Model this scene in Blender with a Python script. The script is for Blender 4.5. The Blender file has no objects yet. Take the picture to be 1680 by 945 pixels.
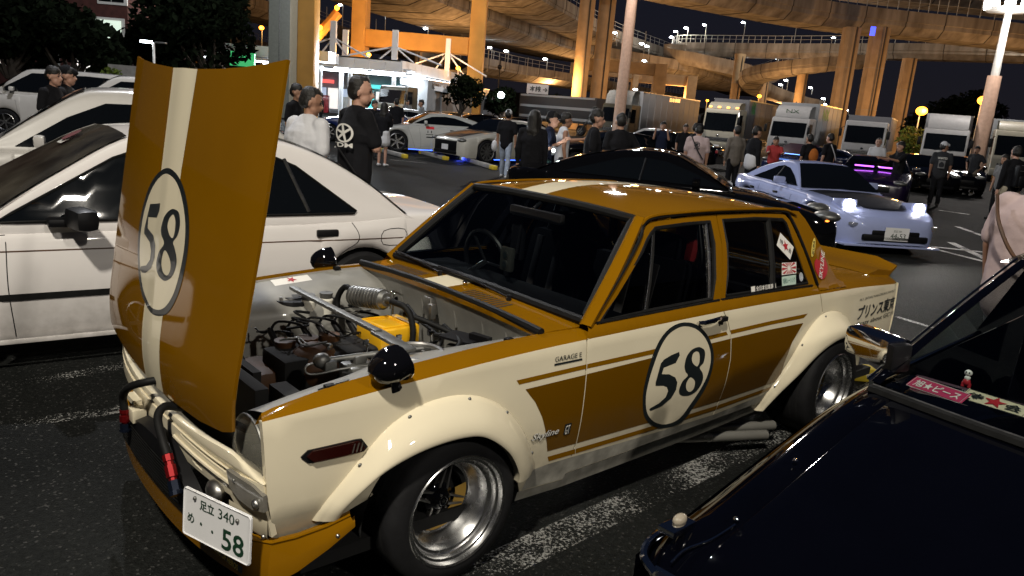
import bpy, bmesh, math, random
from math import sin, cos, pi, radians, sqrt, atan2, hypot
from mathutils import Vector, Matrix
from mathutils.geometry import delaunay_2d_cdt
random.seed(7)
sc = bpy.context.scene
COL = sc.collection
# ---------------------------------------------------------------- camera
FPX, PITCH, ROLL, CAMH = 1267.0, 0.22627, -0.083521, 1.7035
cam_d = bpy.data.cameras.new('camera'); cam = bpy.data.objects.new('camera', cam_d); COL.objects.link(cam)
FWD = Vector((0, cos(PITCH), -sin(PITCH))); _r0 = Vector((1, 0, 0)); _u0 = _r0.cross(FWD)
RT = cos(ROLL)*_r0 - sin(ROLL)*_u0; UP = sin(ROLL)*_r0 + cos(ROLL)*_u0
cam.matrix_world = Matrix(((RT.x, UP.x, -FWD.x, 0), (RT.y, UP.y, -FWD.y, 0), (RT.z, UP.z, -FWD.z, CAMH), (0, 0, 0, 1)))
cam_d.sensor_width = 36.0; cam_d.lens = 36.0*FPX/1680.0
cam_d.clip_start = 0.05; cam_d.clip_end = 5000
sc.camera = cam
# ---------------------------------------------------------------- world (night sky)
w = bpy.data.worlds.new('World'); sc.world = w; w.use_nodes = True
nt = w.node_tree; bg = nt.nodes['Background']
tc = nt.nodes.new('ShaderNodeTexCoord'); sx = nt.nodes.new('ShaderNodeSeparateXYZ'); rp = nt.nodes.new('ShaderNodeValToRGB')
nt.links.new(tc.outputs['Generated'], sx.inputs[0]); nt.links.new(sx.outputs['Z'], rp.inputs[0]); nt.links.new(rp.outputs[0], bg.inputs[0])
rp.color_ramp.elements[0].position = 0.0; rp.color_ramp.elements[0].color = (0.0105, 0.0095, 0.0125, 1)
rp.color_ramp.elements[1].position = 0.35; rp.color_ramp.elements[1].color = (0.0048, 0.0075, 0.0165, 1)
bg.inputs[1].default_value = 1.0
# ---------------------------------------------------------------- render look
sc.view_settings.view_transform = 'Standard'; sc.view_settings.look = 'None'
sc.view_settings.exposure = 0.0; sc.view_settings.gamma = 1.0
sc.render.engine = 'CYCLES'
sc.cycles.use_denoising = True
try: sc.cycles.denoiser = 'OPENIMAGEDENOISE'
except Exception: pass
sc.cycles.max_bounces = 8; sc.cycles.transparent_max_bounces = 12
sc.cycles.caustics_reflective = False; sc.cycles.caustics_refractive = False
sc.cycles.sample_clamp_indirect = 4.0
# ---------------------------------------------------------------- floodlights (unseen car park lamps behind the camera, no poles built; second adds fill)
def lamp(name, typ, loc, energy, col, size=0.3, aim=None, spot=None, blend=0.6):
    d = bpy.data.lights.new(name, typ); o = bpy.data.objects.new(name, d); COL.objects.link(o)
    o.location = loc; d.energy = energy; d.color = col
    if typ == 'AREA': d.shape = 'DISK'; d.size = size
    else: d.shadow_soft_size = size
    if typ == 'SPOT': d.spot_size = radians(spot); d.spot_blend = blend
    if aim is not None: o.rotation_euler = (Vector(aim) - Vector(loc)).to_track_quat('-Z', 'Y').to_euler()
    return o
lamp('flood_or_fill_light', 'AREA', (-1.6, -3.9, 10.5), 1550, (1.0, 0.93, 0.80), 0.7, (0.0, 4.0, 0))
lamp('flood_or_fill_light', 'AREA', (9.5, -7.0, 10.5), 800, (1.0, 0.93, 0.82), 0.7, (1.0, 4.0, 0))
# ---------------------------------------------------------------- helpers
def tag(o, label=None, cat=None, group=None, kind=None):
    if label: o['label'] = label
    if cat: o['category'] = cat
    if group: o['group'] = group
    if kind: o['kind'] = kind
    return o
def empty(name, loc=(0, 0, 0), rz=0.0, parent=None):
    o = bpy.data.objects.new(name, None); COL.objects.link(o); o.empty_display_size = 0.2
    o.location = loc; o.rotation_euler = (0, 0, rz)
    if parent: o.parent = parent
    return o
def copy_tree(o, parent=None):
    c = o.copy(); COL.objects.link(c)
    if parent: c.parent = parent
    for ch in list(o.children): copy_tree(ch, c)
    return c
def V(*a): return Vector(a)
def lerp(a, b, t): return a + (b-a)*t
def interp(tab, x):
    if x <= tab[0][0]: return tab[0][1]
    for (a, b), (c, d) in zip(tab, tab[1:]):
        if x <= c: return b + (d-b)*(x-a)/(c-a) if c != a else d
    return tab[-1][1]
def sinterp(tab, x):   # smooth (Catmull-Rom / monotone-ish) interpolation of a table
    n = len(tab)
    if x <= tab[0][0]: return tab[0][1]
    if x >= tab[-1][0]: return tab[-1][1]
    for i in range(n-1):
        if x <= tab[i+1][0]:
            x0, y0 = tab[i]; x1, y1 = tab[i+1]; h = x1-x0; t = (x-x0)/h
            m0 = (y1-y0)/h if i == 0 else (y1-tab[i-1][1])/(x1-tab[i-1][0])
            m1 = (y1-y0)/h if i == n-2 else (tab[i+2][1]-y0)/(tab[i+2][0]-x0)
            d = (y1-y0)/h
            if m0*d <= 0: m0 = 0
            if m1*d <= 0: m1 = 0
            if abs(m0) > 3*abs(d): m0 = 3*d
            if abs(m1) > 3*abs(d): m1 = 3*d
            return (2*t**3-3*t*t+1)*y0+(t**3-2*t*t+t)*h*m0+(-2*t**3+3*t*t)*y1+(t**3-t*t)*h*m1
def crom(P, n=6, closed=False):     # Catmull-Rom curve through points (2D or 3D tuples)
    P = [Vector(p) for p in P]; out = []; N = len(P)
    for i in range(N if closed else N-1):
        p0 = P[(i-1) % N] if (closed or i > 0) else P[0]*2-P[1]
        p1 = P[i]; p2 = P[(i+1) % N]; p3 = P[(i+2) % N] if (closed or i+2 < N) else P[-1]*2-P[-2]
        for k in range(n):
            t = k/n
            out.append(0.5*((2*p1)+(-p0+p2)*t+(2*p0-5*p1+4*p2-p3)*t*t+(-p0+3*p1-3*p2+p3)*t**3))
    if not closed: out.append(P[-1])
    return out
class MB:
    def __init__(s): s.v = []; s.f = []
    def add(s, vs, fs):
        o = len(s.v); s.v += [tuple(x) for x in vs]; s.f += [tuple(i+o for i in f) for f in fs]; return s
    def box(s, c, size, rot=None, bev=0.0):
        hx, hy, hz = [q/2 for q in size]; c = Vector(c)
        if bev <= 0:
            vs = [Vector((x, y, z)) for x in (-hx, hx) for y in (-hy, hy) for z in (-hz, hz)]
            fs = [(0, 1, 3, 2), (4, 6, 7, 5), (0, 4, 5, 1), (2, 3, 7, 6), (0, 2, 6, 4), (1, 5, 7, 3)]
        else:
            bm = bmesh.new(); bmesh.ops.create_cube(bm, size=1)
            bmesh.ops.scale(bm, vec=(size[0], size[1], size[2]), verts=bm.verts)
            bmesh.ops.bevel(bm, geom=bm.edges[:], offset=min(bev, min(hx, hy, hz)*0.95), segments=2, affect='EDGES', profile=0.6)
            bm.verts.index_update(); vs = [v.co.copy() for v in bm.verts]; fs = [[v.index for v in f.verts] for f in bm.faces]; bm.free()
        if rot is not None:
            R = rot if isinstance(rot, Matrix) else Matrix.Rotation(rot, 3, 'Z')
            vs = [R @ v for v in vs]
        return s.add([v+c for v in vs], fs)
    def cyl(s, p0, p1, r0, r1=None, n=12, caps=True):
        r1 = r0 if r1 is None else r1; p0 = Vector(p0); p1 = Vector(p1); d = (p1-p0).normalized()
        a = d.orthogonal().normalized(); b = d.cross(a); vs = []
        for p, r in ((p0, r0), (p1, r1)):
            for i in range(n): t = 2*pi*i/n; vs.append(p+(a*cos(t)+b*sin(t))*r)
        fs = [(i, (i+1) % n, n+(i+1) % n, n+i) for i in range(n)]
        if caps: fs += [tuple(range(n-1, -1, -1)), tuple(range(n, 2*n))]
        return s.add(vs, fs)
    def tube(s, pts, r, n=8, caps=True, closed=False):
        pts = [Vector(p) for p in pts]; N = len(pts); vs = []; up = None
        R = r if hasattr(r, '__len__') else [r]*N
        for i, p in enumerate(pts):
            d = (pts[(i+1) % N]-pts[i-1]) if closed else (pts[min(i+1, N-1)]-pts[max(i-1, 0)])
            d.normalize()
            if up is None: up = d.orthogonal().normalized()
            up = (up-d*up.dot(d)).normalized(); b = d.cross(up)
            for k in range(n): t = 2*pi*k/n; vs.append(p+(up*cos(t)+b*sin(t))*R[i])
        fs = []
        for i in range(N if closed else N-1):
            j = (i+1) % N
            for k in range(n): fs.append((i*n+k, i*n+(k+1) % n, j*n+(k+1) % n, j*n+k))
        if caps and not closed: fs += [tuple(range(n-1, -1, -1)), tuple(range((N-1)*n, N*n))]
        return s.add(vs, fs)
    def lathe(s, prof, c=(0, 0, 0), axis='Y', n=48, a0=0, a1=2*pi):   # prof: (r, h) along axis
        c = Vector(c); vs = []; full = abs(a1-a0-2*pi) < 1e-6; m = n if full else n+1
        for r, h in prof:
            for i in range(m):
                t = a0+(a1-a0)*i/n
                if axis == 'Y': vs.append(c+Vector((r*cos(t), h, r*sin(t))))
                elif axis == 'Z': vs.append(c+Vector((r*cos(t), r*sin(t), h)))
                else: vs.append(c+Vector((h, r*cos(t), r*sin(t))))
        fs = []
        for k in range(len(prof)-1):
            for i in range(m if full else m-1):
                j = (i+1) % m; fs.append((k*m+i, k*m+j, (k+1)*m+j, (k+1)*m+i))
        return s.add(vs, fs)
    def grid(s, rows, closeu=False):
        m = len(rows[0]); vs = [p for r in rows for p in r]; fs = []
        for i in range(len(rows)-1):
            for j in range(m if closeu else m-1):
                k = (j+1) % m; fs.append((i*m+j, i*m+k, (i+1)*m+k, (i+1)*m+j))
        return s.add(vs, fs)
    def ball(s, c, r, n=12, m=8, rot=None):
        rx, ry, rz = r if hasattr(r, '__len__') else (r, r, r); c = Vector(c); vs = []; fs = []
        for i in range(1, m):
            a = pi*i/m
            for k in range(n): t = 2*pi*k/n; vs.append(Vector((rx*sin(a)*cos(t), ry*sin(a)*sin(t), rz*cos(a))))
        vs.append(Vector((0, 0, rz))); vs.append(Vector((0, 0, -rz)))
        for i in range(m-2):
            for k in range(n): fs.append((i*n+k, (i+1)*n+k, (i+1)*n+(k+1) % n, i*n+(k+1) % n))
        for k in range(n): fs.append((k, (k+1) % n, len(vs)-2)); fs.append(((m-2)*n+(k+1) % n, (m-2)*n+k, len(vs)-1))
        if rot is not None: vs = [rot @ v for v in vs]
        return s.add([v+c for v in vs], fs)
    def prism(s, outline, p0, eu, ev, ew, depth):   # outline 2D in (eu,ev) extruded along ew
        p0 = Vector(p0); eu = Vector(eu); ev = Vector(ev); ew = Vector(ew); n = len(outline)
        a = [p0+eu*q[0]+ev*q[1] for q in outline]; b = [p+ew*depth for p in a]
        return s.add(a+b, [tuple(range(n)), tuple(range(2*n-1, n-1, -1))]+[(i, i+n, (i+1) % n+n, (i+1) % n) for i in range(n)])
def mkobj(name, mb, m, parent=None, smooth=35, loc=None, fixn=True):
    me = bpy.data.meshes.new(name); me.from_pydata([tuple(v) for v in mb.v], [], mb.f)
    if fixn:
        bm = bmesh.new(); bm.from_mesh(me); bmesh.ops.recalc_face_normals(bm, faces=bm.faces); bm.to_mesh(me); bm.free()
    if smooth:
        me.shade_smooth(); me.set_sharp_from_angle(angle=radians(smooth))
    if m is not None: me.materials.append(m)
    o = bpy.data.objects.new(name, me); COL.objects.link(o)
    if parent is not None: o.parent = parent
    if loc is not None: o.location = loc
    return o
def pip(x, y, P):
    c = False; n = len(P); j = n-1
    for i in range(n):
        xi, yi = P[i][0], P[i][1]; xj, yj = P[j][0], P[j][1]
        if (yi > y) != (yj > y) and x < (xj-xi)*(y-yi)/(yj-yi)+xi: c = not c
        j = i
    return c
def resample(P, step):
    out = []
    n = len(P)
    for i in range(n):
        a = Vector(P[i][:2]); b = Vector(P[(i+1) % n][:2]); L = (b-a).length
        if L < 1e-6: continue
        k = max(1, int(math.ceil(L/step)))
        for q in range(k): out.append(a+(b-a)*(q/k))
    return out
def patch(name, outline, mapf, m, parent=None, step=0.05, holes=(), off=0.0, rim=0.0, flip=False, smooth=True):
    """sheet over a 2D outline, carried onto a curved surface mapf(u,v); off = lift along the normal, rim = turned-in edge"""
    loops = [resample(outline, step)]+[resample(h, step) for h in holes]
    vs = []; es = []
    for L in loops:
        b = len(vs); vs += [Vector((p[0], p[1])) for p in L]; es += [(b+i, b+(i+1) % len(L)) for i in range(len(L))]
    x0 = min(p[0] for p in loops[0]); x1 = max(p[0] for p in loops[0]); y0 = min(p[1] for p in loops[0]); y1 = max(p[1] for p in loops[0])
    def inside(x, y): return pip(x, y, loops[0]) and not any(pip(x, y, h) for h in loops[1:])
    segs = [(vs[a], vs[b]) for a, b in es]
    nx = int((x1-x0)/step)+1; ny = int((y1-y0)/step)+1
    for i in range(1, nx):
        for j in range(1, ny):
            x = x0+(x1-x0)*i/nx; y = y0+(y1-y0)*j/ny
            if inside(x, y):
                p = Vector((x, y))
                if min((p-a).length_squared for a, b in segs) > (step*0.45)**2: vs.append(p)
    r = delaunay_2d_cdt(vs, es, [], 0, 1e-6)
    V2, F = r[0], r[2]; tri = []
    for f in F:
        cx = sum(V2[i][0] for i in f)/len(f); cy = sum(V2[i][1] for i in f)/len(f)
        if inside(cx, cy): tri.append(tuple(f))
    e = 1e-3; pos = []; nor = []
    for q in V2:
        p = Vector(mapf(q[0], q[1])); pu = Vector(mapf(q[0]+e, q[1]))-Vector(mapf(q[0]-e, q[1])); pv = Vector(mapf(q[0], q[1]+e))-Vector(mapf(q[0], q[1]-e))
        n = pu.cross(pv)
        n = n.normalized() if n.length > 1e-12 else Vector((0, 0, 1))
        if flip: n = -n
        pos.append(p+n*off); nor.append(n)
    if flip: tri = [tuple(reversed(t)) for t in tri]
    def area2(t):
        (a, b), (c, d), (g, h) = [(V2[i][0], V2[i][1]) for i in t[:3]]; return (c-a)*(h-b)-(d-b)*(g-a)
    tri = [t if (area2(t) > 0) != flip else tuple(reversed(t)) for t in tri]
    faces = list(tri); allv = list(pos); alln = list(nor)
    if rim > 0:
        cnt = {}
        for t in tri:
            for k in range(len(t)):
                a, b = t[k], t[(k+1) % len(t)]; cnt[(a, b)] = 1
        bd = [(a, b) for (a, b) in cnt if (b, a) not in cnt]
        for a, b in bd:
            i = len(allv); d = (pos[b]-pos[a]); n = d.cross(nor[a]).normalized()
            allv += [pos[a], pos[b], pos[b]-nor[b]*rim, pos[a]-nor[a]*rim]; alln += [n]*4
            faces.append((i+1, i, i+3, i+2))
    me = bpy.data.meshes.new(name); me.from_pydata([tuple(p) for p in allv], [], faces)
    me.shade_smooth(); me.normals_split_custom_set_from_vertices([tuple(n) for n in alln])
    if m is not None: me.materials.append(m)
    o = bpy.data.objects.new(name, me); COL.objects.link(o)
    if parent is not None: o.parent = parent
    return o
_fonts = {}
def text2d(s, size=1.0, bold=0.0, shear=0.0, align='CENTER'):
    cu = bpy.data.curves.new('lettering', 'FONT'); cu.body = s; cu.size = size; cu.align_x = align; cu.align_y = 'CENTER'
    cu.offset = bold; cu.shear = shear; cu.resolution_u = 3; cu.fill_mode = 'FRONT'
    o = bpy.data.objects.new('lettering', cu); COL.objects.link(o)
    dg = bpy.context.evaluated_depsgraph_get(); me = bpy.data.meshes.new_from_object(o.evaluated_get(dg))
    vs = [(v.co.x, v.co.y) for v in me.vertices]; fs = [tuple(p.vertices) for p in me.polygons]
    bpy.data.objects.remove(o); bpy.data.curves.remove(cu); bpy.data.meshes.remove(me)
    return vs, fs
def letters(name, s, mapf, m, parent, size, at=(0, 0), ang=0.0, off=0.002, bold=0.0, shear=0.0, width=None, height=None, flip=False, align='CENTER'):
    """flat lettering carried onto mapf(u,v); width/height fit the whole word"""
    vs, fs = text2d(s, 1.0, min(bold*1.5, .03), shear, align); kq = size
    if not vs: return None
    x0 = min(v[0] for v in vs); x1 = max(v[0] for v in vs); y0 = min(v[1] for v in vs); y1 = max(v[1] for v in vs)
    kx = width/(x1-x0) if width else kq; ky = height/(y1-y0) if height else (kx if width else 1.0)
    if height and not width: kx = ky
    cx, cy = (x0+x1)/2, (y0+y1)/2; ca, sa = cos(ang), sin(ang); out = []; e = 1e-3
    for x, y in vs:
        x = (x-cx)*kx; y = (y-cy)*ky; u = at[0]+x*ca-y*sa; v = at[1]+x*sa+y*ca
        p = Vector(mapf(u, v)); n = (Vector(mapf(u+e, v))-p).cross(Vector(mapf(u, v+e))-p).normalized()
        if flip: n = -n
        out.append(p+n*off)
    mb = MB(); mb.add(out, fs)
    return mkobj(name, mb, m, parent, smooth=0, fixn=False)
# ---------------------------------------------------------------- materials
def nodes_of(name):
    m = bpy.data.materials.new(name); m.use_nodes = True; t = m.node_tree
    return m, t, t.nodes['Principled BSDF']
def mat(name, col, rough=0.5, metal=0.0, coat=0.0, var=0.12, scale=6.0, bump=0.0, bscale=60.0, em=None, est=0.0, spec=0.5, rvar=0.1, coatr=0.04, alpha=None, trans=0.0):
    m, t, b = nodes_of(name)
    b.inputs['Base Color'].default_value = (*col, 1); b.inputs['Roughness'].default_value = rough
    b.inputs['Metallic'].default_value = metal; b.inputs['Coat Weight'].default_value = coat; b.inputs['Coat Roughness'].default_value = coatr
    b.inputs['Specular IOR Level'].default_value = spec
    if trans: b.inputs['Transmission Weight'].default_value = trans
    if em: b.inputs['Emission Color'].default_value = (*em, 1); b.inputs['Emission Strength'].default_value = est
    tcn = t.nodes.new('ShaderNodeTexCoord')
    if var > 0:
        n = t.nodes.new('ShaderNodeTexNoise'); n.inputs['Scale'].default_value = scale; n.inputs['Detail'].default_value = 6
        t.links.new(tcn.outputs['Object'], n.inputs['Vector'])
        r = t.nodes.new('ShaderNodeValToRGB'); r.color_ramp.elements[0].position = 0.3; r.color_ramp.elements[1].position = 0.7
        r.color_ramp.elements[0].color = (*[max(0, c*(1-var)) for c in col], 1); r.color_ramp.elements[1].color = (*[min(1, c*(1+var)) for c in col], 1)
        t.links.new(n.outputs['Fac'], r.inputs[0]); t.links.new(r.outputs[0], b.inputs['Base Color'])
        mr = t.nodes.new('ShaderNodeMapRange'); mr.inputs['To Min'].default_value = max(0.0, rough-rvar*rough); mr.inputs['To Max'].default_value = min(1, rough+rvar)
        t.links.new(n.outputs['Fac'], mr.inputs['Value']); t.links.new(mr.outputs[0], b.inputs['Roughness'])
    if bump > 0:
        n2 = t.nodes.new('ShaderNodeTexNoise'); n2.inputs['Scale'].default_value = bscale; n2.inputs['Detail'].default_value = 5
        t.links.new(tcn.outputs['Object'], n2.inputs['Vector']); bp = t.nodes.new('ShaderNodeBump'); bp.inputs['Strength'].default_value = bump; bp.inputs['Distance'].default_value = 0.02
        t.links.new(n2.outputs['Fac'], bp.inputs['Height']); t.links.new(bp.outputs[0], b.inputs['Normal'])
    return m
def glass(name, tint=(0.55, 0.6, 0.6), dark=0.5, rough=0.0):
    m, t, b = nodes_of(name); t.nodes.remove(b); out = t.nodes['Material Output']
    tr = t.nodes.new('ShaderNodeBsdfTransparent'); tr.inputs[0].default_value = (*[c*dark for c in tint], 1)
    gl = t.nodes.new('ShaderNodeBsdfGlossy'); gl.inputs['Roughness'].default_value = rough; gl.inputs[0].default_value = (1, 1, 1, 1)
    fr = t.nodes.new('ShaderNodeFresnel'); fr.inputs[0].default_value = 1.45; mx = t.nodes.new('ShaderNodeMixShader')
    t.links.new(fr.outputs[0], mx.inputs[0]); t.links.new(tr.outputs[0], mx.inputs[1]); t.links.new(gl.outputs[0], mx.inputs[2]); t.links.new(mx.outputs[0], out.inputs[0])
    return m
M = {}
def hazy(name, col, a):
    m, t, b = nodes_of(name); b.inputs['Base Color'].default_value = (*col, 1); b.inputs['Roughness'].default_value = .25; b.inputs['Coat Weight'].default_value = 1; b.inputs['Alpha'].default_value = a; return m
M['cream'] = mat('cream_paint', (0.70, 0.63, 0.47), 0.4, coat=0.9, spec=.0, var=0.04, scale=3, bump=0.006, bscale=180)
M['ochre'] = mat('ochre_paint', (0.20, 0.088, 0.0012), 0.4, coat=1.0, spec=.0, var=0.05, scale=3, bump=0.006, bscale=180)
M['baygrey'] = mat('engine_bay_paint', (0.24, 0.235, 0.215), 0.45, coat=0.3, var=0.15, scale=8)
M['white'] = mat('white_paint', (0.70, 0.67, 0.655), 0.4, coat=0.9, spec=.0, var=0.03, scale=2)
M['rubber'] = mat('black_rubber', (0.006, 0.006, 0.006), 0.6, var=0.3, scale=20, spec=.2)
M['tyre'] = mat('tyre_rubber', (0.008, 0.008, 0.009), 0.75, var=0.3, scale=12, bump=0.08, bscale=70, spec=0.25)
M['black'] = mat('black_plastic', (0.005, 0.005, 0.006), 0.4, var=0.2, spec=.25)
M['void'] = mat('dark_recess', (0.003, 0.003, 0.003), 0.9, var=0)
M['gloss'] = mat('gloss_black_paint', (0.003, 0.003, 0.004), 0.4, coat=1.0, spec=.0, var=0)
M['ink'] = mat('black_ink', (0.012, 0.016, 0.018), 0.35, coat=0.6, var=0)
M['alloy'] = mat('polished_alloy', (0.62, 0.62, 0.62), 0.22, metal=1.0, var=0.08, scale=30)
M['chrome'] = mat('chrome', (0.8, 0.8, 0.8), 0.08, metal=1.0, var=0)
M['steel'] = mat('brushed_steel', (0.45, 0.44, 0.42), 0.35, metal=1.0, var=0.2, scale=20)
M['dullsteel'] = mat('dull_steel', (0.2, 0.2, 0.19), 0.45, metal=0.8, var=0.3, scale=20)
M['gold'] = mat('gold_paint', (0.62, 0.38, 0.08), 0.4, metal=0.15, var=0.1)
M['yellow'] = mat('yellow_cover_paint', (0.78, 0.42, 0.01), 0.4, coat=0.4, var=0.08)
M['rust'] = mat('brown_housing', (0.06, 0.024, 0.007), 0.6, var=0.4, scale=9)
M['red'] = mat('red_anodised', (0.20, 0.008, 0.010), 0.3, metal=0.7, var=0.1)
M['redprint'] = mat('red_print', (0.42, 0.02, 0.03), 0.4, coat=0.4, var=0)
M['print'] = mat('white_print', (0.75, 0.73, 0.68), 0.4, coat=0.4, var=0)
M['plate'] = mat('plate_white', (0.74, 0.74, 0.75), 0.4, var=0.03)
M['plategreen'] = mat('plate_dark_green', (0.01, 0.04, 0.02), 0.4, var=0)
M['glass'] = glass('clear_glass', (0.80, 0.86, 0.86), 0.92)
M['dglass'] = mat('dark_window_glass', (0.004, 0.005, 0.006), 0.04, coat=0.0, var=0, spec=0.8)
M['lens'] = hazy('lamp_lens', (0.17, 0.165, 0.14), .55)
M['amber'] = mat('dark_amber_lens', (0.10, 0.008, 0.004), 0.15, coat=1, var=0.1)
M['grime'] = mat('grimy_sill', (0.24, 0.23, 0.20), 0.5, coat=0.2, var=0.45, scale=11)
M['skin'] = mat('skin', (0.42, 0.23, 0.15), 0.5, var=0.08)
M['cloth'] = mat('dark_cabin_cloth', (0.005, 0.005, 0.0065), 0.9, var=0.2, spec=.05)
M['sr'] = mat('taillight_block_red', (0.30, 0.01, 0.012), 0.7, var=0.1)
M['marker'] = mat('marker_lens', (0.022, 0.003, 0.002), 0.15, coat=1, var=0.1)
M['ochre_shade'] = mat('ochre_paint_shade', (0.125, 0.055, 0.0012), 0.4, coat=1.0, spec=.0, var=0.05, scale=3, bump=0.006, bscale=180)  # darker copy of the ochre: side shading put into the block's colour
def grime_low(m, zt=.55):      # road dirt thrown up on the lower body: real dirt with its own noise outline
    t = m.node_tree; b = t.nodes['Principled BSDF']; src = b.inputs['Base Color'].links[0].from_socket; N = t.nodes; Lk = t.links
    tc = N.new('ShaderNodeTexCoord'); sp = N.new('ShaderNodeSeparateXYZ'); Lk.new(tc.outputs['Object'], sp.inputs[0])
    mr = N.new('ShaderNodeMapRange'); mr.inputs['From Min'].default_value = .2; mr.inputs['From Max'].default_value = zt; mr.inputs['To Min'].default_value = .75; mr.inputs['To Max'].default_value = 0; Lk.new(sp.outputs['Z'], mr.inputs['Value'])
    n = N.new('ShaderNodeTexNoise'); n.inputs['Scale'].default_value = 14; n.inputs['Detail'].default_value = 8; Lk.new(tc.outputs['Object'], n.inputs['Vector'])
    mu = N.new('ShaderNodeMath'); mu.operation = 'MULTIPLY'; Lk.new(mr.outputs[0], mu.inputs[0]); Lk.new(n.outputs['Fac'], mu.inputs[1])
    mx = N.new('ShaderNodeMix'); mx.data_type = 'RGBA'; Lk.new(mu.outputs[0], mx.inputs[0]); Lk.new(src, mx.inputs[6]); mx.inputs[7].default_value = (.09, .075, .055, 1); Lk.new(mx.outputs[2], b.inputs['Base Color'])
for k_ in ('cream', 'ochre_shade', 'white'): grime_low(M[k_])
# ================================================================= HERO: ochre and cream race-style sedan
HX, HY, HTH = -0.66846, 3.12287, 3.873061
hero = tag(empty('sports_sedan', (HX, HY, 0), HTH), 'ochre and cream vintage sedan with raised bonnet and number 58 roundels', 'car')
ZS = [(-3.7, .795), (-3.6, .80), (-3.0, .835), (-2.5, .845), (-1.57, .850), (-.62, .838), (-.35, .831), (-.116, .82), (.146, .803), (.38, .786), (.70, .752), (.8, .74)]
WP = [(-3.72, .715), (-3.6, .735), (-3.2, .76), (-2.6, .78), (-1, .785), (0, .775), (.4, .765), (.6, .75), (.72, .735)]
DYT = [(-.06, -.045), (-.03, -.02), (0, -.004), (.05, 0), (.2, .005), (.35, 0), (.5, -.02), (.62, -.04), (.8, -.06)]
def hS(x, z):
    d = sinterp(ZS, x)-z; y = sinterp(WP, x)+sinterp(DYT, d)
    if x > .35 and z < .43: y -= (.43-z)*.25
    return y
def hG(x, z):
    t = (z-.89)/.38
    return .745-.138*t+.012*sin(pi*min(max(t, 0), 1))
def arch(cx, cz, r, a0, a1, n=18): return [(cx+r*cos(a0+(a1-a0)*i/n), cz+r*sin(a0+(a1-a0)*i/n)) for i in range(n+1)]
def hroofz(x, y):
    zc = sinterp([(-2.45, 1.285), (-2.3, 1.312), (-2.0, 1.342), (-1.6, 1.357), (-1.3, 1.345), (-1.05, 1.302), (-1.0, 1.29)], x)
    ze = sinterp([(-2.45, 1.262), (-2.2, 1.285), (-1.7, 1.297), (-1.3, 1.29), (-1.0, 1.272)], x)
    return zc-(zc-ze)*min(1.1, abs(y)/.6)**2.6
ZIN = [(-.70, .868), (-.436, .858), (-.249, .854), (.082, .833), (.413, .806), (.60, .776), (.70, .757)]
def ftop(x, y):     # fender and deck top
    ys = hS(x, sinterp(ZS, x)); zs = sinterp(ZS, x); t = (ys-abs(y))/(ys-.68); t = max(0, t)
    return zs+(sinterp(ZIN, x)-zs)*(1-(1-min(t, 1))**2)
def deckz(x, y):    # boot lid
    ys = hS(x, sinterp(ZS, x)); zs = sinterp(ZS, x); t = max(0, min(1, (ys-abs(y))/.12))
    top = sinterp([(-3.7, .838), (-3.4, .862), (-3.0, .88), (-2.6, .89)], x)
    return zs+(top-zs)*(1-(1-t)**2)+.012*(1-(abs(y)/.75)**2)
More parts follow.
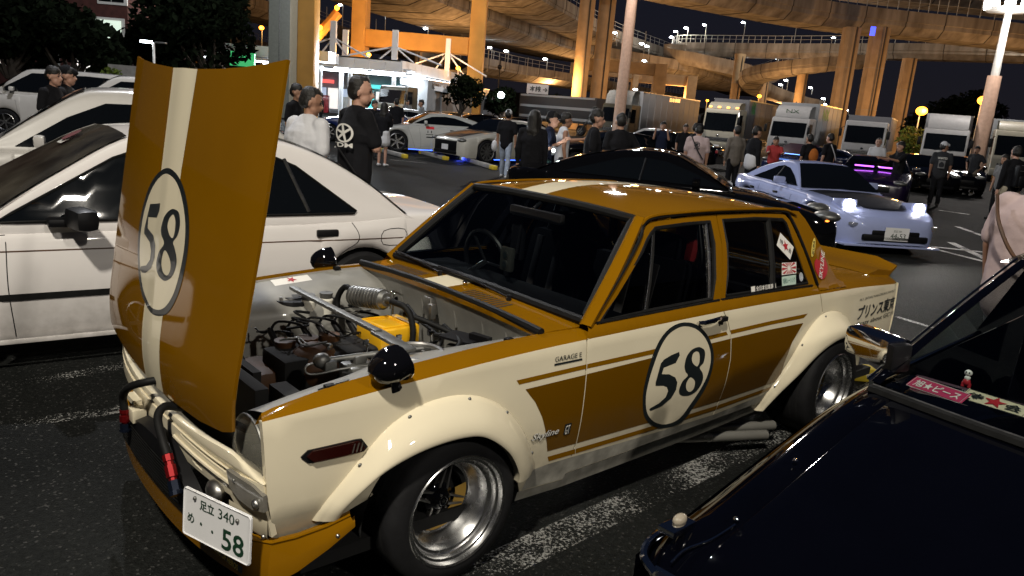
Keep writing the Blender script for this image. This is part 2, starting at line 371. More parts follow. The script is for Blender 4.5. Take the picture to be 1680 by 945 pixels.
for sg in (1, -1):
    fl = sg < 0
    side = lambda x, z, sg=sg: (x, sg*hS(x, z), z)
    gh = lambda x, z, sg=sg: (x, sg*hG(x, z), z)
    def zt(x): return sinterp(ZS, x)
    tops = lambda a, b, n=10: [(a+(b-a)*i/n, zt(a+(b-a)*i/n)) for i in range(n+1)]
    # lower side panels
    F = tops(.70, -.619)+[(-.624, .726), (-.627, .381), (-.606, .218), (-.36, .232), (-.34, .28)]+arch(.03, .285, .345, radians(180-2), radians(22), 16)+[(.50, .335), (.655, .335), (.685, .5)]
    nf = patch('front_wing', F, side, M['cream'], hero, .055, flip=not fl, rim=.035)
    D1 = [(-.626, .842)]+[(x, z+.0) for x, z in tops(-.64, -1.56, 8)]+[(-1.60, .80), (-1.633, .74), (-1.662, .60), (-1.662, .45), (-1.652, .36), (-1.635, .262), (-.612, .245), (-.633, .381), (-.630, .726)]
    d1 = patch('front_door', D1, side, M['cream'], hero, .06, flip=not fl, rim=.02)
    D2 = tops(-1.566, -2.50, 8)+[(-2.53, .79), (-2.555, .735), (-2.50, .69), (-2.35, .58), (-2.20, .42), (-2.09, .272), (-1.641, .262), (-1.658, .36), (-1.668, .45), (-1.668, .60), (-1.639, .74), (-1.606, .80)]
    d2 = patch('rear_door', D2, side, M['cream'], hero, .06, flip=not fl, rim=.02)
    Q = tops(-2.506, -3.60, 10)+[(-3.645, .76), (-3.66, .70), (-3.66, .52), (-3.60, .40), (-3.1, .36)]+arch(-2.66, .30, .36, radians(170), radians(50), 12)[0:]+[(-2.50, .70), (-2.561, .735), (-2.537, .79)]
    patch('rear_wing', Q, side, M['cream'], hero, .055, flip=not fl, rim=.03)
    SL = [(-.36, .225), (-2.10, .268), (-2.08, .215), (-1.6, .19), (-.62, .17), (-.36, .18)]
    patch('sill', SL, lambda x, z, sg=sg: (x, sg*(hS(x, .26)-.006-(.26-z)*.25), z), M['grime'], hero, .08, flip=not fl, rim=.03)
    patch('grimy_strip', [(-.49, .325), (-.63, .322), (-1.3, .302), (-1.65, .296), (-2.09, .32), (-2.12, .335), (-2.085, .275), (-1.64, .265), (-.615, .248), (-.604, .222), (-.37, .235), (-.40, .32)], side, M['grime'], hero, .06, flip=not fl, off=.0009)
    # ochre shoulder above the cream (doors and rear wing)
    sh = patch('shoulder', tops(-.62, -2.5, 12)+[(-2.50, .888), (-1.56, .898), (-.655, .885)], side, M['ochre'], hero, .05, flip=not fl)
    # stripes
    if sg > 0:
        st = []
        st.append([(-.258, .730), (-.45, .733), (-.628, .7355), (-.628, .7165), (-.45, .714), (-.272, .711)])
        st.append([(-.632, .7355), (-1.045, .738), (-1.60, .747), (-1.617, .728), (-1.048, .716), (-.632, .7165)])
        st.append([(-1.633, .749), (-2.0, .752), (-2.385, .748), (-2.345, .727), (-2.0, .731), (-1.645, .728)])
        st.append([(-.305, .687), (-.629, .692), (-.632, .385), (-.469, .389), (-.448, .45), (-.431, .50), (-.405, .557), (-.361, .625)])
        st.append([(-.634, .693), (-1.035, .7), (-1.646, .706), (-1.668, .60), (-1.668, .45), (-1.657, .372), (-1.1, .375), (-.637, .385)])
        st.append([(-1.652, .706), (-2.0, .706), (-2.348, .699), (-2.258, .60), (-2.222, .488), (-2.222, .381), (-1.66, .373), (-1.673, .45), (-1.673, .60)])
        st.append([(-.478, .362), (-.636, .358), (-.642, .334), (-.490, .337)])
        st.append([(-.640, .358), (-1.1, .350), (-1.655, .348), (-1.652, .324), (-1.1, .327), (-.645, .334)])
        st.append([(-1.660, .348), (-2.19, .358), (-2.17, .337), (-1.657, .324)])
    else:
        st = [[(-.305, .69), (-1.65, .706), (-2.348, .70), (-2.222, .488), (-2.222, .38), (-1.6, .373), (-.47, .385)]]
    for i_, s_ in enumerate(st): patch('ochre_stripe', s_, side, M['ochre_shade' if (i_ in (3, 4, 5) or sg < 0) else 'ochre'], hero, .06, flip=not fl, off=.0009)
    # ochre top of the wings
    N = 26; rows = []
    for i in range(N+1):
        x = .70-1.40*i/N; ys = hS(x, sinterp(ZS, x)); r = []
        for k in range(7):
            y = lerp(ys, .682, k/6); r.append((x-(.02*(k/6) if i == 0 else 0), sg*y, ftop(x, y)))
        r.append((x, sg*.680, ftop(x, .68)-.035))
        rows.append(r)
    mb = MB(); mb.grid(rows); mkobj('wing_top', mb, M['ochre'], hero, smooth=45)
    # cabin side frames
    def ring(outer, inner, name, m, off=0.0, rimw=.02):
        return patch(name, outer, gh, m, hero, .045, holes=[inner], off=off, rim=rimw, flip=not fl)
    fo = [(-.662, .889), (-1.052, 1.195), (-1.075, 1.225), (-1.105, 1.25), (-1.15, 1.268), (-1.40, 1.280), (-1.652, 1.285), (-1.646, 1.15), (-1.60, .97), (-1.566, .893)]
    fi = [(-.735, .893), (-1.05, 1.147), (-1.095, 1.19), (-1.13, 1.215), (-1.172, 1.238), (-1.40, 1.249), (-1.593, 1.253), (-1.59, 1.15), (-1.555, 1.0), (-1.515, .905), (-1.1, .899)]
    ring(fo, fi, 'front_door_frame', M['ochre'])
    ro = [(-1.572, .893), (-1.606, .97), (-1.655, 1.15), (-1.660, 1.285), (-2.0, 1.284), (-2.29, 1.272), (-2.33, 1.24), (-2.50, .886)]
    ri = [(-1.622, .906), (-1.66, 1.0), (-1.697, 1.15), (-1.700, 1.255), (-2.0, 1.256), (-2.262, 1.243), (-2.285, 1.225), (-2.412, .906)]
    ring(ro, ri, 'rear_door_frame', M['ochre'])
    # black rubbers round the glass
    def shrink(P, k):
        cx = sum(p[0] for p in P)/len(P); cz = sum(p[1] for p in P)/len(P)
        return [(cx+(p[0]-cx)*(1-k/max(.05, abs(p[0]-cx)+.2)), cz+(p[1]-cz)*(1-k/max(.05, abs(p[1]-cz)+.02))) for p in P]
    for nm, P in (('front_window_rubber', fi), ('rear_window_rubber', ri)):
        mb = MB(); mb.tube([(x, sg*(hG(x, z)-.006), z) for x, z in P], .011, 6, closed=True); mkobj(nm, mb, M['rubber'], hero)
    # quarter light bars and glass
    for a, b, nm, r_, mm in (((-1.166, 1.24), (-1.026, .90), 'quarter_light_bar', .009, 'rubber'), ((-1.158, 1.24), (-1.018, .90), 'chrome_strip', .003, 'chrome'), ((-1.565, 1.245), (-1.5, .905), 'window_channel', .008, 'alloy'), ((-2.12, 1.25), (-2.06, .905), 'rear_light_bar', .016, 'rubber')):
        if nm in ('chrome_strip', 'window_channel') and sg < 0: continue
        mb = MB(); mb.tube([(lerp(a[0], b[0], t), sg*(hG(lerp(a[0], b[0], t), lerp(a[1], b[1], t))-.008), lerp(a[1], b[1], t)) for t in (0, .33, .66, 1)], r_, 6); mkobj(nm, mb, M[mm], hero)
    patch('front_window', fi, gh, M['glass'], hero, .1, off=-.012, flip=not fl)
    patch('rear_window_side', ri, gh, M['glass'], hero, .1, off=-.012, flip=not fl)
    # window sill mouldings
    for P in ([(-.70, .889), (-1.1, .893), (-1.56, .899)], [(-1.58, .899), (-2.0, .898), (-2.45, .893)]):
        mb = MB(); mb.tube([(x, sg*(hG(x, z)+.006), z) for x, z in P], .006, 6); mkobj('window_moulding', mb, M['rubber'], hero)
    # A pillar and rain gutter
    mb = MB(); A0 = [(-.645, .735, .872), (-.66, .752, .88)]
    rows = []
    for i in range(13):
        t = i/12; x = lerp(-.640, -1.075, t); z = lerp(.878, 1.283, t)
        yo = hG(x-.03, z-.0)+.010; yi = lerp(.715, .572, t)
        rows.append([(x-.028, sg*(yo+.0), z-.004), (x-.012, sg*(yo+.006), z+.006), (x+.008, sg*(lerp(yo, yi, .5)), z+.012), (x+.006, sg*yi, z+.004), (x-.02, sg*(yi-.01), z-.02)])
    mb.grid(rows); mkobj('windscreen_pillar', mb, M['ochre'], hero, smooth=60)
    gut = crom([(-.685, .905), (-1.03, 1.19), (-1.075, 1.245), (-1.15, 1.281), (-1.4, 1.294), (-1.685, 1.300), (-2.0, 1.297), (-2.27, 1.287), (-2.34, 1.245), (-2.42, 1.07), (-2.51, .888)], 5)
    mb = MB(); mb.tube([(p.x, sg*(hG(p.x, p.y)+.006), p.y) for p in gut], .0075, 6); mkobj('door_gap_seal', mb, M['rubber'], hero)
    mb = MB(); g2 = crom([(-1.06, 1.26), (-1.15, 1.296), (-1.4, 1.309), (-1.685, 1.315), (-2.0, 1.312), (-2.27, 1.303), (-2.40, 1.27)], 5)
    mb.tube([(p.x, sg*(hG(p.x, min(p.y, 1.3))+.012), p.y-.004) for p in g2], [.004]+[.008]*(len(g2)-2)+[.004], 6); mkobj('rain_gutter', mb, M['ochre'], hero)
    # rear pillar
    cp = [(-2.295, 1.29), (-2.40, 1.288), (-2.444, 1.284), (-2.494, 1.244), (-2.55, 1.172), (-2.608, 1.086), (-2.684, .975), (-2.76, .905), (-2.84, .878), (-2.84, .858), (-2.52, .862), (-2.518, .886), (-2.43, 1.07), (-2.35, 1.245)]
    def gcp(x, z, sg=sg):
        t = max(0, min(1, (.90-z)/.05)); k = max(0, min(1, (x+2.86)/.3)); y = lerp(hG(x, z), hS(x, max(z, .80))+.002, t*.8)-.06*max(0, (-.0-(x+2.62)))*(z > .86)
        return (x, sg*y, z)
    patch('rear_pillar', cp, gcp, M['ochre'], hero, .035, flip=not fl, rim=.03)
# ochre top of boot side + boot lid
mb = MB(); rows = []
for i in range(17):
    x = -2.42-(3.645-2.42)*i/16; ys = hS(x, sinterp(ZS, x)); rows.append([(x, y, deckz(x, y)) for y in [ys*q for q in (-1, -.99, -.97, -.95, -.92, -.86, -.6, -.3, 0, .3, .6, .86, .92, .95, .97, .99, 1)]])
mb.grid(rows); mkobj('boot_lid', mb, M['ochre'], hero, smooth=50)
mb = MB(); tail = []
for z in (.80, .76, .70, .60, .52, .44, .38): tail.append([(-3.655-.012*(1-(k/6)**2)-.0*z, hS(-3.62, min(z, .79))*k/6, z+(.04 if z == .80 else 0)*(1-(k/6)**4)) for k in range(-6, 7)])
mb.grid(tail); mkobj('tail_panel', mb, M['cream'], hero, smooth=60)
# duck tail spoiler
mb = MB(); rows = []
for k in range(-12, 13):
    y = .655*k/12; e = max(0, abs(k)-9)/3; zb = deckz(-3.45, y)
    rows.append([(-3.36+.02*e, y, deckz(-3.36, y)+.002), (-3.50, y, zb+.030), (-3.68, y, .885-.02*e), (-3.815+.05*e, y, .925-.03*e), (-3.822+.05*e, y, .918-.03*e), (-3.80+.05*e, y, .895-.02*e), (-3.69, y, .845), (-3.64, y, .80)])
mb.grid(rows); mb.f += [tuple(range(7, -1, -1)), tuple(range(24*8, 24*8+8))]
mkobj('boot_spoiler', mb, M['ochre'], hero, smooth=40)
# roof
mb = MB(); rows = []
for i in range(29):
    x = -1.055-(2.43-1.055)*i/28; rows.append([(x, .607*q, hroofz(x, .607*q)) for q in [sin(pi/2*k/14) for k in range(-14, 15)]])
mb.grid(rows); mkobj('roof', mb, M['ochre'], hero, smooth=70)
rs = [(-1.062, -.205), (-1.062, -.015), (-2.42, -.015), (-2.42, -.205)]
patch('roof_stripe', rs, lambda x, y: (x, y, hroofz(x, y)), M['cream'], hero, .06, off=.0012)
# rear screen
mb = MB(); rows = []
for i in range(5):
    t = i/4; rows.append([(lerp(-2.425, -2.80, t), lerp(.53, .62, t)*k/4, lerp(1.28, .90, t)+.012*(1-(k/4)**2)) for k in range(-4, 5)])
mb.grid(rows); mkobj('rear_screen', mb, M['glass'], hero, smooth=60)
mb = MB(); mb.tube([(-2.43, -.54, 1.27), (-2.43, 0, 1.292), (-2.43, .54, 1.27), (-2.81, .635, .895), (-2.83, 0, .905), (-2.81, -.635, .895)], .014, 6, closed=True); mkobj('rear_screen_rubber', mb, M['rubber'], hero)
# sun strip on the rear screen with mirrored lettering
srf = lambda u, v: (-2.425-.375*v+.012, u, 1.28-.38*v+.012)
patch('sun_strip', [(-.52, .03), (.52, .03), (.54, .30), (-.54, .30)], srf, mat('strip_cream', (.50, .42, .22), .5, var=.1), hero, .1, off=.0)
letters('sun_strip_lettering', '暁和', lambda u, v: (srf(-u, v)[0]+.006, srf(-u, v)[1], srf(-u, v)[2]), M['ink'], hero, .1, at=(-.25, .17), off=0, width=.26, height=.15)
# cowl with vents
def cowlz(x, y): return lerp(.858, .872, (x+.44)/-.25)+.020*(1-(abs(y)/.72)**2)
patch('cowl', [(-.445, -.682), (-.445, .682), (-.70, .715), (-.70, -.715)], lambda x, y: (x, y, cowlz(x, y)), M['ochre'], hero, .06, rim=.02)
patch('cowl_stripe', [(-.447, -.205), (-.447, -.015), (-.66, -.015), (-.66, -.205)], lambda x, y: (x, y, cowlz(x, y)), M['cream'], hero, .06, off=.0012)
for yc in (.22, -.42):
    for k in range(11):
        y0 = yc-.13+.026*k
        mb = MB(); mb.add([(-.505, y0, cowlz(-.505, y0)+.0015), (-.59, y0, cowlz(-.59, y0)+.0015), (-.59, y0+.011, cowlz(-.59, y0)+.0015), (-.505, y0+.011, cowlz(-.505, y0)+.0015)], [(0, 1, 2, 3)])
        mkobj('cowl_vent', mb, M['void'], hero, smooth=0)
mb = MB(); seal = [(-.452-.012*(1-(y/.68)**2), y, cowlz(-.45, y)+.006) for y in [-.69+.0575*k for k in range(25)]]
mb.tube(seal, .017, 8); mkobj('cowl_seal', mb, M['rubber'], hero)
# windscreen and rubber
def wsp(u, t):   # u -1..1, t 0..1
    bow = (1-u*u)
    return Vector((lerp(-.668+.012*bow, -1.082+.025*bow, t), lerp(.722, .580, t)*u, lerp(.884+.006*bow, 1.278+.026*bow, t)+.008*sin(pi*t)))
mb = MB(); mb.grid([[wsp(-1+2*i/16, j/8) for i in range(17)] for j in range(9)]); mkobj('windscreen', mb, M['glass'], hero, smooth=80)
P = [wsp(-1+2*i/10, -.0) for i in range(11)]+[wsp(1, t) for t in (.05, .25, .5, .75, .95)]+[wsp(1-2*i/10, 1.0) for i in range(11)]+[wsp(-1, t) for t in (.95, .75, .5, .25, .05)]
cc = wsp(0, .5); P2 = []
for p in P: d = (cc-p).normalized(); P2.append(p+d*.014)
mb = MB(); mb.tube(P2, .021, 8, closed=True); mkobj('windscreen_rubber', mb, M['rubber'], hero)
for (y0, y1) in ((.30, -.33), (-.22, -.66)):
    mb = MB(); a = Vector((-.615, y0, .897)); b = Vector((-.655, y1, .908)); mb.cyl(a-Vector((0, 0, .03)), a+Vector((0, 0, .012)), .012, n=8); mb.tube([a, lerp(a, b, .5)+Vector((0, 0, .012)), b], .005, 6)
    mb.box(lerp(a, b, .62)+Vector((-.006, 0, .008)), (.014, .40, .012), atan2(b.y-a.y, b.x-a.x)+pi/2); mkobj('wiper', mb, M['black'], hero)
# washer nozzle / glint
mb = MB(); mb.ball((-.60, .0, .90), (.012, .012, .01)); mkobj('washer_jet', mb, M['chrome'], hero)
# ---------------------------------------------------------------- raised bonnet
HB0 = Vector((.772, 0, .66)); HE = (Vector((.616, 0, 1.78))-HB0).normalized(); HN = Vector((HE.z, 0, -HE.x))
def hoff(y, s):
    r = .035*(1-min(1, abs(y)/.7)**2)
    if s < .20: r -= (.20-s)**2*.7
    r += .005*max(0, 1-abs(y+.015)/.10)
    return r
hood = lambda y, s: HB0+HE*s+HN*hoff(y, s)+Vector((0, y, 0))
ho = [(-.690, 1.141), (-.60, 1.128), (-.515, 1.12), (-.368, 1.108), (-.134, 1.096), (.107, 1.095), (.278, 1.099), (.444, 1.109), (.587, 1.124), (.684, 1.138), (.676, .6), (.645, .04), (.58, .016), (.4, -.012), (.1, -.03), (-.2, -.026), (-.45, -.008), (-.60, .010), (-.693, .03), (-.692, .6)]
bon = patch('bonnet', ho, hood, M['ochre'], hero, .045, rim=.009)
patch('bonnet_underside', ho, lambda y, s: hood(y, s)-HN*.010, mat('bonnet_inner', (.30, .16, .02), .6), hero, .09, flip=True)
for yb in (-.35, .35):
    mb = MB(); mb.box(HB0+HE*.58-HN*.035+Vector((0, yb, 0)), (.03, .05, 1.0), Matrix.Rotation(-radians(8), 3, 'Y')); mkobj('bonnet_brace', mb, M['baygrey'], hero)
patch('bonnet_stripe', [(-.134, 1.0955), (.104, 1.0945), (.077, .756), (.078, .2), (.078, -.027), (-.128, -.026), (-.124, .14), (-.126, .734)], hood, M['cream'], hero, .04, off=.001)
def scl(P, k, c=None):
    c = c or (sum(p[0] for p in P)/len(P), sum(p[1] for p in P)/len(P)); return [(c[0]+(p[0]-c[0])*k, c[1]+(p[1]-c[1])*k) for p in P]
def cl(P, n=4): return [(p.x, p.y) for p in crom([(a, b) for a, b in P], n, closed=True)]
Hring = [(-.05, .751), (-.148, .725), (-.234, .67), (-.291, .585), (-.310, .495), (-.291, .411), (-.238, .329), (-.161, .267), (-.055, .239), (.043, .244), (.127, .28), (.185, .349), (.213, .426), (.222, .51), (.207, .590), (.165, .66), (.104, .713), (.030, .745)]
Hin = [(-.055, .730), (-.139, .704), (-.212, .650), (-.260, .577), (-.277, .495), (-.260, .417), (-.215, .346), (-.150, .288), (-.052, .259), (.037, .264), (.105, .297), (.156, .354), (.184, .432), (.193, .511), (.180, .582), (.142, .643), (.086, .694), (.025, .724)]
H5 = [(-.198, .603), (-.08, .622), (-.079, .596), (-.1, .568), (-.202, .555), (-.194, .515), (-.118, .502), (-.073, .472), (-.064, .429), (-.092, .386), (-.154, .355), (-.196, .348), (-.226, .355), (-.217, .367), (-.155, .383), (-.119, .412), (-.12, .444), (-.148, .471), (-.229, .489), (-.232, .508)]
H8 = [(.042, .619), (-.006, .589), (-.029, .542), (-.016, .52), (.017, .495), (-.02, .457), (-.034, .417), (-.007, .385), (.04, .373), (.082, .379), (.127, .407), (.147, .448), (.137, .475), (.11, .5), (.093, .515), (.124, .544), (.133, .581), (.115, .614), (.087, .623)]
H8a = [(.055, .603), (.033, .583), (.028, .558), (.051, .534), (.08, .526), (.094, .545), (.091, .58), (.073, .601)]
H8b = [(.032, .475), (.016, .451), (.018, .421), (.043, .398), (.076, .395), (.096, .413), (.096, .437), (.069, .462)]
patch('roundel_ring', cl(Hring), hood, M['ink'], hero, .04, off=.0018)
patch('roundel', cl(Hin), hood, M['cream'], hero, .04, off=.0026)
patch('number_five', H5[:5]+H5[5:], hood, M['ink'], hero, .03, off=.0034)
patch('number_eight', cl(H8), hood, M['ink'], hero, .03, holes=[cl(H8a), cl(H8b)], off=.0034)
# hinge arms
for yb in (-.52, .52):
    mb = MB(); mb.tube([(.55, yb, .60), (.66, yb, .64), (.745, yb, .70)], .012, 6); mkobj('bonnet_hinge', mb, M['black'], hero)
# ---------------------------------------------------------------- door roundel, side marks
sd = lambda x, z: (x, hS(x, z), z)
ring_ = [(-1.265, .833), (-1.184, .831), (-1.121, .806), (-1.072, .758), (-1.037, .691), (-1.017, .61), (-1.014, .53), (-1.048, .433), (-1.118, .367), (-1.216, .321), (-1.324, .309), (-1.392, .33), (-1.435, .382), (-1.488, .456), (-1.518, .534), (-1.522, .615), (-1.495, .687), (-1.438, .755), (-1.352, .81)]
rin = [(-1.263, .815), (-1.199, .812), (-1.14, .789), (-1.096, .744), (-1.063, .676), (-1.040, .6), (-1.036, .52), (-1.066, .441), (-1.131, .38), (-1.218, .341), (-1.304, .334), (-1.360, .355), (-1.400, .403), (-1.453, .473), (-1.490, .545), (-1.496, .619), (-1.471, .684), (-1.418, .745), (-1.345, .792)]
five = [(-1.233, .7), (-1.240, .683), (-1.217, .650), (-1.132, .641), (-1.124, .612), (-1.179, .602), (-1.23, .578), (-1.252, .55), (-1.253, .513), (-1.228, .475), (-1.169, .447), (-1.093, .439), (-1.081, .447), (-1.083, .454), (-1.144, .468), (-1.184, .49), (-1.193, .519), (-1.178, .54), (-1.151, .552), (-1.091, .562), (-1.088, .58), (-1.107, .664), (-1.127, .680), (-1.178, .693)]
eig = [(-1.375, .702), (-1.329, .696), (-1.296, .669), (-1.288, .628), (-1.301, .596), (-1.326, .571), (-1.293, .549), (-1.278, .515), (-1.282, .493), (-1.3, .477), (-1.332, .466), (-1.377, .461), (-1.422, .472), (-1.449, .502), (-1.456, .536), (-1.441, .566), (-1.412, .596), (-1.437, .616), (-1.441, .653), (-1.431, .678), (-1.405, .694)]
ei1 = [(-1.362, .683), (-1.342, .675), (-1.338, .65), (-1.352, .627), (-1.381, .608), (-1.396, .608), (-1.403, .628), (-1.397, .659), (-1.384, .677)]
ei2 = [(-1.351, .558), (-1.328, .54), (-1.328, .515), (-1.344, .492), (-1.369, .481), (-1.391, .488), (-1.398, .508), (-1.389, .535)]
patch('roundel_ring', cl(ring_), sd, M['ink'], hero, .04, off=.0018, flip=True)
patch('roundel', cl(rin), sd, M['cream'], hero, .04, off=.0026, flip=True)
patch('number_five', five, sd, M['ink'], hero, .03, off=.0034, flip=True)
patch('number_eight', cl(eig), sd, M['ink'], hero, .03, holes=[cl(ei1), cl(ei2)], off=.0034, flip=True)
# lettering on the left side: u runs backwards (-x) so the words read from outside
rs_ = lambda u, v: (-u, hS(-u, v), v)
letters('rear_lettering', 'プリンス東京', rs_, M['ink'], hero, .1, at=(3.335, .672), off=.003, bold=.018, shear=.1, width=.60, height=.092)
letters('rear_lettering', 'ALL JAPAN NAKORUKA FAMILY', rs_, M['ink'], hero, .03, at=(3.32, .755), off=.003, width=.58, height=.019)
letters('rear_lettering', 'Crazy about GC10', rs_, M['ink'], hero, .03, at=(3.345, .597), off=.003, bold=.004, width=.62, height=.036)
letters('garage_lettering', 'GARAGE E', rs_, M['ink'], hero, .03, at=(.522, .782), off=.003, width=.145, height=.020)
patch('garage_bar', [(.447, .765), (.600, .765), (.600, .757), (.447, .757)], rs_, M['ink'], hero, .05, off=.002)
# script badge with a dark backing
for mm, o_, dz, bo in (('ink', .003, -.004, .02), ('print', .006, 0, .004)):
    letters('script_badge', 'Skyline', rs_, M[mm], hero, .04, at=(.435, .474+dz), off=o_, bold=bo, shear=.35, width=.145, height=.036)
letters('script_badge', 'GT', rs_, M['print'], hero, .04, at=(.556, .470), off=.006, bold=.004, width=.026, height=.040)
patch('badge_base', [(.540, .447), (.575, .447), (.578, .495), (.541, .495)], rs_, M['ink'], hero, .05, off=.003)
# stickers on glass and rear pillar
gl_ = lambda u, v: (-u, hG(-u, v), v)
def quad(P, m, off, mp=gl_, name='sticker'): return patch(name, [(-x, z) for x, z in P], mp, m, hero, .05, off=off)
quad([(-2.196, 1.181), (-2.303, 1.104), (-2.246, 1.041), (-2.135, 1.121)], M['print'], .004)
star = lambda cx, cy, r, a0=pi/2: [(cx+(r if k % 2 == 0 else r*.42)*cos(a0+k*pi/5), cy+(r if k % 2 == 0 else r*.42)*sin(a0+k*pi/5)) for k in range(10)]
patch('sticker_star', star(2.219, 1.112, .030), gl_, M['redprint'], hero, .05, off=.006)
letters('sticker_lettering', '侍', gl_, M['ink'], hero, .03, at=(2.185, 1.135), ang=-.6, off=.006, width=.03)
letters('sticker_lettering', '会', gl_, M['ink'], hero, .03, at=(2.255, 1.087), ang=-.6, off=.006, width=.028)
quad([(-2.159, 1.031), (-2.306, 1.026), (-2.293, .968), (-2.145, .969)], M['print'], .004)
for k in range(16):
    a = 2*pi*k/16; c0 = (2.222, 1.0)
    def clipb(a):
        rx = .070/abs(cos(a)) if abs(cos(a)) > 1e-3 else 9; rz = .028/abs(sin(a)) if abs(sin(a)) > 1e-3 else 9; return min(rx, rz)
    r0 = .010
    P = [(c0[0]+r0*cos(a), c0[1]+r0*sin(a)), (c0[0]+clipb(a-.1)*cos(a-.1), c0[1]+clipb(a-.1)*sin(a-.1)), (c0[0]+clipb(a+.1)*cos(a+.1), c0[1]+clipb(a+.1)*sin(a+.1))]
    patch('sticker_ray', P, gl_, M['redprint'], hero, .05, off=.006)
quad([(-2.144, .961), (-2.288, .961), (-2.280, .913), (-2.138, .914)], mat('sticker_green', (.45, .58, .50), .5, var=0), .004)
letters('sticker_lettering', '昭和レーシング', gl_, mat('sticker_teal', (.02, .12, .10), .5, var=0), hero, .02, at=(2.212, .938), off=.006, width=.12, height=.026)
patch('sticker', [(2.341+.021*cos(2*pi*k/16), .946+.024*sin(2*pi*k/16)) for k in range(16)], gl_, mat('sticker_grey', (.4, .42, .45), .5, var=.3, scale=60), hero, .05, off=.004)
letters('sticker_lettering', '全日本旧車連盟', gl_, M['print'], hero, .03, at=(1.985, .922), off=.004, bold=.01, width=.19, height=.026)
quad([(-1.845, .935), (-1.882, .936), (-1.880, .909), (-1.845, .909)], M['print'], .004)
gp_ = lambda u, v: gcp(-u, v, 1)
patch('sticker', [(2.512+.028*cos(t)*1-.045*sin(t)*-.55, 1.091+.048*sin(t)+.012*cos(t)) for t in [2*pi*k/20 for k in range(20)]], gp_, mat('sticker_yellow', (.62, .48, .10), .5, var=0), hero, .04, off=.004)
letters('sticker_lettering', 'IKURA', gp_, M['ink'], hero, .03, at=(2.512, 1.091), ang=1.05, off=.006, bold=.003, width=.080, height=.019)
patch('sticker', cl([(2.561, .915), (2.505, .965), (2.50, 1.01), (2.53, 1.03), (2.555, 1.02), (2.59, 1.065), (2.625, 1.02), (2.645, .975), (2.62, .935)]), gp_, M['redprint'], hero, .04, off=.004)
letters('sticker_lettering', 'SKYLINE', gp_, M['print'], hero, .04, at=(2.575, .995), ang=1.15, off=.007, bold=.008, width=.155, height=.038)
# ---------------------------------------------------------------- flares
def curve_at(P, t):     # by arclength
    L = [0]
    for a, b in zip(P, P[1:]): L.append(L[-1]+(Vector(b)-Vector(a)).length)
    s = t*L[-1]
    for i in range(len(P)-1):
        if s <= L[i+1]+1e-9: k = (s-L[i])/(L[i+1]-L[i]); return Vector(P[i]).lerp(Vector(P[i+1]), k)
    return Vector(P[-1])
def flare(outer, lip, sg, bolts):
    o3 = crom([(x, hS(x, z)+.001, z) for x, z in outer], 5); l3 = crom(lip, 5); N = 44; rows = []
    for i in range(N+1):
        t = i/N; a = curve_at(o3, t); b = curve_at(l3, t); r = []
        for k in range(9):
            q = k/8; p = a.lerp(b, q); p.y = a.y+(b.y-a.y)*(1-(1-q)**1.9); p.y += .004 if k == 1 else 0
            r.append(p)
        c = b.copy(); c.y -= .0; d = (Vector((b.x, 0, b.z))-Vector((a.x, 0, a.z))); d = d.normalized() if d.length > 1e-4 else Vector((0, 0, -1))
        r.append(b+d*.006-Vector((0, .003, 0))); r.append(b+d*.006-Vector((0, .035, 0)))
        rows.append([Vector((p.x, p.y*sg, p.z)) for p in [a-Vector((0, .01, 0))]+r])
    mb = MB(); mb.grid(rows); f = mkobj('wheel_arch_flare', mb, M['cream'], hero, smooth=50)
    for t in bolts:
        a = curve_at(o3, t); b = curve_at(l3, t); p = a.lerp(b, .09); p.y += .006; m2 = MB()
        m2.ball((p.x, p.y*sg+.002*sg, p.z), (.008, .005, .008), 8, 6); mkobj('bolt', m2, M['dullsteel'], f)
FO = [(.535, .385), (.508, .438), (.436, .518), (.362, .594), (.283, .663), (.157, .714), (.017, .722), (-.109, .690), (-.23, .614), (-.330, .498), (-.400, .370), (-.405, .335)]
FL = [(.470, .785, .385), (.455, .805, .43), (.405, .83, .492), (.326, .85, .555), (.191, .863, .598), (.04, .867, .606), (-.071, .867, .580), (-.190, .86, .490), (-.262, .845, .385), (-.275, .835, .335)]
RO = [(-2.07, .228), (-2.145, .335), (-2.235, .441), (-2.37, .605), (-2.505, .705), (-2.640, .732), (-2.80, .703), (-2.95, .620), (-3.04, .52), (-3.06, .40)]
RL = [(-2.10, .775, .232), (-2.19, .81, .335), (-2.29, .845, .430), (-2.43, .87, .535), (-2.56, .885, .590), (-2.68, .89, .603), (-2.80, .885, .575), (-2.90, .875, .50), (-2.95, .865, .42), (-2.965, .86, .38)]
for sg in (1, -1):
    flare(FO, FL, sg, (.18, .36, .56, .72, .93) if sg > 0 else ()); flare(RO, RL, sg, (.12, .33, .52) if sg > 0 else ())
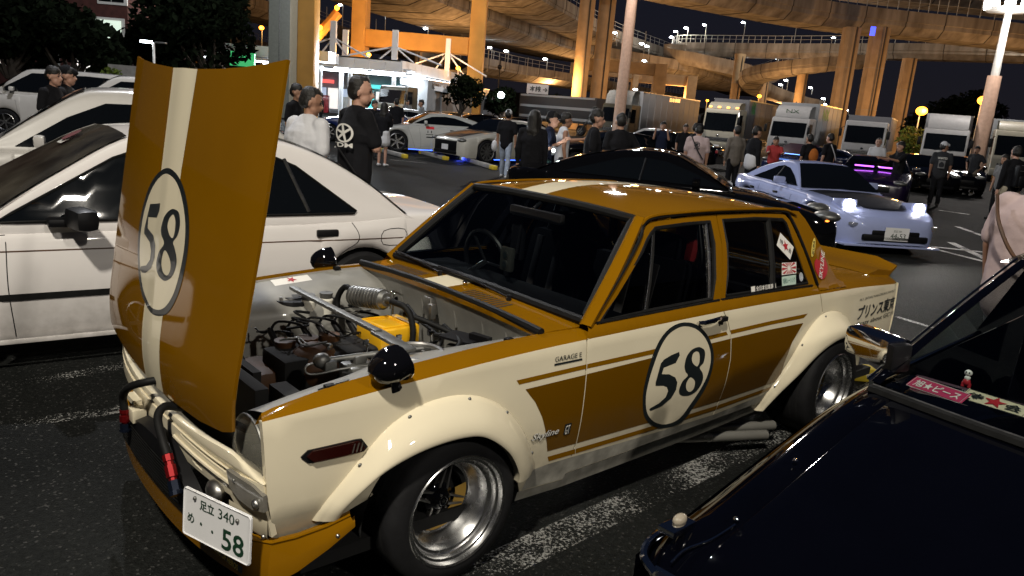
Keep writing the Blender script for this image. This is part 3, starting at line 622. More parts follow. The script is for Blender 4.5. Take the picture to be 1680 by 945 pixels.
# ---------------------------------------------------------------- wheels
def deep_wheel(name, parent, x, yl, z, R, rim, sg, width, detail=True):
    wh = empty(name, (x, yl*sg, z), 0 if sg > 0 else pi, parent)
    t = MB(); h = lambda a: -a
    t.lathe([(rim-.002, .004), (rim+.008, .010), (rim+.030, .008), (R-.030, .002), (R-.012, -.006), (R-.002, -.022), (R, -.05), (R, -width+.05), (R-.01, -width+.02), (R-.03, -width), (rim, -width)], n=72)
    mkobj('tyre', t, M['tyre'], wh, smooth=40)
    for g in (-.06, -.10, -.14):
        t = MB(); t.lathe([(R+.0005, g), (R+.0005, g+.007)], n=48); mkobj('tread_groove', t, M['void'], wh, smooth=30)
    r = MB()
    r.lathe([(rim-.002, .002), (rim+.006, .009), (rim+.003, .013), (rim-.005, .010), (rim-.008, .000), (rim-.011, -.006), (rim-.020, -.009), (rim-.023, -.014), (rim-.026, -.030), (rim-.030, -.034), (rim-.040, -.036), (rim-.043, -.040), (rim-.056, -.075), (rim-.066, -.110), (rim-.070, -.116), (rim-.078, -.120)], n=96)
    mkobj('rim', r, M['alloy'], wh, smooth=25)
    b = MB(); b.lathe([(rim-.078, -.120), (rim-.095, -.122), (rim-.100, -.17)], n=48); b.lathe([(rim-.098, -.165), (.0, -.165)], n=32); mkobj('rim_well', b, M['void'], wh)
    if detail:
        g = MB(); g.lathe([(rim-.0785, -.1175), (rim-.128, -.121)], n=48, a0=pi*.93, a1=pi*1.62); mkobj('gold_ring', g, M['gold'], wh)
        c = MB(); c.lathe([(0, -.085), (.026, -.085), (.036, -.092), (.042, -.106), (.060, -.118)], n=32); mkobj('hub', c, M['gloss'], wh)
        for k in range(4):
            a = pi/2*k+.35
            for da in (-.30, .30):
                s = MB(); p0 = Vector((.034*cos(a+da*2.0), -.106, .034*sin(a+da*2.0))); p1 = Vector(((rim-.082)*cos(a+da*.28), -.116, (rim-.082)*sin(a+da*.28)))
                d = (p1-p0).normalized(); nn = Vector((-d.z, 0, d.x))*.0042
                s.add([p0-nn, p0+nn, p1+nn*.8, p1-nn*.8, p0-nn*1.3-Vector((0, .02, 0)), p0+nn*1.3-Vector((0, .02, 0)), p1+nn-Vector((0, .02, 0)), p1-nn-Vector((0, .02, 0))], [(0, 1, 2, 3), (0, 4, 5, 1), (1, 5, 6, 2), (2, 6, 7, 3), (3, 7, 4, 0)])
                mkobj('spoke', s, M['steel'] if True else None, wh, smooth=0)
            s = MB(); s.cyl((.028*cos(a+.8), -.095, .028*sin(a+.8)), (.028*cos(a+.8), -.083, .028*sin(a+.8)), .005, n=6); mkobj('wheel_nut', s, M['dullsteel'], wh)
        e = MB(); e.tube([(.017*cos(2*pi*k/20), -.084, .017*sin(2*pi*k/20)) for k in range(20)], .0022, 6, closed=True)
        e.prism([(q[0]*1.0, q[1]*1.0) for q in star(0, 0, .011)], (0, -.0845, 0), (1, 0, 0), (0, 0, 1), (0, 1, 0), .002); mkobj('centre_cap', e, M['chrome'], wh, smooth=0)
        e = MB(); e.cyl((.0, .006, rim+.0035), (.03, .006, rim+.001), .004, n=6); mkobj('balance_weight', e, M['steel'], wh)
    return wh
deep_wheel('front_wheel', hero, 0, .808, .287, .287, .208, 1, .25); deep_wheel('front_wheel', hero, 0, .808, .287, .287, .208, -1, .25, False)
deep_wheel('rear_wheel', hero, -2.645, .878, .295, .295, .205, 1, .30); deep_wheel('rear_wheel', hero, -2.645, .878, .295, .295, .205, -1, .30, False)
# wheel wells, floor, firewall (dark shells)
for x, w0 in ((0.03, .345), (-2.66, .36)):
    for sg in (1, -1):
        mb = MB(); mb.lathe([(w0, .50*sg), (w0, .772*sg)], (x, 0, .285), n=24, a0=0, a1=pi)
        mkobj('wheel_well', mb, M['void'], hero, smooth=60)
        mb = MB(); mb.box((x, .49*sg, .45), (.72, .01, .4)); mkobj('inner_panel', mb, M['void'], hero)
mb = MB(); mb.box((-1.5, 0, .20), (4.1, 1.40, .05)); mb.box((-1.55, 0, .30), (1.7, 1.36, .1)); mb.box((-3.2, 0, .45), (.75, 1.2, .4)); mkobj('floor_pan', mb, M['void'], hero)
# ---------------------------------------------------------------- lamps, handles, mirrors
mk_ = [(-.575, .622), (-.552, .600), (-.385, .600), (-.372, .612), (-.392, .640), (-.41, .642), (-.555, .638)]
mko = lambda P: [(-p[0], p[1]) for p in P]
patch('marker_lamp_base', mko(scl(mk_, 1.10)), sd, M['black'], hero, .05, off=.006, rim=.008, flip=True)
mk = patch('marker_lamp', mko(scl(mk_, .95)), sd, M['marker'], hero, .05, off=.013, rim=.01, flip=True)
for k in range(3):
    x0 = .425-.014*k; patch('lamp_rib', [(x0, .606), (x0-.005, .606), (x0-.013, .636), (x0-.008, .636)], sd, M['steel'], mk, .05, off=.016, flip=True)
def handle(xc, zc, sg=1):
    b = MB(); y = hS(xc, zc)-.004
    b.tube([(xc+.105, (y+.012)*sg, zc-.006), (xc+.085, (y+.030)*sg, zc-.004), (xc+.02, (y+.034)*sg, zc), (xc-.03, (y+.030)*sg, zc+.002), (xc-.06, (y+.02)*sg, zc+.002)], [.008, .011, .012, .011, .009], 8)
    h_ = mkobj('door_handle', b, M['chrome'], hero)
    b = MB(); b.box((xc-.085, (y+.018)*sg, zc-.008), (.045, .026, .024), bev=.006); b.box((xc-.078, (y+.014)*sg, zc-.024), (.016, .012, .026), bev=.004); mkobj('latch_button', b, M['black'], h_)
    if sg > 0: b = MB(); b.cyl((xc-.075, y*sg, zc-.105), (xc-.075, (y+.008)*sg, zc-.105), .012, n=12); mkobj('key_lock', b, M['dullsteel'], h_)
handle(-1.46, .828); handle(-1.46, .828, -1)
R3 = Matrix.Rotation(.25, 3, 'Z')
def fender_mirror(x, y, z, sg):
    b = MB(); rows = []
    for i in range(13):
        t = i/12; xx = .115*(1-t*1.0)-.035; r = sqrt(max(0, 1-(1-t)**2.2)); 
        rows.append([(xx, .070*r*cos(2*pi*k/20), max(-.026-.02*(1-t), .064*r*sin(2*pi*k/20))) for k in range(20)])
    b.grid(rows, closeu=True); o = mkobj('fender_mirror', b, M['gloss'], hero, smooth=50); o.location = (x, y*sg, z); o.rotation_euler = (0, .12, .18*sg)
    b = MB(); b.lathe([(.0, -.036), (.055, -.036), (.078, -.033), (.078, -.03)], axis='X', n=20); g_ = mkobj('mirror_glass', b, M['chrome'], o); g_.scale = (1, 1, .72)
    b = MB(); b.tube([(-.02, -.01*sg, -.09), (-.01, -.01*sg, -.04), (0, 0, -.02)], [.028, .018, .016], 8); mkobj('mirror_stem', b, M['gloss'], o)
fender_mirror(.285, .765, .868, 1); fender_mirror(-.285, .765, .875, -1)
M['pipe'] = mat('bright_pipe', (.34, .33, .30), .22, metal=.6, var=.1)
for i in range(2):
    b = MB(); e0, e1 = ((Vector((-1.50, .47, .125)), Vector((-2.25, .765, .112))), (Vector((-1.45, .53, .12)), Vector((-2.12, .80, .098))))[i]; b.cyl(e0, e1, .027, n=20, caps=False); b.cyl(e0, e1-(e1-e0)*.004, .024, n=20, caps=False); mkobj('exhaust_pipe', b, M['pipe'], hero)
# ---------------------------------------------------------------- front end
def xf(y, o=0): return .78-.08*(abs(y)/.72)**2.4+o
fr = lambda y, z: (xf(y, .0)-(.0 if z > .5 else (.5-z)*.18), y, z)
# top beam (rounded)
mb = MB(); rows = []
for k in range(33):
    y = -.735+1.47*k/32; x = xf(y); zt_ = sinterp([(-.74, .60), (-.2, .595), (.16, .590), (.38, .597), (.56, .604), (.70, .565), (.74, .555)], y); zb_ = sinterp([(-.74, .553), (.24, .556), (.566, .541), (.74, .545)], y)
    rows.append([(x-.07, y, zt_-.05), (x-.035, y, zt_-.018), (x-.016, y, zt_-.006), (x-.004, y, zt_-.008), (x, y, lerp(zt_, zb_, .6)), (x-.006, y, zb_), (x-.03, y, zb_-.008)])
mb.grid(rows); mkobj('front_beam', mb, M['cream'], hero, smooth=60)
lowz = lambda y: sinterp([(-.74, .50), (-.2, .505), (.06, .468), (.35, .458), (.55, .455), (.74, .40)], y)
fo_ = [(-.735, .548), (-.2, .553), (.24, .552), (.56, .538), (.735, .548), (.74, .46), (.745, .37), (.60, .385), (.56, .445), (.35, .452), (.16, .455), (.06, .465), (-.06, .472), (-.2, .505), (-.735, .50)]
slot = [(.244, .548), (.56, .536), (.552, .522), (.248, .540)]
fp = patch('front_panel', fo_, fr, M['cream'], hero, .05, holes=[slot, [(.329, .492), (.375, .489), (.398, .474), (.392, .464), (.35, .468), (.330, .478)]], rim=.02)
mb = MB(); mb.box((.64, 0, .47), (.02, 1.3, .22)); mkobj('front_recess', mb, M['void'], hero); mb = MB(); mb.cyl((.49, .0, .56), (.535, 0, .56), .19, n=24); mb.box((.53, 0, .56), (.03, .6, .36)); mkobj('fan_shroud', mb, M['void'], hero)
# crease and lip under the slot
mb = MB(); mb.tube([(xf(y, .004), y, sinterp([(.2, .520), (.56, .500), (.70, .49)], y)) for y in [.2+.05*k for k in range(11)]], .006, 6); mkobj('panel_crease', mb, M['cream'], hero)
# indicator
ind = [(.576, .545), (.70, .537), (.752, .520), (.758, .470), (.706, .458), (.64, .468), (.592, .492)]
mb = MB(); patch('indicator_lamp', ind, lambda y, z: (xf(y, .012), y, z), mat('indicator_lens', (.16, .15, .13), .12, coat=1, var=.2, scale=14), hero, .04, rim=.015)
mb.ball((xf(.72, .014), .725, .487), (.012, .016, .016), 12, 8); mb.ball((xf(.62, .016), .62, .525), (.004, .006, .006), 8, 6); mkobj('lamp_bulb', mb, M['steel'], hero)
# headlamp: bowl, reflector, glass
for sg in (1, -1):
    hc = Vector((.672, .575*sg, .592))
    b = MB(); b.lathe([(.012, -.07), (.06, -.055), (.10, -.02), (.112, .0)], axis='X', n=32); o = mkobj('headlamp', b, mat('reflector', (.42, .41, .36), .35, metal=.35, var=.35, scale=25), hero, smooth=60, loc=hc)
    b = MB(); b.lathe([(.0, .040), (.04, .037), (.08, .024), (.108, .002), (.114, -.004)], axis='X', n=32); mkobj('lamp_glass', b, M['lens'], o, smooth=60)
    b = MB(); b.tube([(0, .115*cos(2*pi*k/32), .115*sin(2*pi*k/32)) for k in range(32)], .005, 6, closed=True); mkobj('lamp_bezel', b, M['dullsteel'], o)
    b = MB(); b.cyl((-.05, 0, 0), (-.01, 0, 0), .012, n=10); b.box((-.02, .02, .01), (.01, .05, .006)); mkobj('lamp_bulb', b, M['steel'], o)
    b = MB(); b.box((.50, .55*sg, .60), (.06, .30, .26)); mkobj('lamp_bucket', b, M['void'], hero)
# lower valance behind the plate
mb = MB(); rows = []
for k in range(25):
    y = -.72+1.44*k/24; rows.append([(xf(y, -.02), y, lowz(y)), (xf(y, -.03), y, lowz(y)-.06), (xf(y, -.05), y, .34), (xf(y, -.10), y, .30)])
mb.grid(rows[:12]); mkobj('lower_valance', mb, M['cream'], hero, smooth=50)
mb = MB(); mb.grid([[(xf(y, -.012), y, .425), (xf(y, -.012), y, .37), (xf(y, -.03), y, .345)] for y in [.55+.19*k/6 for k in range(7)]]); mkobj('lower_valance', mb, M['cream'], hero, smooth=50)
# chin spoiler
top = [(xf(y, .012), y, sinterp([(-.76, .345), (-.3, .33), (0, .315), (.3, .31), (.6, .345), (.76, .36)], y)) for y in [-.70+1.4*k/22 for k in range(23)]]
bot = [(xf(y, .008), y, sinterp([(-.76, .21), (0, .190), (.5, .205), (.76, .222)], y)) for y in [-.72+1.44*k/22 for k in range(23)]]
def sidepts(sg): return [((.672, .745*sg, .350), (.690, .765*sg, .225)), ((.60, .758*sg, .352), (.60, .785*sg, .262)), ((.50, .775*sg, .368), (.505, .80*sg, .315)), ((.43, .795*sg, .395), (.42, .812*sg, .372))]
ln = [(a, b) for a, b in reversed(sidepts(-1))]+list(zip(top, bot))+sidepts(1)
rows = []
for a, b in ln:
    a = Vector(a); b = Vector(b); cx_ = Vector((.2, a.y*.5, .3)); inn = (cx_-b); inn.z = 0; inn = inn.normalized()*.05
    rows.append([a+inn.normalized()*.03+Vector((0, 0, .002)), a, a.lerp(b, .08)+Vector((0, 0, .0)), a.lerp(b, .55)-inn*.10, b, b+Vector((0, 0, -.012)), b+inn])
mb = MB(); mb.grid(rows); mkobj('chin_spoiler', mb, M['ochre'], hero, smooth=28)
pt = MB(); pt.tube([Vector(a)+Vector((0, 0, .004)) for a, b in ln[:]], .006, 6); mkobj('spoiler_trim', pt, M['ochre'], hero)
for p in ((.725, .715, .352), (.69, .73, .372), (.475, .80, .34)):
    mb = MB(); mb.ball(p, .008, 8, 6); mkobj('bolt', mb, M['steel'], hero)
# oil cooler: black finned box across the front
oc = MB(); ocx = lambda y: xf(y, .045)
rows = [[(xf(y, .00), y, sinterp([(-.30, .40), (-.22, .455), (-.016, .502), (.172, .512), (.358, .435), (.42, .39)], y)), (ocx(y), y, sinterp([(-.30, .40), (-.22, .445), (-.016, .492), (.172, .502), (.358, .430), (.42, .385)], y)), (ocx(y)+.004, y, .36), (ocx(y), y, .33), (xf(y, .0), y, .325)] for y in [-.30+.72*k/18 for k in range(19)]]
oc.grid(rows); oc.f += [tuple(range(5)), tuple(range(18*5, 19*5))]; occ = mkobj('oil_cooler', oc, M['black'], hero, smooth=30)
for k in range(9):
    z = .345+.012*k; f_ = MB(); f_.tube([(xf(y, .050), y, z) for y in [-.24+.6*q/10 for q in range(11)]], .0022, 4); mkobj('cooler_fin', f_, M['rubber'], occ)
# tow hook bracket, hoses
b = MB(); b.box((xf(-.1, .03), -.12, .49), (.05, .06, .05), bev=.004); b.box((xf(-.15, .02), -.20, .52), (.03, .10, .02)); mkobj('cooler_bracket', b, M['cream'], hero)
def hose(P, r=.016, name='hose', m='rubber'): b = MB(); b.tube(crom(P, 6), r, 10); return mkobj(name, b, M[m], hero, smooth=60)
h1 = hose([(.70, .02, .66), (.80, .0, .655), (.845, -.07, .62), (.85, -.145, .56), (.845, -.150, .50)], .0145)
h2 = hose([(.74, .16, .60), (.80, .17, .62), (.835, .21, .60), (.845, .29, .555), (.845, .335, .520)], .0145)
def fitting(a, b, parent):
    a = Vector(a); b = Vector(b); q = MB()
    for t0, t1, r in ((0, .18, .018), (.18, .3, .014), (.3, .62, .019), (.62, .72, .013)): q.cyl(a.lerp(b, t0), a.lerp(b, t1), r, n=8)
    mkobj('hose_fitting', q, M['red'], parent, smooth=20); q = MB(); q.cyl(a.lerp(b, .72), b, .019, n=6); q.cyl(b, b+(b-a)*.12, .022, n=12); mkobj('hose_nut', q, mat('blue_black_anodised', (.01, .015, .03), .25, metal=.6, var=0), parent, smooth=20)
fitting((.845, -.150, .505), (.845, -.145, .430), h1); fitting((.845, .335, .520), (.845, .41, .425), h2)
# number plate (330 x 165 mm), turned with the corner of the car
psh = Vector((.036, .097, .060)); pa = Vector((.802, .364, .407))+psh; pb = Vector((.708, .680, .417))+psh; ex = (pb-pa).normalized(); ez = Vector((-.06, -.03, 1)); ez = (ez-ex*ez.dot(ex)).normalized(); en = ex.cross(ez)
pc = (pa+pb)/2-ez*.08
pl = lambda u, v: pc+ex*u*.96+ez*v*.96
rr = []
for cx_, cz_, a0 in ((.155, .0725, 0), (-.155, .0725, pi/2), (-.155, -.0725, pi), (.155, -.0725, 3*pi/2)):
    rr += [(cx_+.010*cos(a0+q*pi/8), cz_+.010*sin(a0+q*pi/8)) for q in range(5)]
plate = patch('number_plate', rr, lambda u, v: pl(u, v), M['plate'], hero, .08, off=.0, rim=.006)
b = MB(); b.tube([pl(u*.985, v*.965)+en*.001 for u, v in rr], .0022, 4, closed=True); mkobj('plate_rim', b, M['plate'], plate)
letters('plate_lettering', '足立', pl, M['plategreen'], plate, .04, at=(-.045, .045), off=.0015, bold=.012, width=.072, height=.036)
letters('plate_lettering', '340', pl, M['plategreen'], plate, .04, at=(.050, .045), off=.0015, bold=.0, width=.078, height=.034)
letters('plate_lettering', 'め', pl, M['plategreen'], plate, .04, at=(-.125, -.015), off=.0015, bold=.008, width=.034, height=.034)
letters('plate_lettering', '58', pl, M['plategreen'], plate, .04, at=(.085, -.032), off=.0015, bold=.010, width=.105, height=.070)
for u, v in ((-.072, -.020), (-.015, -.028)):
    patch('plate_dot', [(u+.005*cos(t), v+.006*sin(t)) for t in [k*pi/5 for k in range(10)]], pl, M['plategreen'], plate, .05, off=.0015)
for u in (-.105, .105): b = MB(); b.ball(pl(u, .058 if u < 0 else .05)+en*.002, (.007, .007, .007), 8, 6); mkobj('plate_screw', b, M['dullsteel'], plate)
b = MB(); b.ball((.745, .49, .435), (.03, .05, .035)); mkobj('horn', b, M['steel'], hero)
b = MB(); b.box(pc-en*.05, (.03, .04, .06)); mkobj('plate_bracket', b, M['black'], hero)
# bumper sticker on the chin spoiler
kx = lambda u, v: (xf(u, .026)+.0, u, v+.02*0)
ks = [(.615, .328), (.785, .318), (.785, .288), (.615, .298)]
def chin(u, v):     # surface of the spoiler at (y, z)
    return (xf(u, .018), u, v)
# ---------------------------------------------------------------- engine bay
bay = M['baygrey']
for sg in (1, -1):
    mb = MB(); rows = []
    for i in range(25):
        x = .66-1.16*i/24; zi = ftop(x, .68)-.012; tw = math.exp(-((x-.02)/.26)**2)
        rows.append([(x, .681*sg, zi), (x, (.665-.0*tw)*sg, zi-.006), (x, (.60-.03*tw)*sg, zi-.022), (x, (.54-.05*tw)*sg, zi-.042), (x, (.49-.09*tw)*sg, zi-.075), (x, (.47-.09*tw)*sg, zi-.11), (x, (.45-.07*tw)*sg, .45), (x, .44*sg, .30)])
    mb.grid(rows); mkobj('inner_wing', mb, bay, hero, smooth=50)
    mb = MB(); zt2 = .735; mb.lathe([(.030, .012), (.05, .012), (.055, .004), (.095, .004), (.10, -.01), (.105, -.06)], (.02, .50*sg, .765), 'Z', 28); s_ = mkobj('strut_tower', mb, M['dullsteel'] if sg > 0 else M['black'], hero, smooth=30)
    for k in range(4): b = MB(); b.cyl((.02+.075*cos(k*pi/2+.4), .50*sg+.075*sin(k*pi/2+.4), .765), (.02+.075*cos(k*pi/2+.4), .50*sg+.075*sin(k*pi/2+.4), .785), .008, n=6); mkobj('bolt', b, M['steel'], hero)
# firewall with ribs
mb = MB(); rows = []
for k in range(2): rows.append([(-.455-.10*(j/5), [-.60, .60][k]*(1 if k else 1), .845-.45*j/5) for j in range(6)])
mb.grid([[(-.452, y, cowlz(-.45, y)-.012), (-.470, y, .80), (-.50, y, .70), (-.52, y, .55), (-.53, y, .35)] for y in [-.68+1.36*q/12 for q in range(13)]]); mkobj('firewall', mb, bay, hero, smooth=40)
for y in (-.50, -.34, -.16, .10, .30, .46): b = MB(); b.box((-.478, y, .785), (.012, .010, .13), Matrix.Rotation(.15, 3, 'Y'), bev=.003); mkobj('firewall_rib', b, bay, hero)
mb = MB(); mb.tube([(-.47, y, .842) for y in (-.66, 0, .66)], .006, 6); mkobj('firewall_flange', mb, bay, hero)
b = MB(); b.box((-.455, -.06, .79), (.05, .055, .085), bev=.005); b.box((-.43, -.015, .775), (.03, .03, .07), bev=.004); b.cyl((-.44, -.03, .76), (-.44, -.03, .72), .012, n=8); mkobj('brake_bracket', b, M['steel'], hero)
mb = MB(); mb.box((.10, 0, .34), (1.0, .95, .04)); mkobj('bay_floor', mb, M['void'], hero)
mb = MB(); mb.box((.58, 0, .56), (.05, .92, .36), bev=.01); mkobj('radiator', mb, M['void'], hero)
# strut brace: flat bar with rounded towers
def bar(name, a, b_, w, h_, m, parent=None):
    a = Vector(a); b_ = Vector(b_); L = (b_-a).length; q = MB(); d = (b_-a).normalized(); q.box((0, 0, 0), (L, w, h_), bev=min(w, h_)*.3)
    o = mkobj(name, q, m, parent or hero, smooth=40); o.location = (a+b_)/2; o.rotation_euler = d.to_track_quat('X', 'Z').to_euler(); return o
bar('strut_brace', (.035, -.47, .825), (.045, .30, .825), .034, .016, M['dullsteel']); bar('strut_brace', (.045, .28, .822), (.02, .49, .80), .055, .014, M['dullsteel'])
b = MB(); b.tube([(.10*cos(t)+.0, .50+.10*sin(t), .795) for t in [k*pi/8 for k in range(16)]], .010, 8, closed=True); mkobj('tower_ring', b, M['steel'], hero)
# engine block, yellow cover, air horns, carburettors
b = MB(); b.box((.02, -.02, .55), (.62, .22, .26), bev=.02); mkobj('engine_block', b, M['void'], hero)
b = MB(); b.box((-.175, .0, .705), (.17, .21, .10), Matrix.Rotation(.0, 3, 'Z'), bev=.018); b.box((-.275, .0, .712), (.04, .19, .10), bev=.015); mkobj('valve_cover', b, M['yellow'], hero, smooth=40)
b = MB(); b.tube([(-.11, -.08, .757), (-.24, -.08, .757), (-.24, .08, .757), (-.11, .08, .757)], .006, 6, closed=True); mkobj('cover_bead', b, M['yellow'], hero)
for k in range(3): b = MB(); b.cyl((.24-.10*k, -.10, .60), (.24-.10*k, -.10, .705), .03+.006*k, .045, n=16); mkobj('dizzy_cap', b, M['rust'], hero)
b = MB(); b.ball((.17, .02, .62), (.11, .10, .10), 20, 12); mkobj('brown_shroud', b, M['rust'], hero); b = MB(); b.box((.36, -.10, .57), (.16, .24, .10), bev=.03); mkobj('brown_shroud', b, M['rust'], hero)
b = MB(); a0 = Vector((-.17, -.27, .815)); a1 = Vector((-.205, -.07, .84)); b.cyl(a0, a1, .046, n=28); ac = mkobj('catch_tank', b, M['dullsteel'], hero, smooth=40)
for t in [.06+.1*k for k in range(9)]:
    b = MB(); d = (a1-a0).normalized(); b.cyl(a0.lerp(a1, t), a0.lerp(a1, t)+d*.008, .048, n=28); mkobj('tank_rib', b, M['steel'], ac, smooth=40)
b = MB(); d = (a1-a0).normalized(); b.cyl(a1, a1+d*.02, .04, .03, n=20); b.cyl(a1+d*.02, a1+d*.045, .014, n=10); mkobj('tank_cap', b, M['dullsteel'], ac, smooth=40)
hose([(-.17, -.27, .83), (-.165, -.34, .84), (-.15, -.38, .78), (-.14, -.36, .70)], .014); hose([(-.20, .0, .85), (-.23, .08, .83), (-.24, .12, .74), (-.22, .13, .60)], .014)
hose([(-.24, .04, .80), (-.30, .12, .78), (-.38, .22, .74), (-.40, .34, .72), (-.36, .42, .74)], .012); hose([(-.42, -.20, .76), (-.36, .0, .74), (-.33, .2, .72), (-.2, .34, .70)], .008, 'wire'); hose([(-.10, -.42, .74), (-.2, -.45, .72), (-.35, -.40, .73), (-.45, -.33, .76)], .009, 'wire')
hose([(-.44, -.30, .79), (-.40, -.31, .80), (-.39, -.30, .72)], .005, 'brake_pipe', 'chrome'); hose([(-.44, -.27, .79), (-.39, -.27, .80), (-.38, -.26, .70)], .005, 'brake_pipe', 'chrome')
for i in range(2):
    b = MB(); x = -.02-.09*i; b.cyl((x, -.42, .70), (x, -.42, .765), .034, n=18); b.ball((x, -.42, .765), (.034, .034, .016), 18, 8); r_ = mkobj('reservoir', b, mat('reservoir_plastic', (.55, .53, .46), .5, var=.1), hero, smooth=40)
    b = MB(); b.cyl((x, -.42, .775), (x, -.42, .80), .028, .032, n=18); mkobj('reservoir_cap', b, M['dullsteel'], r_)
for k in range(6):
    b = MB(); x = .22-.075*k; b.cyl((x, -.20, .64), (x+.01, -.27, .70), .014, n=10); b.tube(crom([(x+.01, -.27, .70), (x-.02, -.25, .74), (x-.08, -.16, .74), (x-.10, -.10, .70)], 4), .006, 6); mkobj('spark_lead', b, M['black'], hero)
fr_ = MB(); fr_.cyl((.24, .28, .735), (-.12, .37, .755), .012, n=12); fb = mkobj('fuel_rail', fr_, M['dullsteel'], hero)
hose([(.29, .27, .73), (.33, .27, .72), (.335, .285, .70), (.30, .30, .695), (.20, .33, .71), (.05, .36, .715)], .0045, 'fuel_pipe', 'dullsteel')
b = MB(); b.ball((.27, .275, .735), (.035, .03, .03), 12, 8); b.box((.25, .29, .72), (.05, .05, .04), bev=.008); mkobj('regulator', b, M['dullsteel'], hero)
for i in range(3):
    for j in (0, 1):
        b = MB(); x = .16-.15*i-.06*j; b.lathe([(.030, .0), (.022, .02), (.020, .06)], (x, .40, .68), 'Y', 16); mkobj('air_horn', b, M['alloy'], hero)
    b = MB(); b.box((.13-.15*i, .31, .67), (.12, .10, .09), bev=.012); b.box((.13-.15*i, .30, .73), (.05, .05, .03), bev=.006); mkobj('carburettor', b, M['dullsteel'], hero)
    b = MB(); b.cyl((.10-.15*i, .31, .73), (.09-.15*i, .30, .80), .004, n=6); b.box((.10-.15*i, .30, .79), (.02, .012, .02)); mkobj('linkage', b, M['chrome'], hero)
random.seed(3)
for k in range(22):
    x = random.uniform(-.40, .30); y = random.uniform(-.42, .44); z = random.uniform(.66, .74); b = MB(); p_ = [Vector((x, y, z))]
    for j in range(4): p_.append(p_[-1]+Vector((random.uniform(-.09, .05), random.uniform(-.08, .08), random.uniform(-.02, .02))))
    b.tube(crom(p_, 4), random.uniform(.003, .007), 6); mkobj('wire', b, M[random.choice(['rubber', 'black', 'rubber', 'dullsteel'])], hero, smooth=60)
for k in range(26):
    x = random.uniform(-.42, .10); y = random.uniform(.12, .46); z = random.uniform(.60, .72); q = random.random(); b = MB()
    if q < .35: b.cyl((x, y, z), (x+random.uniform(-.05, .05), y+random.uniform(-.05, .05), z+.03), random.uniform(.008, .018), n=10)
    elif q < .7: b.box((x, y, z), (random.uniform(.03, .07), random.uniform(.03, .07), random.uniform(.02, .05)), random.uniform(0, 3), bev=.005)
    else: b.tube(crom([(x, y, z), (x-.05, y+.04, z+.03), (x-.10, y+.02, z+.01), (x-.15, y-.03, z)], 4), .006, 6)
    mkobj('engine_fitting', b, M[random.choice(['dullsteel', 'black', 'steel', 'rubber', 'black'])], hero)
b = MB(); b.box((-.34, .34, .76), (.12, .16, .010), .3); b.box((-.37, .42, .765), (.03, .10, .05), .2); mkobj('battery_tray', b, M['black'], hero)
hose([(-.30, .20, .74), (-.33, .30, .755), (-.28, .40, .76), (-.20, .46, .75)], .010, 'wire'); hose([(-.42, .10, .74), (-.38, .22, .745), (-.40, .34, .75)], .010, 'wire')
# inner wing marks
q = lambda u, v: (-u, v, ftop(-u, .68)-.012-.022*(.68-abs(v))/.08+.005)
patch('data_plate', [(-.47, .63), (-.36, .635), (-.34, .60), (-.45, .592)], q, mat('grey_plate', (.12, .12, .11), .5), hero, .05)
patch('bay_sticker', [(-.06, -.60), (-.06, -.655), (.13, -.655), (.13, -.60)], q, M['print'], hero, .05)
patch('sticker_star', star(.035, -.628, .026), lambda u, v: (q(u, v)[0], v, q(u, v)[2]+.003), M['redprint'], hero, .05)
for sg in (1, -1):
    for x in (.45, -.30): b = MB(); b.box((x, .672*sg, ftop(x, .68)-.004), (.035, .025, .016), bev=.005); mkobj('rubber_stop', b, M['rubber'], hero)
# ---------------------------------------------------------------- cabin
cb = M['cloth']
b = MB(); b.box((-.84, 0, .80), (.36, 1.38, .14), bev=.04); b.box((-.86, -.02, .70), (.30, 1.3, .2), bev=.03); mkobj('dashboard', b, cb, hero)
b = MB(); b.box((-2.30, 0, .74), (.30, 1.25, .06), bev=.02); b.box((-2.15, 0, .62), (.16, 1.2, .5), Matrix.Rotation(-.2, 3, 'Y'), bev=.05); b.box((-1.92, 0, .42), (.5, 1.2, .16), bev=.05); mkobj('rear_bench', b, cb, hero)
for sg in (1, -1):
    b = MB(); b.box((-1.28, .34*sg, .46), (.46, .46, .14), bev=.05); b.box((-1.52, .34*sg, .74), (.14, .46, .62), Matrix.Rotation(-.22, 3, 'Y'), bev=.06); b.box((-1.60, .34*sg, 1.08), (.11, .26, .16), Matrix.Rotation(-.15, 3, 'Y'), bev=.05)
    s_ = mkobj('front_seat', b, cb, hero)
    for e in (-.08, .08): b = MB(); b.box((-1.425, .34*sg+e, .82), (.012, .05, .40), Matrix.Rotation(-.22, 3, 'Y'), bev=.004); mkobj('harness_belt', b, mat('belt_dark', (.02, .015, .015), .8), s_)
b = MB(); b.tube([(-1.0+.03*sin(t), -.34+.17*cos(t), .90+.17*sin(t)) for t in [k*pi/12 for k in range(24)]], .014, 8, closed=True); b.cyl((-.86, -.34, .84), (-1.0, -.34, .90), .02, n=8)
for t in (0, 2.1, 4.2): b.cyl((-1.0, -.34, .90), (-1.0+.03*sin(t), -.34+.17*cos(t), .90+.17*sin(t)), .009, n=6)
mkobj('steering_wheel', b, M['black'], hero)
b = MB(); b.box((-.98, .042, 1.218), (.035, .37, .05), bev=.012); b.cyl((-1.0, .0, 1.24), (-1.06, .0, 1.28), .01, n=8); rm = mkobj('interior_mirror', b, M['black'], hero)
b = MB(); b.box((-1.02, -.12, 1.09), (.03, .09, .26), bev=.02); b.tube([(-1.02, -.08, 1.24), (-1.0, -.085, 1.12), (-.98, -.08, 1.0)], .008, 6); mkobj('hanging_charm', b, M['black'], hero)
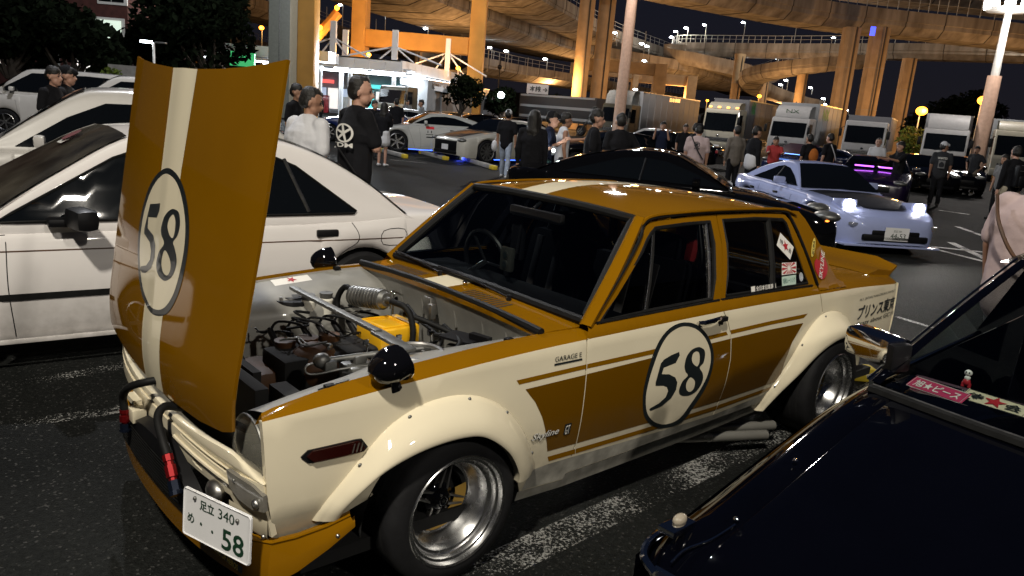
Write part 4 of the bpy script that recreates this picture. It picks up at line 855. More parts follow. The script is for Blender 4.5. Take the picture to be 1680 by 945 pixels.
b = MB(); b.box((-.87, -.02, .99), (.03, .085, .12), bev=.012); b.cyl((-.858, -.02, .965), (-.852, -.02, .965), .022, n=20); b.cyl((-.858, -.02, 1.012), (-.852, -.02, 1.012), .022, n=20); gg = mkobj('gauge_pod', b, mat('gauge_grey', (.06, .06, .055), .4, metal=.5), hero)
b = MB(); b.cyl((-.850, -.02, .965), (-.849, -.02, .965), .016, n=20); b.cyl((-.850, -.02, 1.012), (-.849, -.02, 1.012), .016, n=20); mkobj('gauge_face', b, M['ink'], gg)
# red blocks standing in for tail lights glimpsed through the cabin
b = MB(); b.box((-1.70, .16, 1.22), (.05, .10, .07), bev=.02); mkobj('taillight_block', b, M['sr'], hero)
b = MB(); b.box((-1.78, .36, 1.10), (.06, .14, .20), Matrix.Rotation(-.15, 3, 'Y'), bev=.03); mkobj('taillight_block_tall', b, M['sr'], hero)
b = MB(); b.box((-1.62, .02, .62), (1.7, .02, .02)); 
for sg in (1, -1): b.tube([(-1.66, .56*sg, .3), (-1.66, .56*sg, 1.0), (-1.68, .50*sg, 1.22), (-1.68, 0, 1.28)], .02, 8)
mkobj('roll_bar', b, M['black'], hero)
for sg in (1, -1): patch('door_trim', [(-.70, .86), (-2.4, .86), (-2.2, .30), (-.66, .28)], lambda x, z, sg=sg: (x, sg*(hS(x, z)-.06), z), cb, hero, .2, flip=sg < 0)
# chin sticker
letters('chin_sticker_lettering', 'KING OF HEROS', lambda u, v: chin(u, v), mat('sticker_gold', (.62, .45, .06), .5, var=0), hero, .03, at=(.585, .247), ang=-.10, off=.004, bold=.01, width=.135, height=.022)
patch('chin_sticker', [(.498, .269), (.672, .252), (.670, .226), (.496, .242)], chin, M['ink'], hero, .05, off=.002)
# ================================================================= generic lofted car
def PT(px, py, z=0.0):      # where the sight line of an image point meets the height z
    d = (px-840)/FPX*RT-(py-472.5)/FPX*UP+FWD; t = (z-CAMH)/d.z; return Vector((0, 0, CAMH))+d*t
def AT(px, py, D):
    d = (px-840)/FPX*RT-(py-472.5)/FPX*UP+FWD; return Vector((0, 0, CAMH))+d*(D/d.y)
def simple_wheel(parent, x, y, r, rim, sg, w, spokes=6, rimmat='alloy', sw=.022, backm='void', double=False, name='wheel'):
    wh = empty(name, (x, y*sg, r), 0 if sg > 0 else pi, parent)
    t = MB(); t.lathe([(rim, .0), (rim+.012, .006), (r-.02, .002), (r-.003, -.02), (r, -.04), (r, -w+.03), (r-.02, -w), (rim, -w)], n=36); mkobj('tyre', t, M['tyre'], wh, smooth=40)
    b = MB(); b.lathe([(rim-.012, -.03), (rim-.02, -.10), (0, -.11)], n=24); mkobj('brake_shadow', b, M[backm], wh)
    q = MB(); q.lathe([(rim+.002, .0), (rim-.008, .004), (rim-.018, -.006), (rim-.022, -.05)], n=36); q.cyl((0, -.03, 0), (0, -.004, 0), .036, .030, n=16)
    for k in range(spokes):
        a0 = 2*pi*k/spokes+.3
        for a in ((a0-.10, a0+.10) if double else (a0,)):
            p0 = Vector((.025*cos(a), -.010, .025*sin(a))); p1 = Vector(((rim-.014)*cos(a), -.006, (rim-.014)*sin(a))); d = (p1-p0).normalized(); nn = Vector((-d.z, 0, d.x))*sw
            q.add([p0-nn, p0+nn, p1+nn*.8, p1-nn*.8, p0-nn-Vector((0, .03, 0)), p0+nn-Vector((0, .03, 0)), p1+nn*.8-Vector((0, .03, 0)), p1-nn*.8-Vector((0, .03, 0))], [(0, 1, 2, 3), (0, 4, 5, 1), (1, 5, 6, 2), (2, 6, 7, 3), (3, 7, 4, 0)])
    mkobj('rim', q, M[rimmat], wh, smooth=25)
    return wh
def loft_car(name, label, loc, hd, S, paint, group=None, cat='car', detail=2):
    root = tag(empty(name, loc, hd), label, cat, group)
    L, W, H, r = S['L'], S['W'], S['H'], S.get('r', .31); hw = W/2; hl = L/2
    xf_, xr_ = S['xf'], S['xr']; ra = r+S.get('arch', .045); cl_ = S.get('clear', .17)
    xw0, xw1, xr1, xr0 = S['ws0'], S['ws1'], S['rw1'], S['rw0']
    belt = S['belt']; zt = S['top']      # deck line table (x, z)
    def wpl(x):
        c = abs(x); w_ = hw*(1-S.get('taper', .07)*max(0, (c-hl*.45)/(hl*.55))**2)
        e = max(0, (c-(hl-S.get('cr', .32)))/S.get('cr', .32)); return w_-S.get('cr', .32)*.75*(1-sqrt(max(0, 1-min(1, e)**2.2)))
    def zl(x):
        z = cl_
        for xw in (xf_, xr_):
            dx = abs(x-xw)
            if dx < ra: z = max(z, r+sqrt(ra*ra-dx*dx)*S.get('archk', .98))
        e = max(0, (abs(x)-(hl-.25))/.25); return z+.06*min(1, e)**2
    def ztop(x):
        e = max(0, (abs(x)-(hl-.10))/.10); return sinterp(zt, x)-.10*min(1, e)**2.5
    fl_ = S.get('flare', 0.0)
    def sec(x):
        w_ = wpl(x); zb = zl(x); ze = ztop(x); zs = ze-.045; f = 0
        for xw in (xf_, xr_): f = max(f, fl_*math.exp(-((x-xw)/(ra*.95))**4))
        h = zs-zb
        P = [(w_*.955+f, zb), (w_*.985+f, zb+h*.18), (w_+f, zb+h*.45), (w_*.995+f*.7, zb+h*.72), (w_*.965+f*.2, zb+h*.93), (w_*.91, zs+.018), (w_*.70, ze-.006), (w_*.35, ze+.006), (0, ze+.012)]
        return crom([(y, z) for y, z in P], 3)
    xs = set([-hl, -hl+.02, -hl+.06, -hl+.12, -hl+.2, hl, hl-.02, hl-.06, hl-.12, hl-.2])
    n = int(L/.12)
    for i in range(n+1): xs.add(round(-hl+L*i/n, 4))
    for xw in (xf_, xr_):
        for k in range(17): xs.add(round(xw-ra*cos(pi*k/16), 4))
        xs.add(xw-ra-.004); xs.add(xw+ra+.004)
    xs = sorted(x for x in xs if -hl <= x <= hl); rows = []
    for x in xs:
        c = sec(x); rows.append([Vector((x, p.x, p.y)) for p in c]+[Vector((x, -p.x, p.y)) for p in reversed(c[:-1])])
    mb = MB(); mb.grid(rows); m_ = len(rows[0]); mb.f += [tuple(range(m_)), tuple(range((len(rows)-1)*m_, len(rows)*m_))]
    body = mkobj('body', mb, paint, root, smooth=50)
    def sideY(x, z):
        c = sec(x); best = c[0].x
        for a, b in zip(c, c[1:]):
            if a.y <= z <= b.y and b.y > a.y: return a.x+(b.x-a.x)*(z-a.y)/(b.y-a.y)
        return best
    # underside and wells
    mb = MB(); mb.box((0, 0, cl_+.10), (L*.86, W*.80, .12)); mkobj('underbody', mb, M['void'], root)
    for xw in (xf_, xr_):
        mb = MB(); mb.lathe([(ra+.002, -(hw-.03)), (ra+.002, hw-.03)], (xw, 0, r), 'Y', 20, a0=0, a1=pi); mkobj('wheel_well', mb, M['void'], root)
    # cabin
    wb = S.get('wb', hw-.07); wt = S.get('wt', wb-.16)
    rt = [(xr0, belt-.03), (lerp(xr0, xr1, .5), lerp(belt, H, .56)), (xr1, H-.045), (lerp(xr1, xw1, .5), H), (xw1, H-.03), (lerp(xw1, xw0, .5), lerp(belt, H, .50)), (xw0, belt-.03)]
    rt = S.get('roof', rt)
    zr = lambda x: sinterp(rt, x)
    def gsec(x):
        z = zr(x); h = max(0.001, z-belt); k = h/(H-belt); base = sideY(min(max(x, -hl), hl), belt-.05)-.03; b_ = min(wb, base+.02)
        P = [(b_, belt-.05), (b_-.005*k, belt+.02*k), (b_-(b_-wt)*k*.55, belt+h*.50), (b_-(b_-wt)*k*.95, belt+h*.90), (b_-(b_-wt)*k-.02*k-.02, belt+h*.985), (b_-(b_-wt)*k-.10*k-.03, z+.004), (wt*.45, z+.014), (0, z+.022)]
        return crom(P, 3)
    rows = []; ng = 34
    for i in range(ng+1):
        x = lerp(xr0, xw0, i/ng); c = gsec(x); rows.append([Vector((x, p.x, p.y)) for p in c]+[Vector((x, -p.x, p.y)) for p in reversed(c[:-1])])
    mb = MB(); mb.grid(rows); mkobj('cabin', mb, S.get('roofmat', paint), root, smooth=50)
    def gy(x, z):
        c = gsec(x)
        for a, b in zip(c, c[1:]):
            if a.y <= z <= b.y and b.y > a.y: return a.x+(b.x-a.x)*(z-a.y)/(b.y-a.y)
        return c[-3].x
    def gz(x, y):
        c = gsec(x); y = abs(y)
        for a, b in zip(c, c[1:]):
            if b.x <= y <= a.x and a.x > b.x: return a.y+(b.y-a.y)*(a.x-y)/(a.x-b.x)
        return c[-1].y
    wins = S.get('wins') or [[(xw0-.15, belt+.035), (lerp(xw0, xw1, .5)-.10, lerp(belt, H, .43)), (xw1-.05, H-.13), (lerp(xw1, xr1, .5), H-.10), (xr1+.12, H-.13), (xr0+.50, belt+.05)]]
    glassm = S.get('glass', M['dglass'])
    for sg in (1, -1):
        if sg < 0 and detail < 1: continue
        mp = lambda x, z, sg=sg: (x, sg*gy(x, z), z)
        for P in wins:
            cxx = sum(p[0] for p in P)/len(P)
            patch('side_window', P, mp, glassm, root, .06, off=.010, flip=sg > 0)
            if S.get('trimm'): 
                q = MB(); q.tube([Vector(mp(*p))+Vector((0, sg*.011, 0)) for p in resample(P, .12)], .008, 5, closed=True); mkobj('window_trim', q, S['trimm'], root)
        for xb in S.get('bpil', [lerp(xw1, xr1, .45)]):
            q = MB(); q.tube([Vector(mp(lerp(xb-.03, xb, t), lerp(belt+.03, H-.11, t)))+Vector((0, sg*.012, 0)) for t in (0, .33, .66, 1)], .016, 5); mkobj('door_pillar', q, S.get('bmat', M['black']), root)
    # screens
    def scr(xa, xb, nm, ka=.96, kb=.93):
        rows = []
        for j in range(9):
            x = lerp(xa, xb, j/8); c = gsec(x); yy = lerp(wb*ka, wt*kb, j/8); rows.append([(x, yy*u, gz(x, yy*u)) for u in [-1+k/6 for k in range(13)]])
        q = MB(); n_ = Vector((1 if xa > 0 else -1, 0, .6)).normalized()
        q.grid([[Vector(p)+n_*.014+Vector((0, 0, .004)) for p in r_] for r_ in rows]); return mkobj(nm, q, glassm, root, smooth=60)
    scr(xw0-.06, xw1+.03, 'windscreen').data.materials[0] = S.get('wsglass', glassm); 
    if not S.get('norear'): scr(xr0+.06, xr1-.03, 'rear_screen')
    # seams as thin dark lines on the skin
    for P in S.get('seams', []):
        for sg in ((1, -1) if detail > 1 else (1,)):
            q = MB(); pts = [Vector((p.x, sg*(sideY(p.x, p.y)+.0005), p.y)) for p in crom(P, 6)]; q.tube(pts, .0032, 4); mkobj('door_seam', q, M['void'], root)
    # wheels
    for xw in (xf_, xr_):
        for sg in (1, -1):
            simple_wheel(root, xw, wpl(xw)-.012+fl_*.9+S.get('poke', 0), r, S.get('rim', r*.68), sg, .22, *S.get('wheel', (6, 'alloy')), name='front_wheel' if xw == xf_ else 'rear_wheel')
    # lamps and plates
    fx = hl
    if S.get('lamps', True):
        for sg in (1, -1):
            q = MB(); zz = S.get('lampz', .66); yy = S.get('lampy', hw-.30); q.ball((fx-.16, yy*sg, zz), (.17, .20, .075), 16, 8, Matrix.Rotation(-.45*sg, 3, 'Z')); mkobj('headlight', q, S.get('lampm', M['dullsteel']), root, smooth=60)
            if S.get('notail'): continue
            q = MB(); q.box((-hl+.03, (hw-.32)*sg, S.get('tailz', .72)), (.10, .34, .11), Matrix.Rotation(.25*sg, 3, 'Z'), bev=.03); mkobj('tail_light', q, M['redprint'], root)
    q = MB(); q.box((fx-.035, 0, S.get('grz', .48)), (.09, W*.46, S.get('grh', .16)), bev=.03); mkobj('grille', q, M['black'], root)
    q = MB(); q.box((fx-.02, 0, .27), (.10, W*.62, .10), bev=.03); mkobj('air_intake', q, M['black'], root)
    for sg in ((1, -1) if not S.get('nomirror') else ()):
        q = MB(); xx = xw0-.52; q.box((xx, sg*(wb+.13), belt+.10), (.10, .20, .12), bev=.035); q.cyl((xx, sg*wb, belt+.05), (xx, sg*(wb+.1), belt+.08), .02, n=8); mkobj('door_mirror', q, S.get('mirror', paint), root, smooth=50)
    for xh in S.get('handles', []):
        for sg in (1, -1): q = MB(); q.box((xh, sg*(sideY(xh, belt-.12)+.006), belt-.12), (.15, .022, .035), bev=.008); mkobj('door_handle', q, S.get('handlem', M['black']), root)
    root['_'] = 0; del root['_']
    return root, sideY, gy, gz
def jplate(root, x, z, txt='', w=.33, h=.165, top='', tilt=0.0, y0=0.0, fr=1):
    p0 = Vector((x, y0, z)); m = lambda u, v: p0+Vector((0, u*fr, v))
    pl_ = patch('number_plate', [(-w/2, -h/2), (w/2, -h/2), (w/2, h/2), (-w/2, h/2)], m, M['plate'], root, .2, rim=.008, flip=False)
    if txt: letters('plate_lettering', txt, m, M['plategreen'], pl_, .06, at=(.02, -.025), off=.003, width=.25, height=.075)
    if top: letters('plate_lettering', top, m, M['plategreen'], pl_, .03, at=(0, .05), off=.003, width=.13, height=.034)
    return pl_
SPEC = dict(L=4.5, W=1.75, H=1.42, r=.31, xf=1.38, xr=-1.27, ws0=.95, ws1=.20, rw1=-.95, rw0=-1.75, belt=.90, top=[(-2.25, .88), (-1.7, .93), (-.5, .92), (.9, .92), (1.5, .84), (2.25, .66)],
    seams=[[(.85, .86), (.84, .5), (.70, .22)], [(-.22, .88), (-.22, .5), (-.24, .22)], [(-1.05, .86), (-1.15, .66), (-1.0, .6)]], handles=[-.10, -.92])
def spec(**k): d = dict(SPEC); d.update(k); return d
# ---------------------------------------------------------------- white saloon next to the hero
sx0 = PT(100, 549, .2); sh = radians(218); Xd = Vector((cos(sh), sin(sh), 0)); Yd = Vector((-sin(sh), cos(sh), 0))
c0 = sx0-Xd*.68-Yd*.83; c0.z = 0
SD = spec(L=4.42, W=1.66, H=1.385, r=.30, xf=1.36, xr=-1.28, ws0=1.10, ws1=.20, rw1=-.82, rw0=-1.70, belt=.84, wb=.775, wt=.60, clear=.19, cr=.22, taper=.05,
    top=[(-2.21, .88), (-1.7, .895), (-1.2, .86), (.9, .83), (1.4, .80), (2.21, .70)],
    wins=[[(.97, .862), (.60, 1.075), (.34, 1.225), (.20, 1.275), (-.18, 1.292), (-.19, .875)], [(-.27, .878), (-.26, 1.285), (-.62, 1.272), (-.80, 1.20), (-1.22, .90), (-1.2, .885)]], bpil=[-.23], trimm=M['rubber'], bmat=M['rubber'],
    seams=[[(.92, .80), (.925, .5), (.90, .205)], [(-.23, .84), (-.23, .5), (-.22, .205)], [(-1.17, .84), (-1.22, .70), (-1.10, .60), (-.98, .45), (-.92, .21)], [(.92, .792), (1.4, .77), (2.1, .68)]], handles=[], mirror=M['black'], nomirror=1, wsglass=mat('reflection_tinted_glass', (.045, .040, .030), .06, var=.6, scale=4, spec=.8))  # windscreen's beige mottling paints in its reflections and the cabin behind
sed, sY, sG, sZ = loft_car('white_saloon', 'white older saloon parked beside the raised ochre bonnet, rubbing strip along its doors', c0, sh, SD, M['white'])
smp = lambda x, z: (x, sY(x, z), z)
for z0, z1, mm, nm in ((.425, .462, 'rubber', 'rubbing_strip'), (.700, .708, 'rust', 'coach_line')):
    patch(nm, [(-2.15, z0), (2.15, z0), (2.15, z1), (-2.15, z1)], smp, M[mm], sed, .12, off=.006 if z0 < .5 else .0015, flip=True, rim=.006 if z0 < .5 else 0)
for xh in (-.98, .02):
    q = MB(); q.box((xh, sY(xh, .755)+.006, .755), (.16, .03, .05), bev=.012); hh = mkobj('door_handle', q, M['black'], sed)
q = MB(); q.tube([(p[0], sY(p[0], p[1])+.0005, p[1]) for p in cl([(-1.42, .66), (-1.42, .76), (-1.60, .765), (-1.60, .66)], 3)], .0032, 4, closed=True); mkobj('fuel_flap', q, M['void'], sed)
q = MB(); q.box((.56, .93, .90), (.13, .22, .125), Matrix.Rotation(.2, 3, 'Z'), bev=.045); q.box((.64, .81, .865), (.16, .10, .05), bev=.02); mkobj('wing_mirror', q, M['black'], sed)
q = MB(); q.box((.0, .83, .185), (2.2, .03, .025), bev=.006); mkobj('sill_moulding', q, M['white'], sed)
q = MB(); q.box((-1.50, .45, .885), (.02, .35, .012), -.3); mkobj('rear_wiper', q, M['black'], sed)
# interior hints: dash sticker on the screen and a round emblem
patch('screen_sticker', [(.42+.06*cos(k*pi/8), -.10+.10*sin(k*pi/8)) for k in range(16)], lambda x, y: (x+.03, y, sZ(x, y)+.03), mat('sticker_maroon', (.12, .03, .03), .5), sed, .1)
patch('screen_sticker', [(.40, -.02), (.50, -.02), (.50, -.20), (.40, -.20)], lambda x, y: (x+.025, y, sZ(x, y)+.022), M['print'], sed, .1)
# ---------------------------------------------------------------- dark blue-black coupe in the foreground right
nv = mat('midnight_paint', (.0009, .0010, .0022), .4, coat=1.0, var=.1, spec=.0)
DH = radians(224.6); DX = Vector((cos(DH), sin(DH), 0)); DY_ = Vector((-sin(DH), cos(DH), 0))
fc = PT(1060, 885, .70)                 # front right corner of the car
dc = fc-DX*0+DY_*0; dk = tag(empty('dark_coupe', (fc.x, fc.y, 0), DH), 'midnight blue car at the lower right with chrome mirror and dashboard stickers behind its windscreen', 'car')
# local: origin at its right front corner; x forward, y left; body spans y 0..1.6
def dtop(x, y):      # bonnet and wing top
    z = sinterp([(-3.5, .90), (-1.25, .905), (-.9, .875), (-.3, .77), (0, .715), (.05, .69)], x); e = max(0, 1-y/.10); e2 = max(0, 1-(1.6-y)/.10)
    return z-.05*e*e-.05*e2*e2+.004*sin(pi*y/1.6)-.03*max(0, (x+.12)/.12)**2
rows = []
for i in range(31):
    x = .02-1.40*i/30; rows.append([(x, y, dtop(x, y)) for y in [0, .01, .03, .06, .10, .145, .15, .155, .3, .5, .8, 1.1, 1.3, 1.45, 1.54, 1.58, 1.6]])
for r_ in rows:
    for k in (6,): r_[k] = (r_[k][0], r_[k][1], r_[k][2]-.003)
mb = MB(); mb.grid(rows); mkobj('bonnet', mb, nv, dk, smooth=50)
for yy in (0, 1.6):
    sg = -1 if yy == 0 else 1
    P = [(.02, .66), (.01, .45), (-.05, .30)]+arch(-.62, .29, .34, radians(5), radians(175), 12)+[(-1.0, .20), (-3.3, .20), (-3.6, .45), (-3.6, .86)]+[(-3.2+.24*k, dtop(-3.2+.24*k, 0)-.002) for k in range(14)]
    patch('side_panel', P, lambda x, z, yy=yy, sg=sg: (x, yy+sg*(.012*sin(pi*min(1, max(0, (z-.2)/.7)))), z), nv, dk, .08, flip=sg < 0)
    simple_wheel(dk, -.62, 0, .29, .19, 1, .2) if False else None
for xw in (-.62, -3.0):
    for sg, yy in ((-1, .02), (1, 1.58)):
        wv = simple_wheel(dk, xw, yy*sg if False else 0, .29, .19, sg, .2, 8, 'alloy'); wv.location = (xw, yy, .29)
q = MB(); q.box((-1.7, .8, .28), (3.4, 1.45, .14)); mkobj('underbody', q, M['void'], dk)
# nose: chrome surround, headlamp glass, grille
q = MB(); q.tube([(.035, y, .66) for y in (.06, .4, .8, 1.2, 1.54)], .014, 8); mkobj('chrome_moulding', q, M['chrome'], dk)
q = MB(); q.tube(crom([(-.10, .004, .705), (-.02, .0, .69), (.03, .02, .675), (.05, .07, .66)], 5), .011, 8); mkobj('chrome_moulding', q, M['chrome'], dk)
q = MB(); q.box((.0, .8, .46), (.06, 1.56, .36), bev=.03); mkobj('front_panel', q, M['black'], dk)
for yy in (.16, .40, 1.20, 1.44):
    q = MB(); q.lathe([(0, .05), (.05, .045), (.085, .02), (.095, 0)], (.03, yy, .56), 'X', 24); mkobj('headlight', q, M['lens'], dk, smooth=60); q = MB(); q.lathe([(.01, -.02), (.09, .02), (.10, .03)], (.015, yy, .56), 'X', 24); mkobj('lamp_bowl', q, M['steel'], dk)
q = MB(); q.box((.06, .8, .36), (.10, 1.62, .10), bev=.03); mkobj('bumper', q, M['chrome'], dk)
mlp = MB(); mlp.ball((-.085, .035, .742), (.026, .015, .016), 12, 8); o_ = mkobj('marker_lamp', mlp, mat('marker_clear', (.30, .26, .20), .15, coat=1, var=0), dk); q = MB(); q.box((-.075, .035, .728), (.10, .05, .018), bev=.006); mkobj('lamp_base', q, M['chrome'], o_)
q = MB(); q.tube(crom([(-.16, .145, .755), (-.08, .13, .735), (-.02, .10, .715), (.02, .09, .69)], 5), .0035, 5); mkobj('bonnet_edge', q, M['chrome'], dk)
for p in ((-.17, .14, .765), (-.50, .12, .825)): q = MB(); q.ball(p, (.008, .008, .006), 8, 6); mkobj('washer_jet', q, M['chrome'], dk)
# windscreen, pillars, roof, dashboard
wsb = [(-1.10-.06*(1-((y-.8)/.7)**2)*-1, y) for y in (.08, .3, .55, .8, 1.05, 1.3, 1.52)]
def dws(u, t):
    y = lerp(.07, .27, t)+(lerp(1.53, 1.33, t)-lerp(.07, .27, t))*u; return Vector((lerp(-1.13+.10*sin(pi*u), -1.80+.06*sin(pi*u), t), y, lerp(.905, 1.31, t)+.01*sin(pi*t)))
q = MB(); q.grid([[dws(i/12, j/6) for i in range(13)] for j in range(7)]); mkobj('windscreen', q, M['glass'], dk, smooth=80)
q = MB(); q.tube([dws(i/12, 0)+Vector((.01, 0, .004)) for i in range(13)], .006, 6); mkobj('screen_moulding', q, M['steel'], dk)
q = MB(); q.tube([dws(i/12, 0)+Vector((.035, 0, -.003)) for i in range(13)], .016, 6); mkobj('screen_rubber', q, M['rubber'], dk)
for u in (0, 1):
    P = [dws(u, t) for t in (0, .25, .5, .75, 1.0)]; sg = -1 if u == 0 else 1
    q = MB(); q.grid([[p+Vector((.01, -sg*.02, .012)), p+Vector((.0, sg*.012, .014)), p+Vector((-.03, sg*.026, .004)), p+Vector((-.07, sg*.024, -.01))] for p in P]); mkobj('windscreen_pillar', q, nv, dk, smooth=60)
    q = MB(); q.tube([p+Vector((-.015, sg*.030, .012)) for p in P], .0045, 6); mkobj('pillar_moulding', q, M['chrome'], dk)
q = MB(); q.grid([[(x, y, 1.305+.035*sin(pi*(y-.2)/1.2)+.02*sin(pi*(-1.78-x)/1.5)) for y in [.20+1.2*k/12 for k in range(13)]] for x in [-1.78-1.4*k/8 for k in range(9)]]); mkobj('roof', q, nv, dk, smooth=60)
def dsm(sg): yy = 0 if sg < 0 else 1.6; return lambda x, z: (x, yy-sg*(.05+(z-.9)*.42)*1, z)
for sg in (-1, 1):
    patch('side_window', [(-1.22, .925), (-1.80, 1.25), (-2.2, 1.27), (-2.2, .925)], dsm(sg), M['glass'], dk, .2, flip=sg < 0)
    q = MB(); q.tube([dsm(sg)(x, z) for x, z in ((-1.15, .905), (-1.7, .915), (-2.3, .92))], .010, 6); mkobj('window_moulding', q, M['chrome'], dk)
    q = MB(); q.tube([dsm(sg)(x, z) for x, z in ((-1.32, .92), (-1.52, 1.12))], .008, 6); mkobj('quarter_light_bar', q, M['chrome'], dk)
    patch('rear_quarter', [(-2.2, .90), (-2.2, 1.28), (-3.2, 1.26), (-3.55, .90)], dsm(sg), nv, dk, .2, flip=sg < 0)
q = MB(); q.grid([[(-3.2, .2+.2*k, 1.30) for k in range(7)], [(-3.6, .1+.2333*k, .90) for k in range(7)], [(-3.62, .1+.2333*k, .5) for k in range(7)]]); mkobj('tail', q, nv, dk)
vel = mat('velvet_dash', (.045, .008, .022), .9, var=.5, scale=30, bump=.5, bscale=40)
q = MB(); q.grid([[(x, y, .895-(.06 if x < -1.5 else 0)) for y in [.10+.116*k for k in range(13)]] for x in (-1.10, -1.25, -1.45, -1.55)]); mkobj('dashboard_cover', q, vel, dk, smooth=60)
q = MB(); q.box((-1.62, .8, .60), (.2, 1.4, .45), bev=.04); q.box((-2.4, .45, .75), (.16, .5, .8), Matrix.Rotation(-.2, 3, 'Y'), bev=.06); q.box((-2.4, 1.15, .75), (.16, .5, .8), Matrix.Rotation(-.2, 3, 'Y'), bev=.06); q.box((-2.2, .8, .40), (1.2, 1.4, .2)); mkobj('cabin_trim', q, M['cloth'], dk)
def dq(cx, cy, w_, h_, ang, z=.903): return lambda u, v: (cx+(u*sin(ang)*-1-v*cos(ang))*1.0*-1*0+0, cy, z)
def card(name, cx, cy, w_, h_, a, m_, z=.905, tilt=.25, parent=dk):
    ex_ = Vector((sin(a), cos(a), 0)); ey_ = Vector((-cos(a), sin(a), 0))*cos(tilt)+Vector((0, 0, sin(tilt))); f = lambda u, v: Vector((cx, cy, z))+ex_*u+ey_*v
    return patch(name, [(-w_/2, -h_/2), (w_/2, -h_/2), (w_/2, h_/2), (-w_/2, h_/2)], f, m_, parent, .2, rim=.0), f

q = MB(); q.tube([Vector((x, sG(x, z)+.014, z)) for x, z in ((-.72, 1.25), (-.80, 1.05), (-.86, .90))], .012, 5); mkobj('quarter_divider', q, M['steel'], sed)
pk = mat('sticker_pink', (.42, .03, .10), .5, var=.05)
c1, f1 = card('pink_card', -1.255, .225, .185, .075, .18, pk, .915, .35); letters('card_lettering', '旭★ピース', f1, M['print'], c1, .03, off=.003, bold=.012, width=.15, height=.042)
c2, f2 = card('white_card', -1.295, .385, .19, .085, .10, mat('sticker_ivory', (.60, .54, .38), .5, var=.05), .915, .25)
letters('card_lettering', '侍', f2, M['ink'], c2, .03, at=(-.06, 0), off=.003, bold=.01, width=.05, height=.045); letters('card_lettering', '会', f2, M['ink'], c2, .03, at=(.055, 0), off=.003, bold=.01, width=.05, height=.045)
patch('card_star', star(0, 0, .035), f2, M['redprint'], c2, .1, off=.004)
for cc_, ff, ww, hh_ in ((c1, f1, .175, .065), (c2, f2, .18, .075)):
    q = MB(); q.tube([ff(u*ww/2, v*hh_/2)+Vector((0, 0, .002)) for u, v in ((-1, -1), (1, -1), (1, 1), (-1, 1))], .0012, 4, closed=True); mkobj('card_border', q, M['print'] if cc_ is c1 else M['ink'], cc_)
q = MB(); q.ball((-1.50, .245, .918), (.009, .010, .010), 10, 8); q.ball((-1.50, .245, .936), (.011, .013, .012), 10, 8); fg = tag(mkobj('dashboard_figurine', q, M['print'], None), 'tiny white headed figurine standing on the plum velvet dashboard', 'figurine')
fg.matrix_world = dk.matrix_world if False else Matrix.Translation((fc.x, fc.y, 0)) @ Matrix.Rotation(DH, 4, 'Z')
q = MB(); q.ball((-1.50, .245, .903), (.011, .013, .014), 10, 8); q.cyl((-1.50, .235, .885), (-1.50, .235, .90), .006, n=8); q.cyl((-1.50, .255, .885), (-1.50, .255, .90), .006, n=8); mkobj('body', q, M['redprint'], fg)
q = MB(); q.ball((-1.490, .240, .940), .003, 6, 4); q.ball((-1.490, .250, .940), .003, 6, 4); mkobj('cap_dots', q, M['ink'], fg)
q = MB(); q.box((0, 0, 0), (.10, .21, .105), bev=.028); dm = mkobj('door_mirror', q, M['chrome'], dk, loc=(-1.27, .0, 1.005)); dm.rotation_euler = (.0, .05, -.45)
q = MB(); q.box((-.052, 0, 0), (.012, .185, .085), bev=.005); mkobj('mirror_glass', q, M['gloss'], dm); q = MB(); q.box((0, .10, -.01), (.085, .05, .10), bev=.015); mkobj('mirror_cap', q, M['black'], dm)
q = MB(); q.tube([(0, .08, -.04), (.02, .07, -.08), (.05, .05, -.11)], [.02, .016, .022], 8); mkobj('mirror_arm', q, M['chrome'], dm)
# ---------------------------------------------------------------- other cars
def at_ground(px, py, hd, dx=0, dy=0):
    g_ = PT(px, py, 0); a = radians(hd); return Vector((g_.x+cos(a)*dx-sin(a)*dy, g_.y+sin(a)*dx+cos(a)*dy, 0))
W_ = M['white']
# black coupe behind the hero: nose towards image left
bk = mat('black_car_paint', (.0030, .0030, .0035), .4, coat=1.0, var=0, spec=.0)
BL = spec(L=4.65, W=1.82, H=1.30, r=.32, xf=1.42, xr=-1.30, ws0=.95, ws1=.05, rw1=-.75, rw0=-1.95, belt=.86, wt=.56, flare=.03, arch=.05, top=[(-2.32, .90), (-1.9, .93), (-.5, .90), (.9, .86), (1.5, .80), (2.32, .62)], clear=.13, seams=[[(.75, .84), (.7, .25)], [(-.75, .86), (-.8, .25)]], handles=[-.6], wheel=(10, 'dullsteel', .012), tailz=.70, notail=1)
def bcar(): return None
bl_loc = Vector((2.18, 11.5, 0)); bl_h = radians(-15)
blk, bY, bG, bZ = loft_car('black_coupe', 'low black coupe behind the ochre sedan, amber lamp glowing at its front corner', bl_loc, bl_h, BL, bk)
# headlit silver sports car
RX = spec(L=4.28, W=1.76, H=1.23, r=.31, xf=1.25, xr=-1.17, ws0=.55, ws1=-.15, rw1=-.75, rw0=-1.75, belt=.80, wb=.76, wt=.52, clear=.12, flare=.035, cr=.50, top=[(-2.14, .84), (-1.6, .88), (-.5, .84), (.6, .80), (1.25, .76), (1.8, .66), (2.14, .52)], seams=[[(.45, .78), (.40, .25)], [(-.75, .80), (-.7, .3)]], lamps=False, lampz=.5, grz=.34, grh=.10, wheel=(8, 'steel', .014))
rc = PT(1463, 404, .15); RH = radians(280); rl = Vector((rc.x, rc.y, 0))-Vector((cos(RH), sin(RH), 0))*2.10
silver = mat('silver_blue_paint', (.34, .39, .64), .35, metal=.1, coat=1.0, var=.03, spec=.1)
rx, rY, rG, rZ = loft_car('headlit_sports_car', 'silver blue sports car facing the camera with raised headlamps blazing', rl, RH, RX, silver)
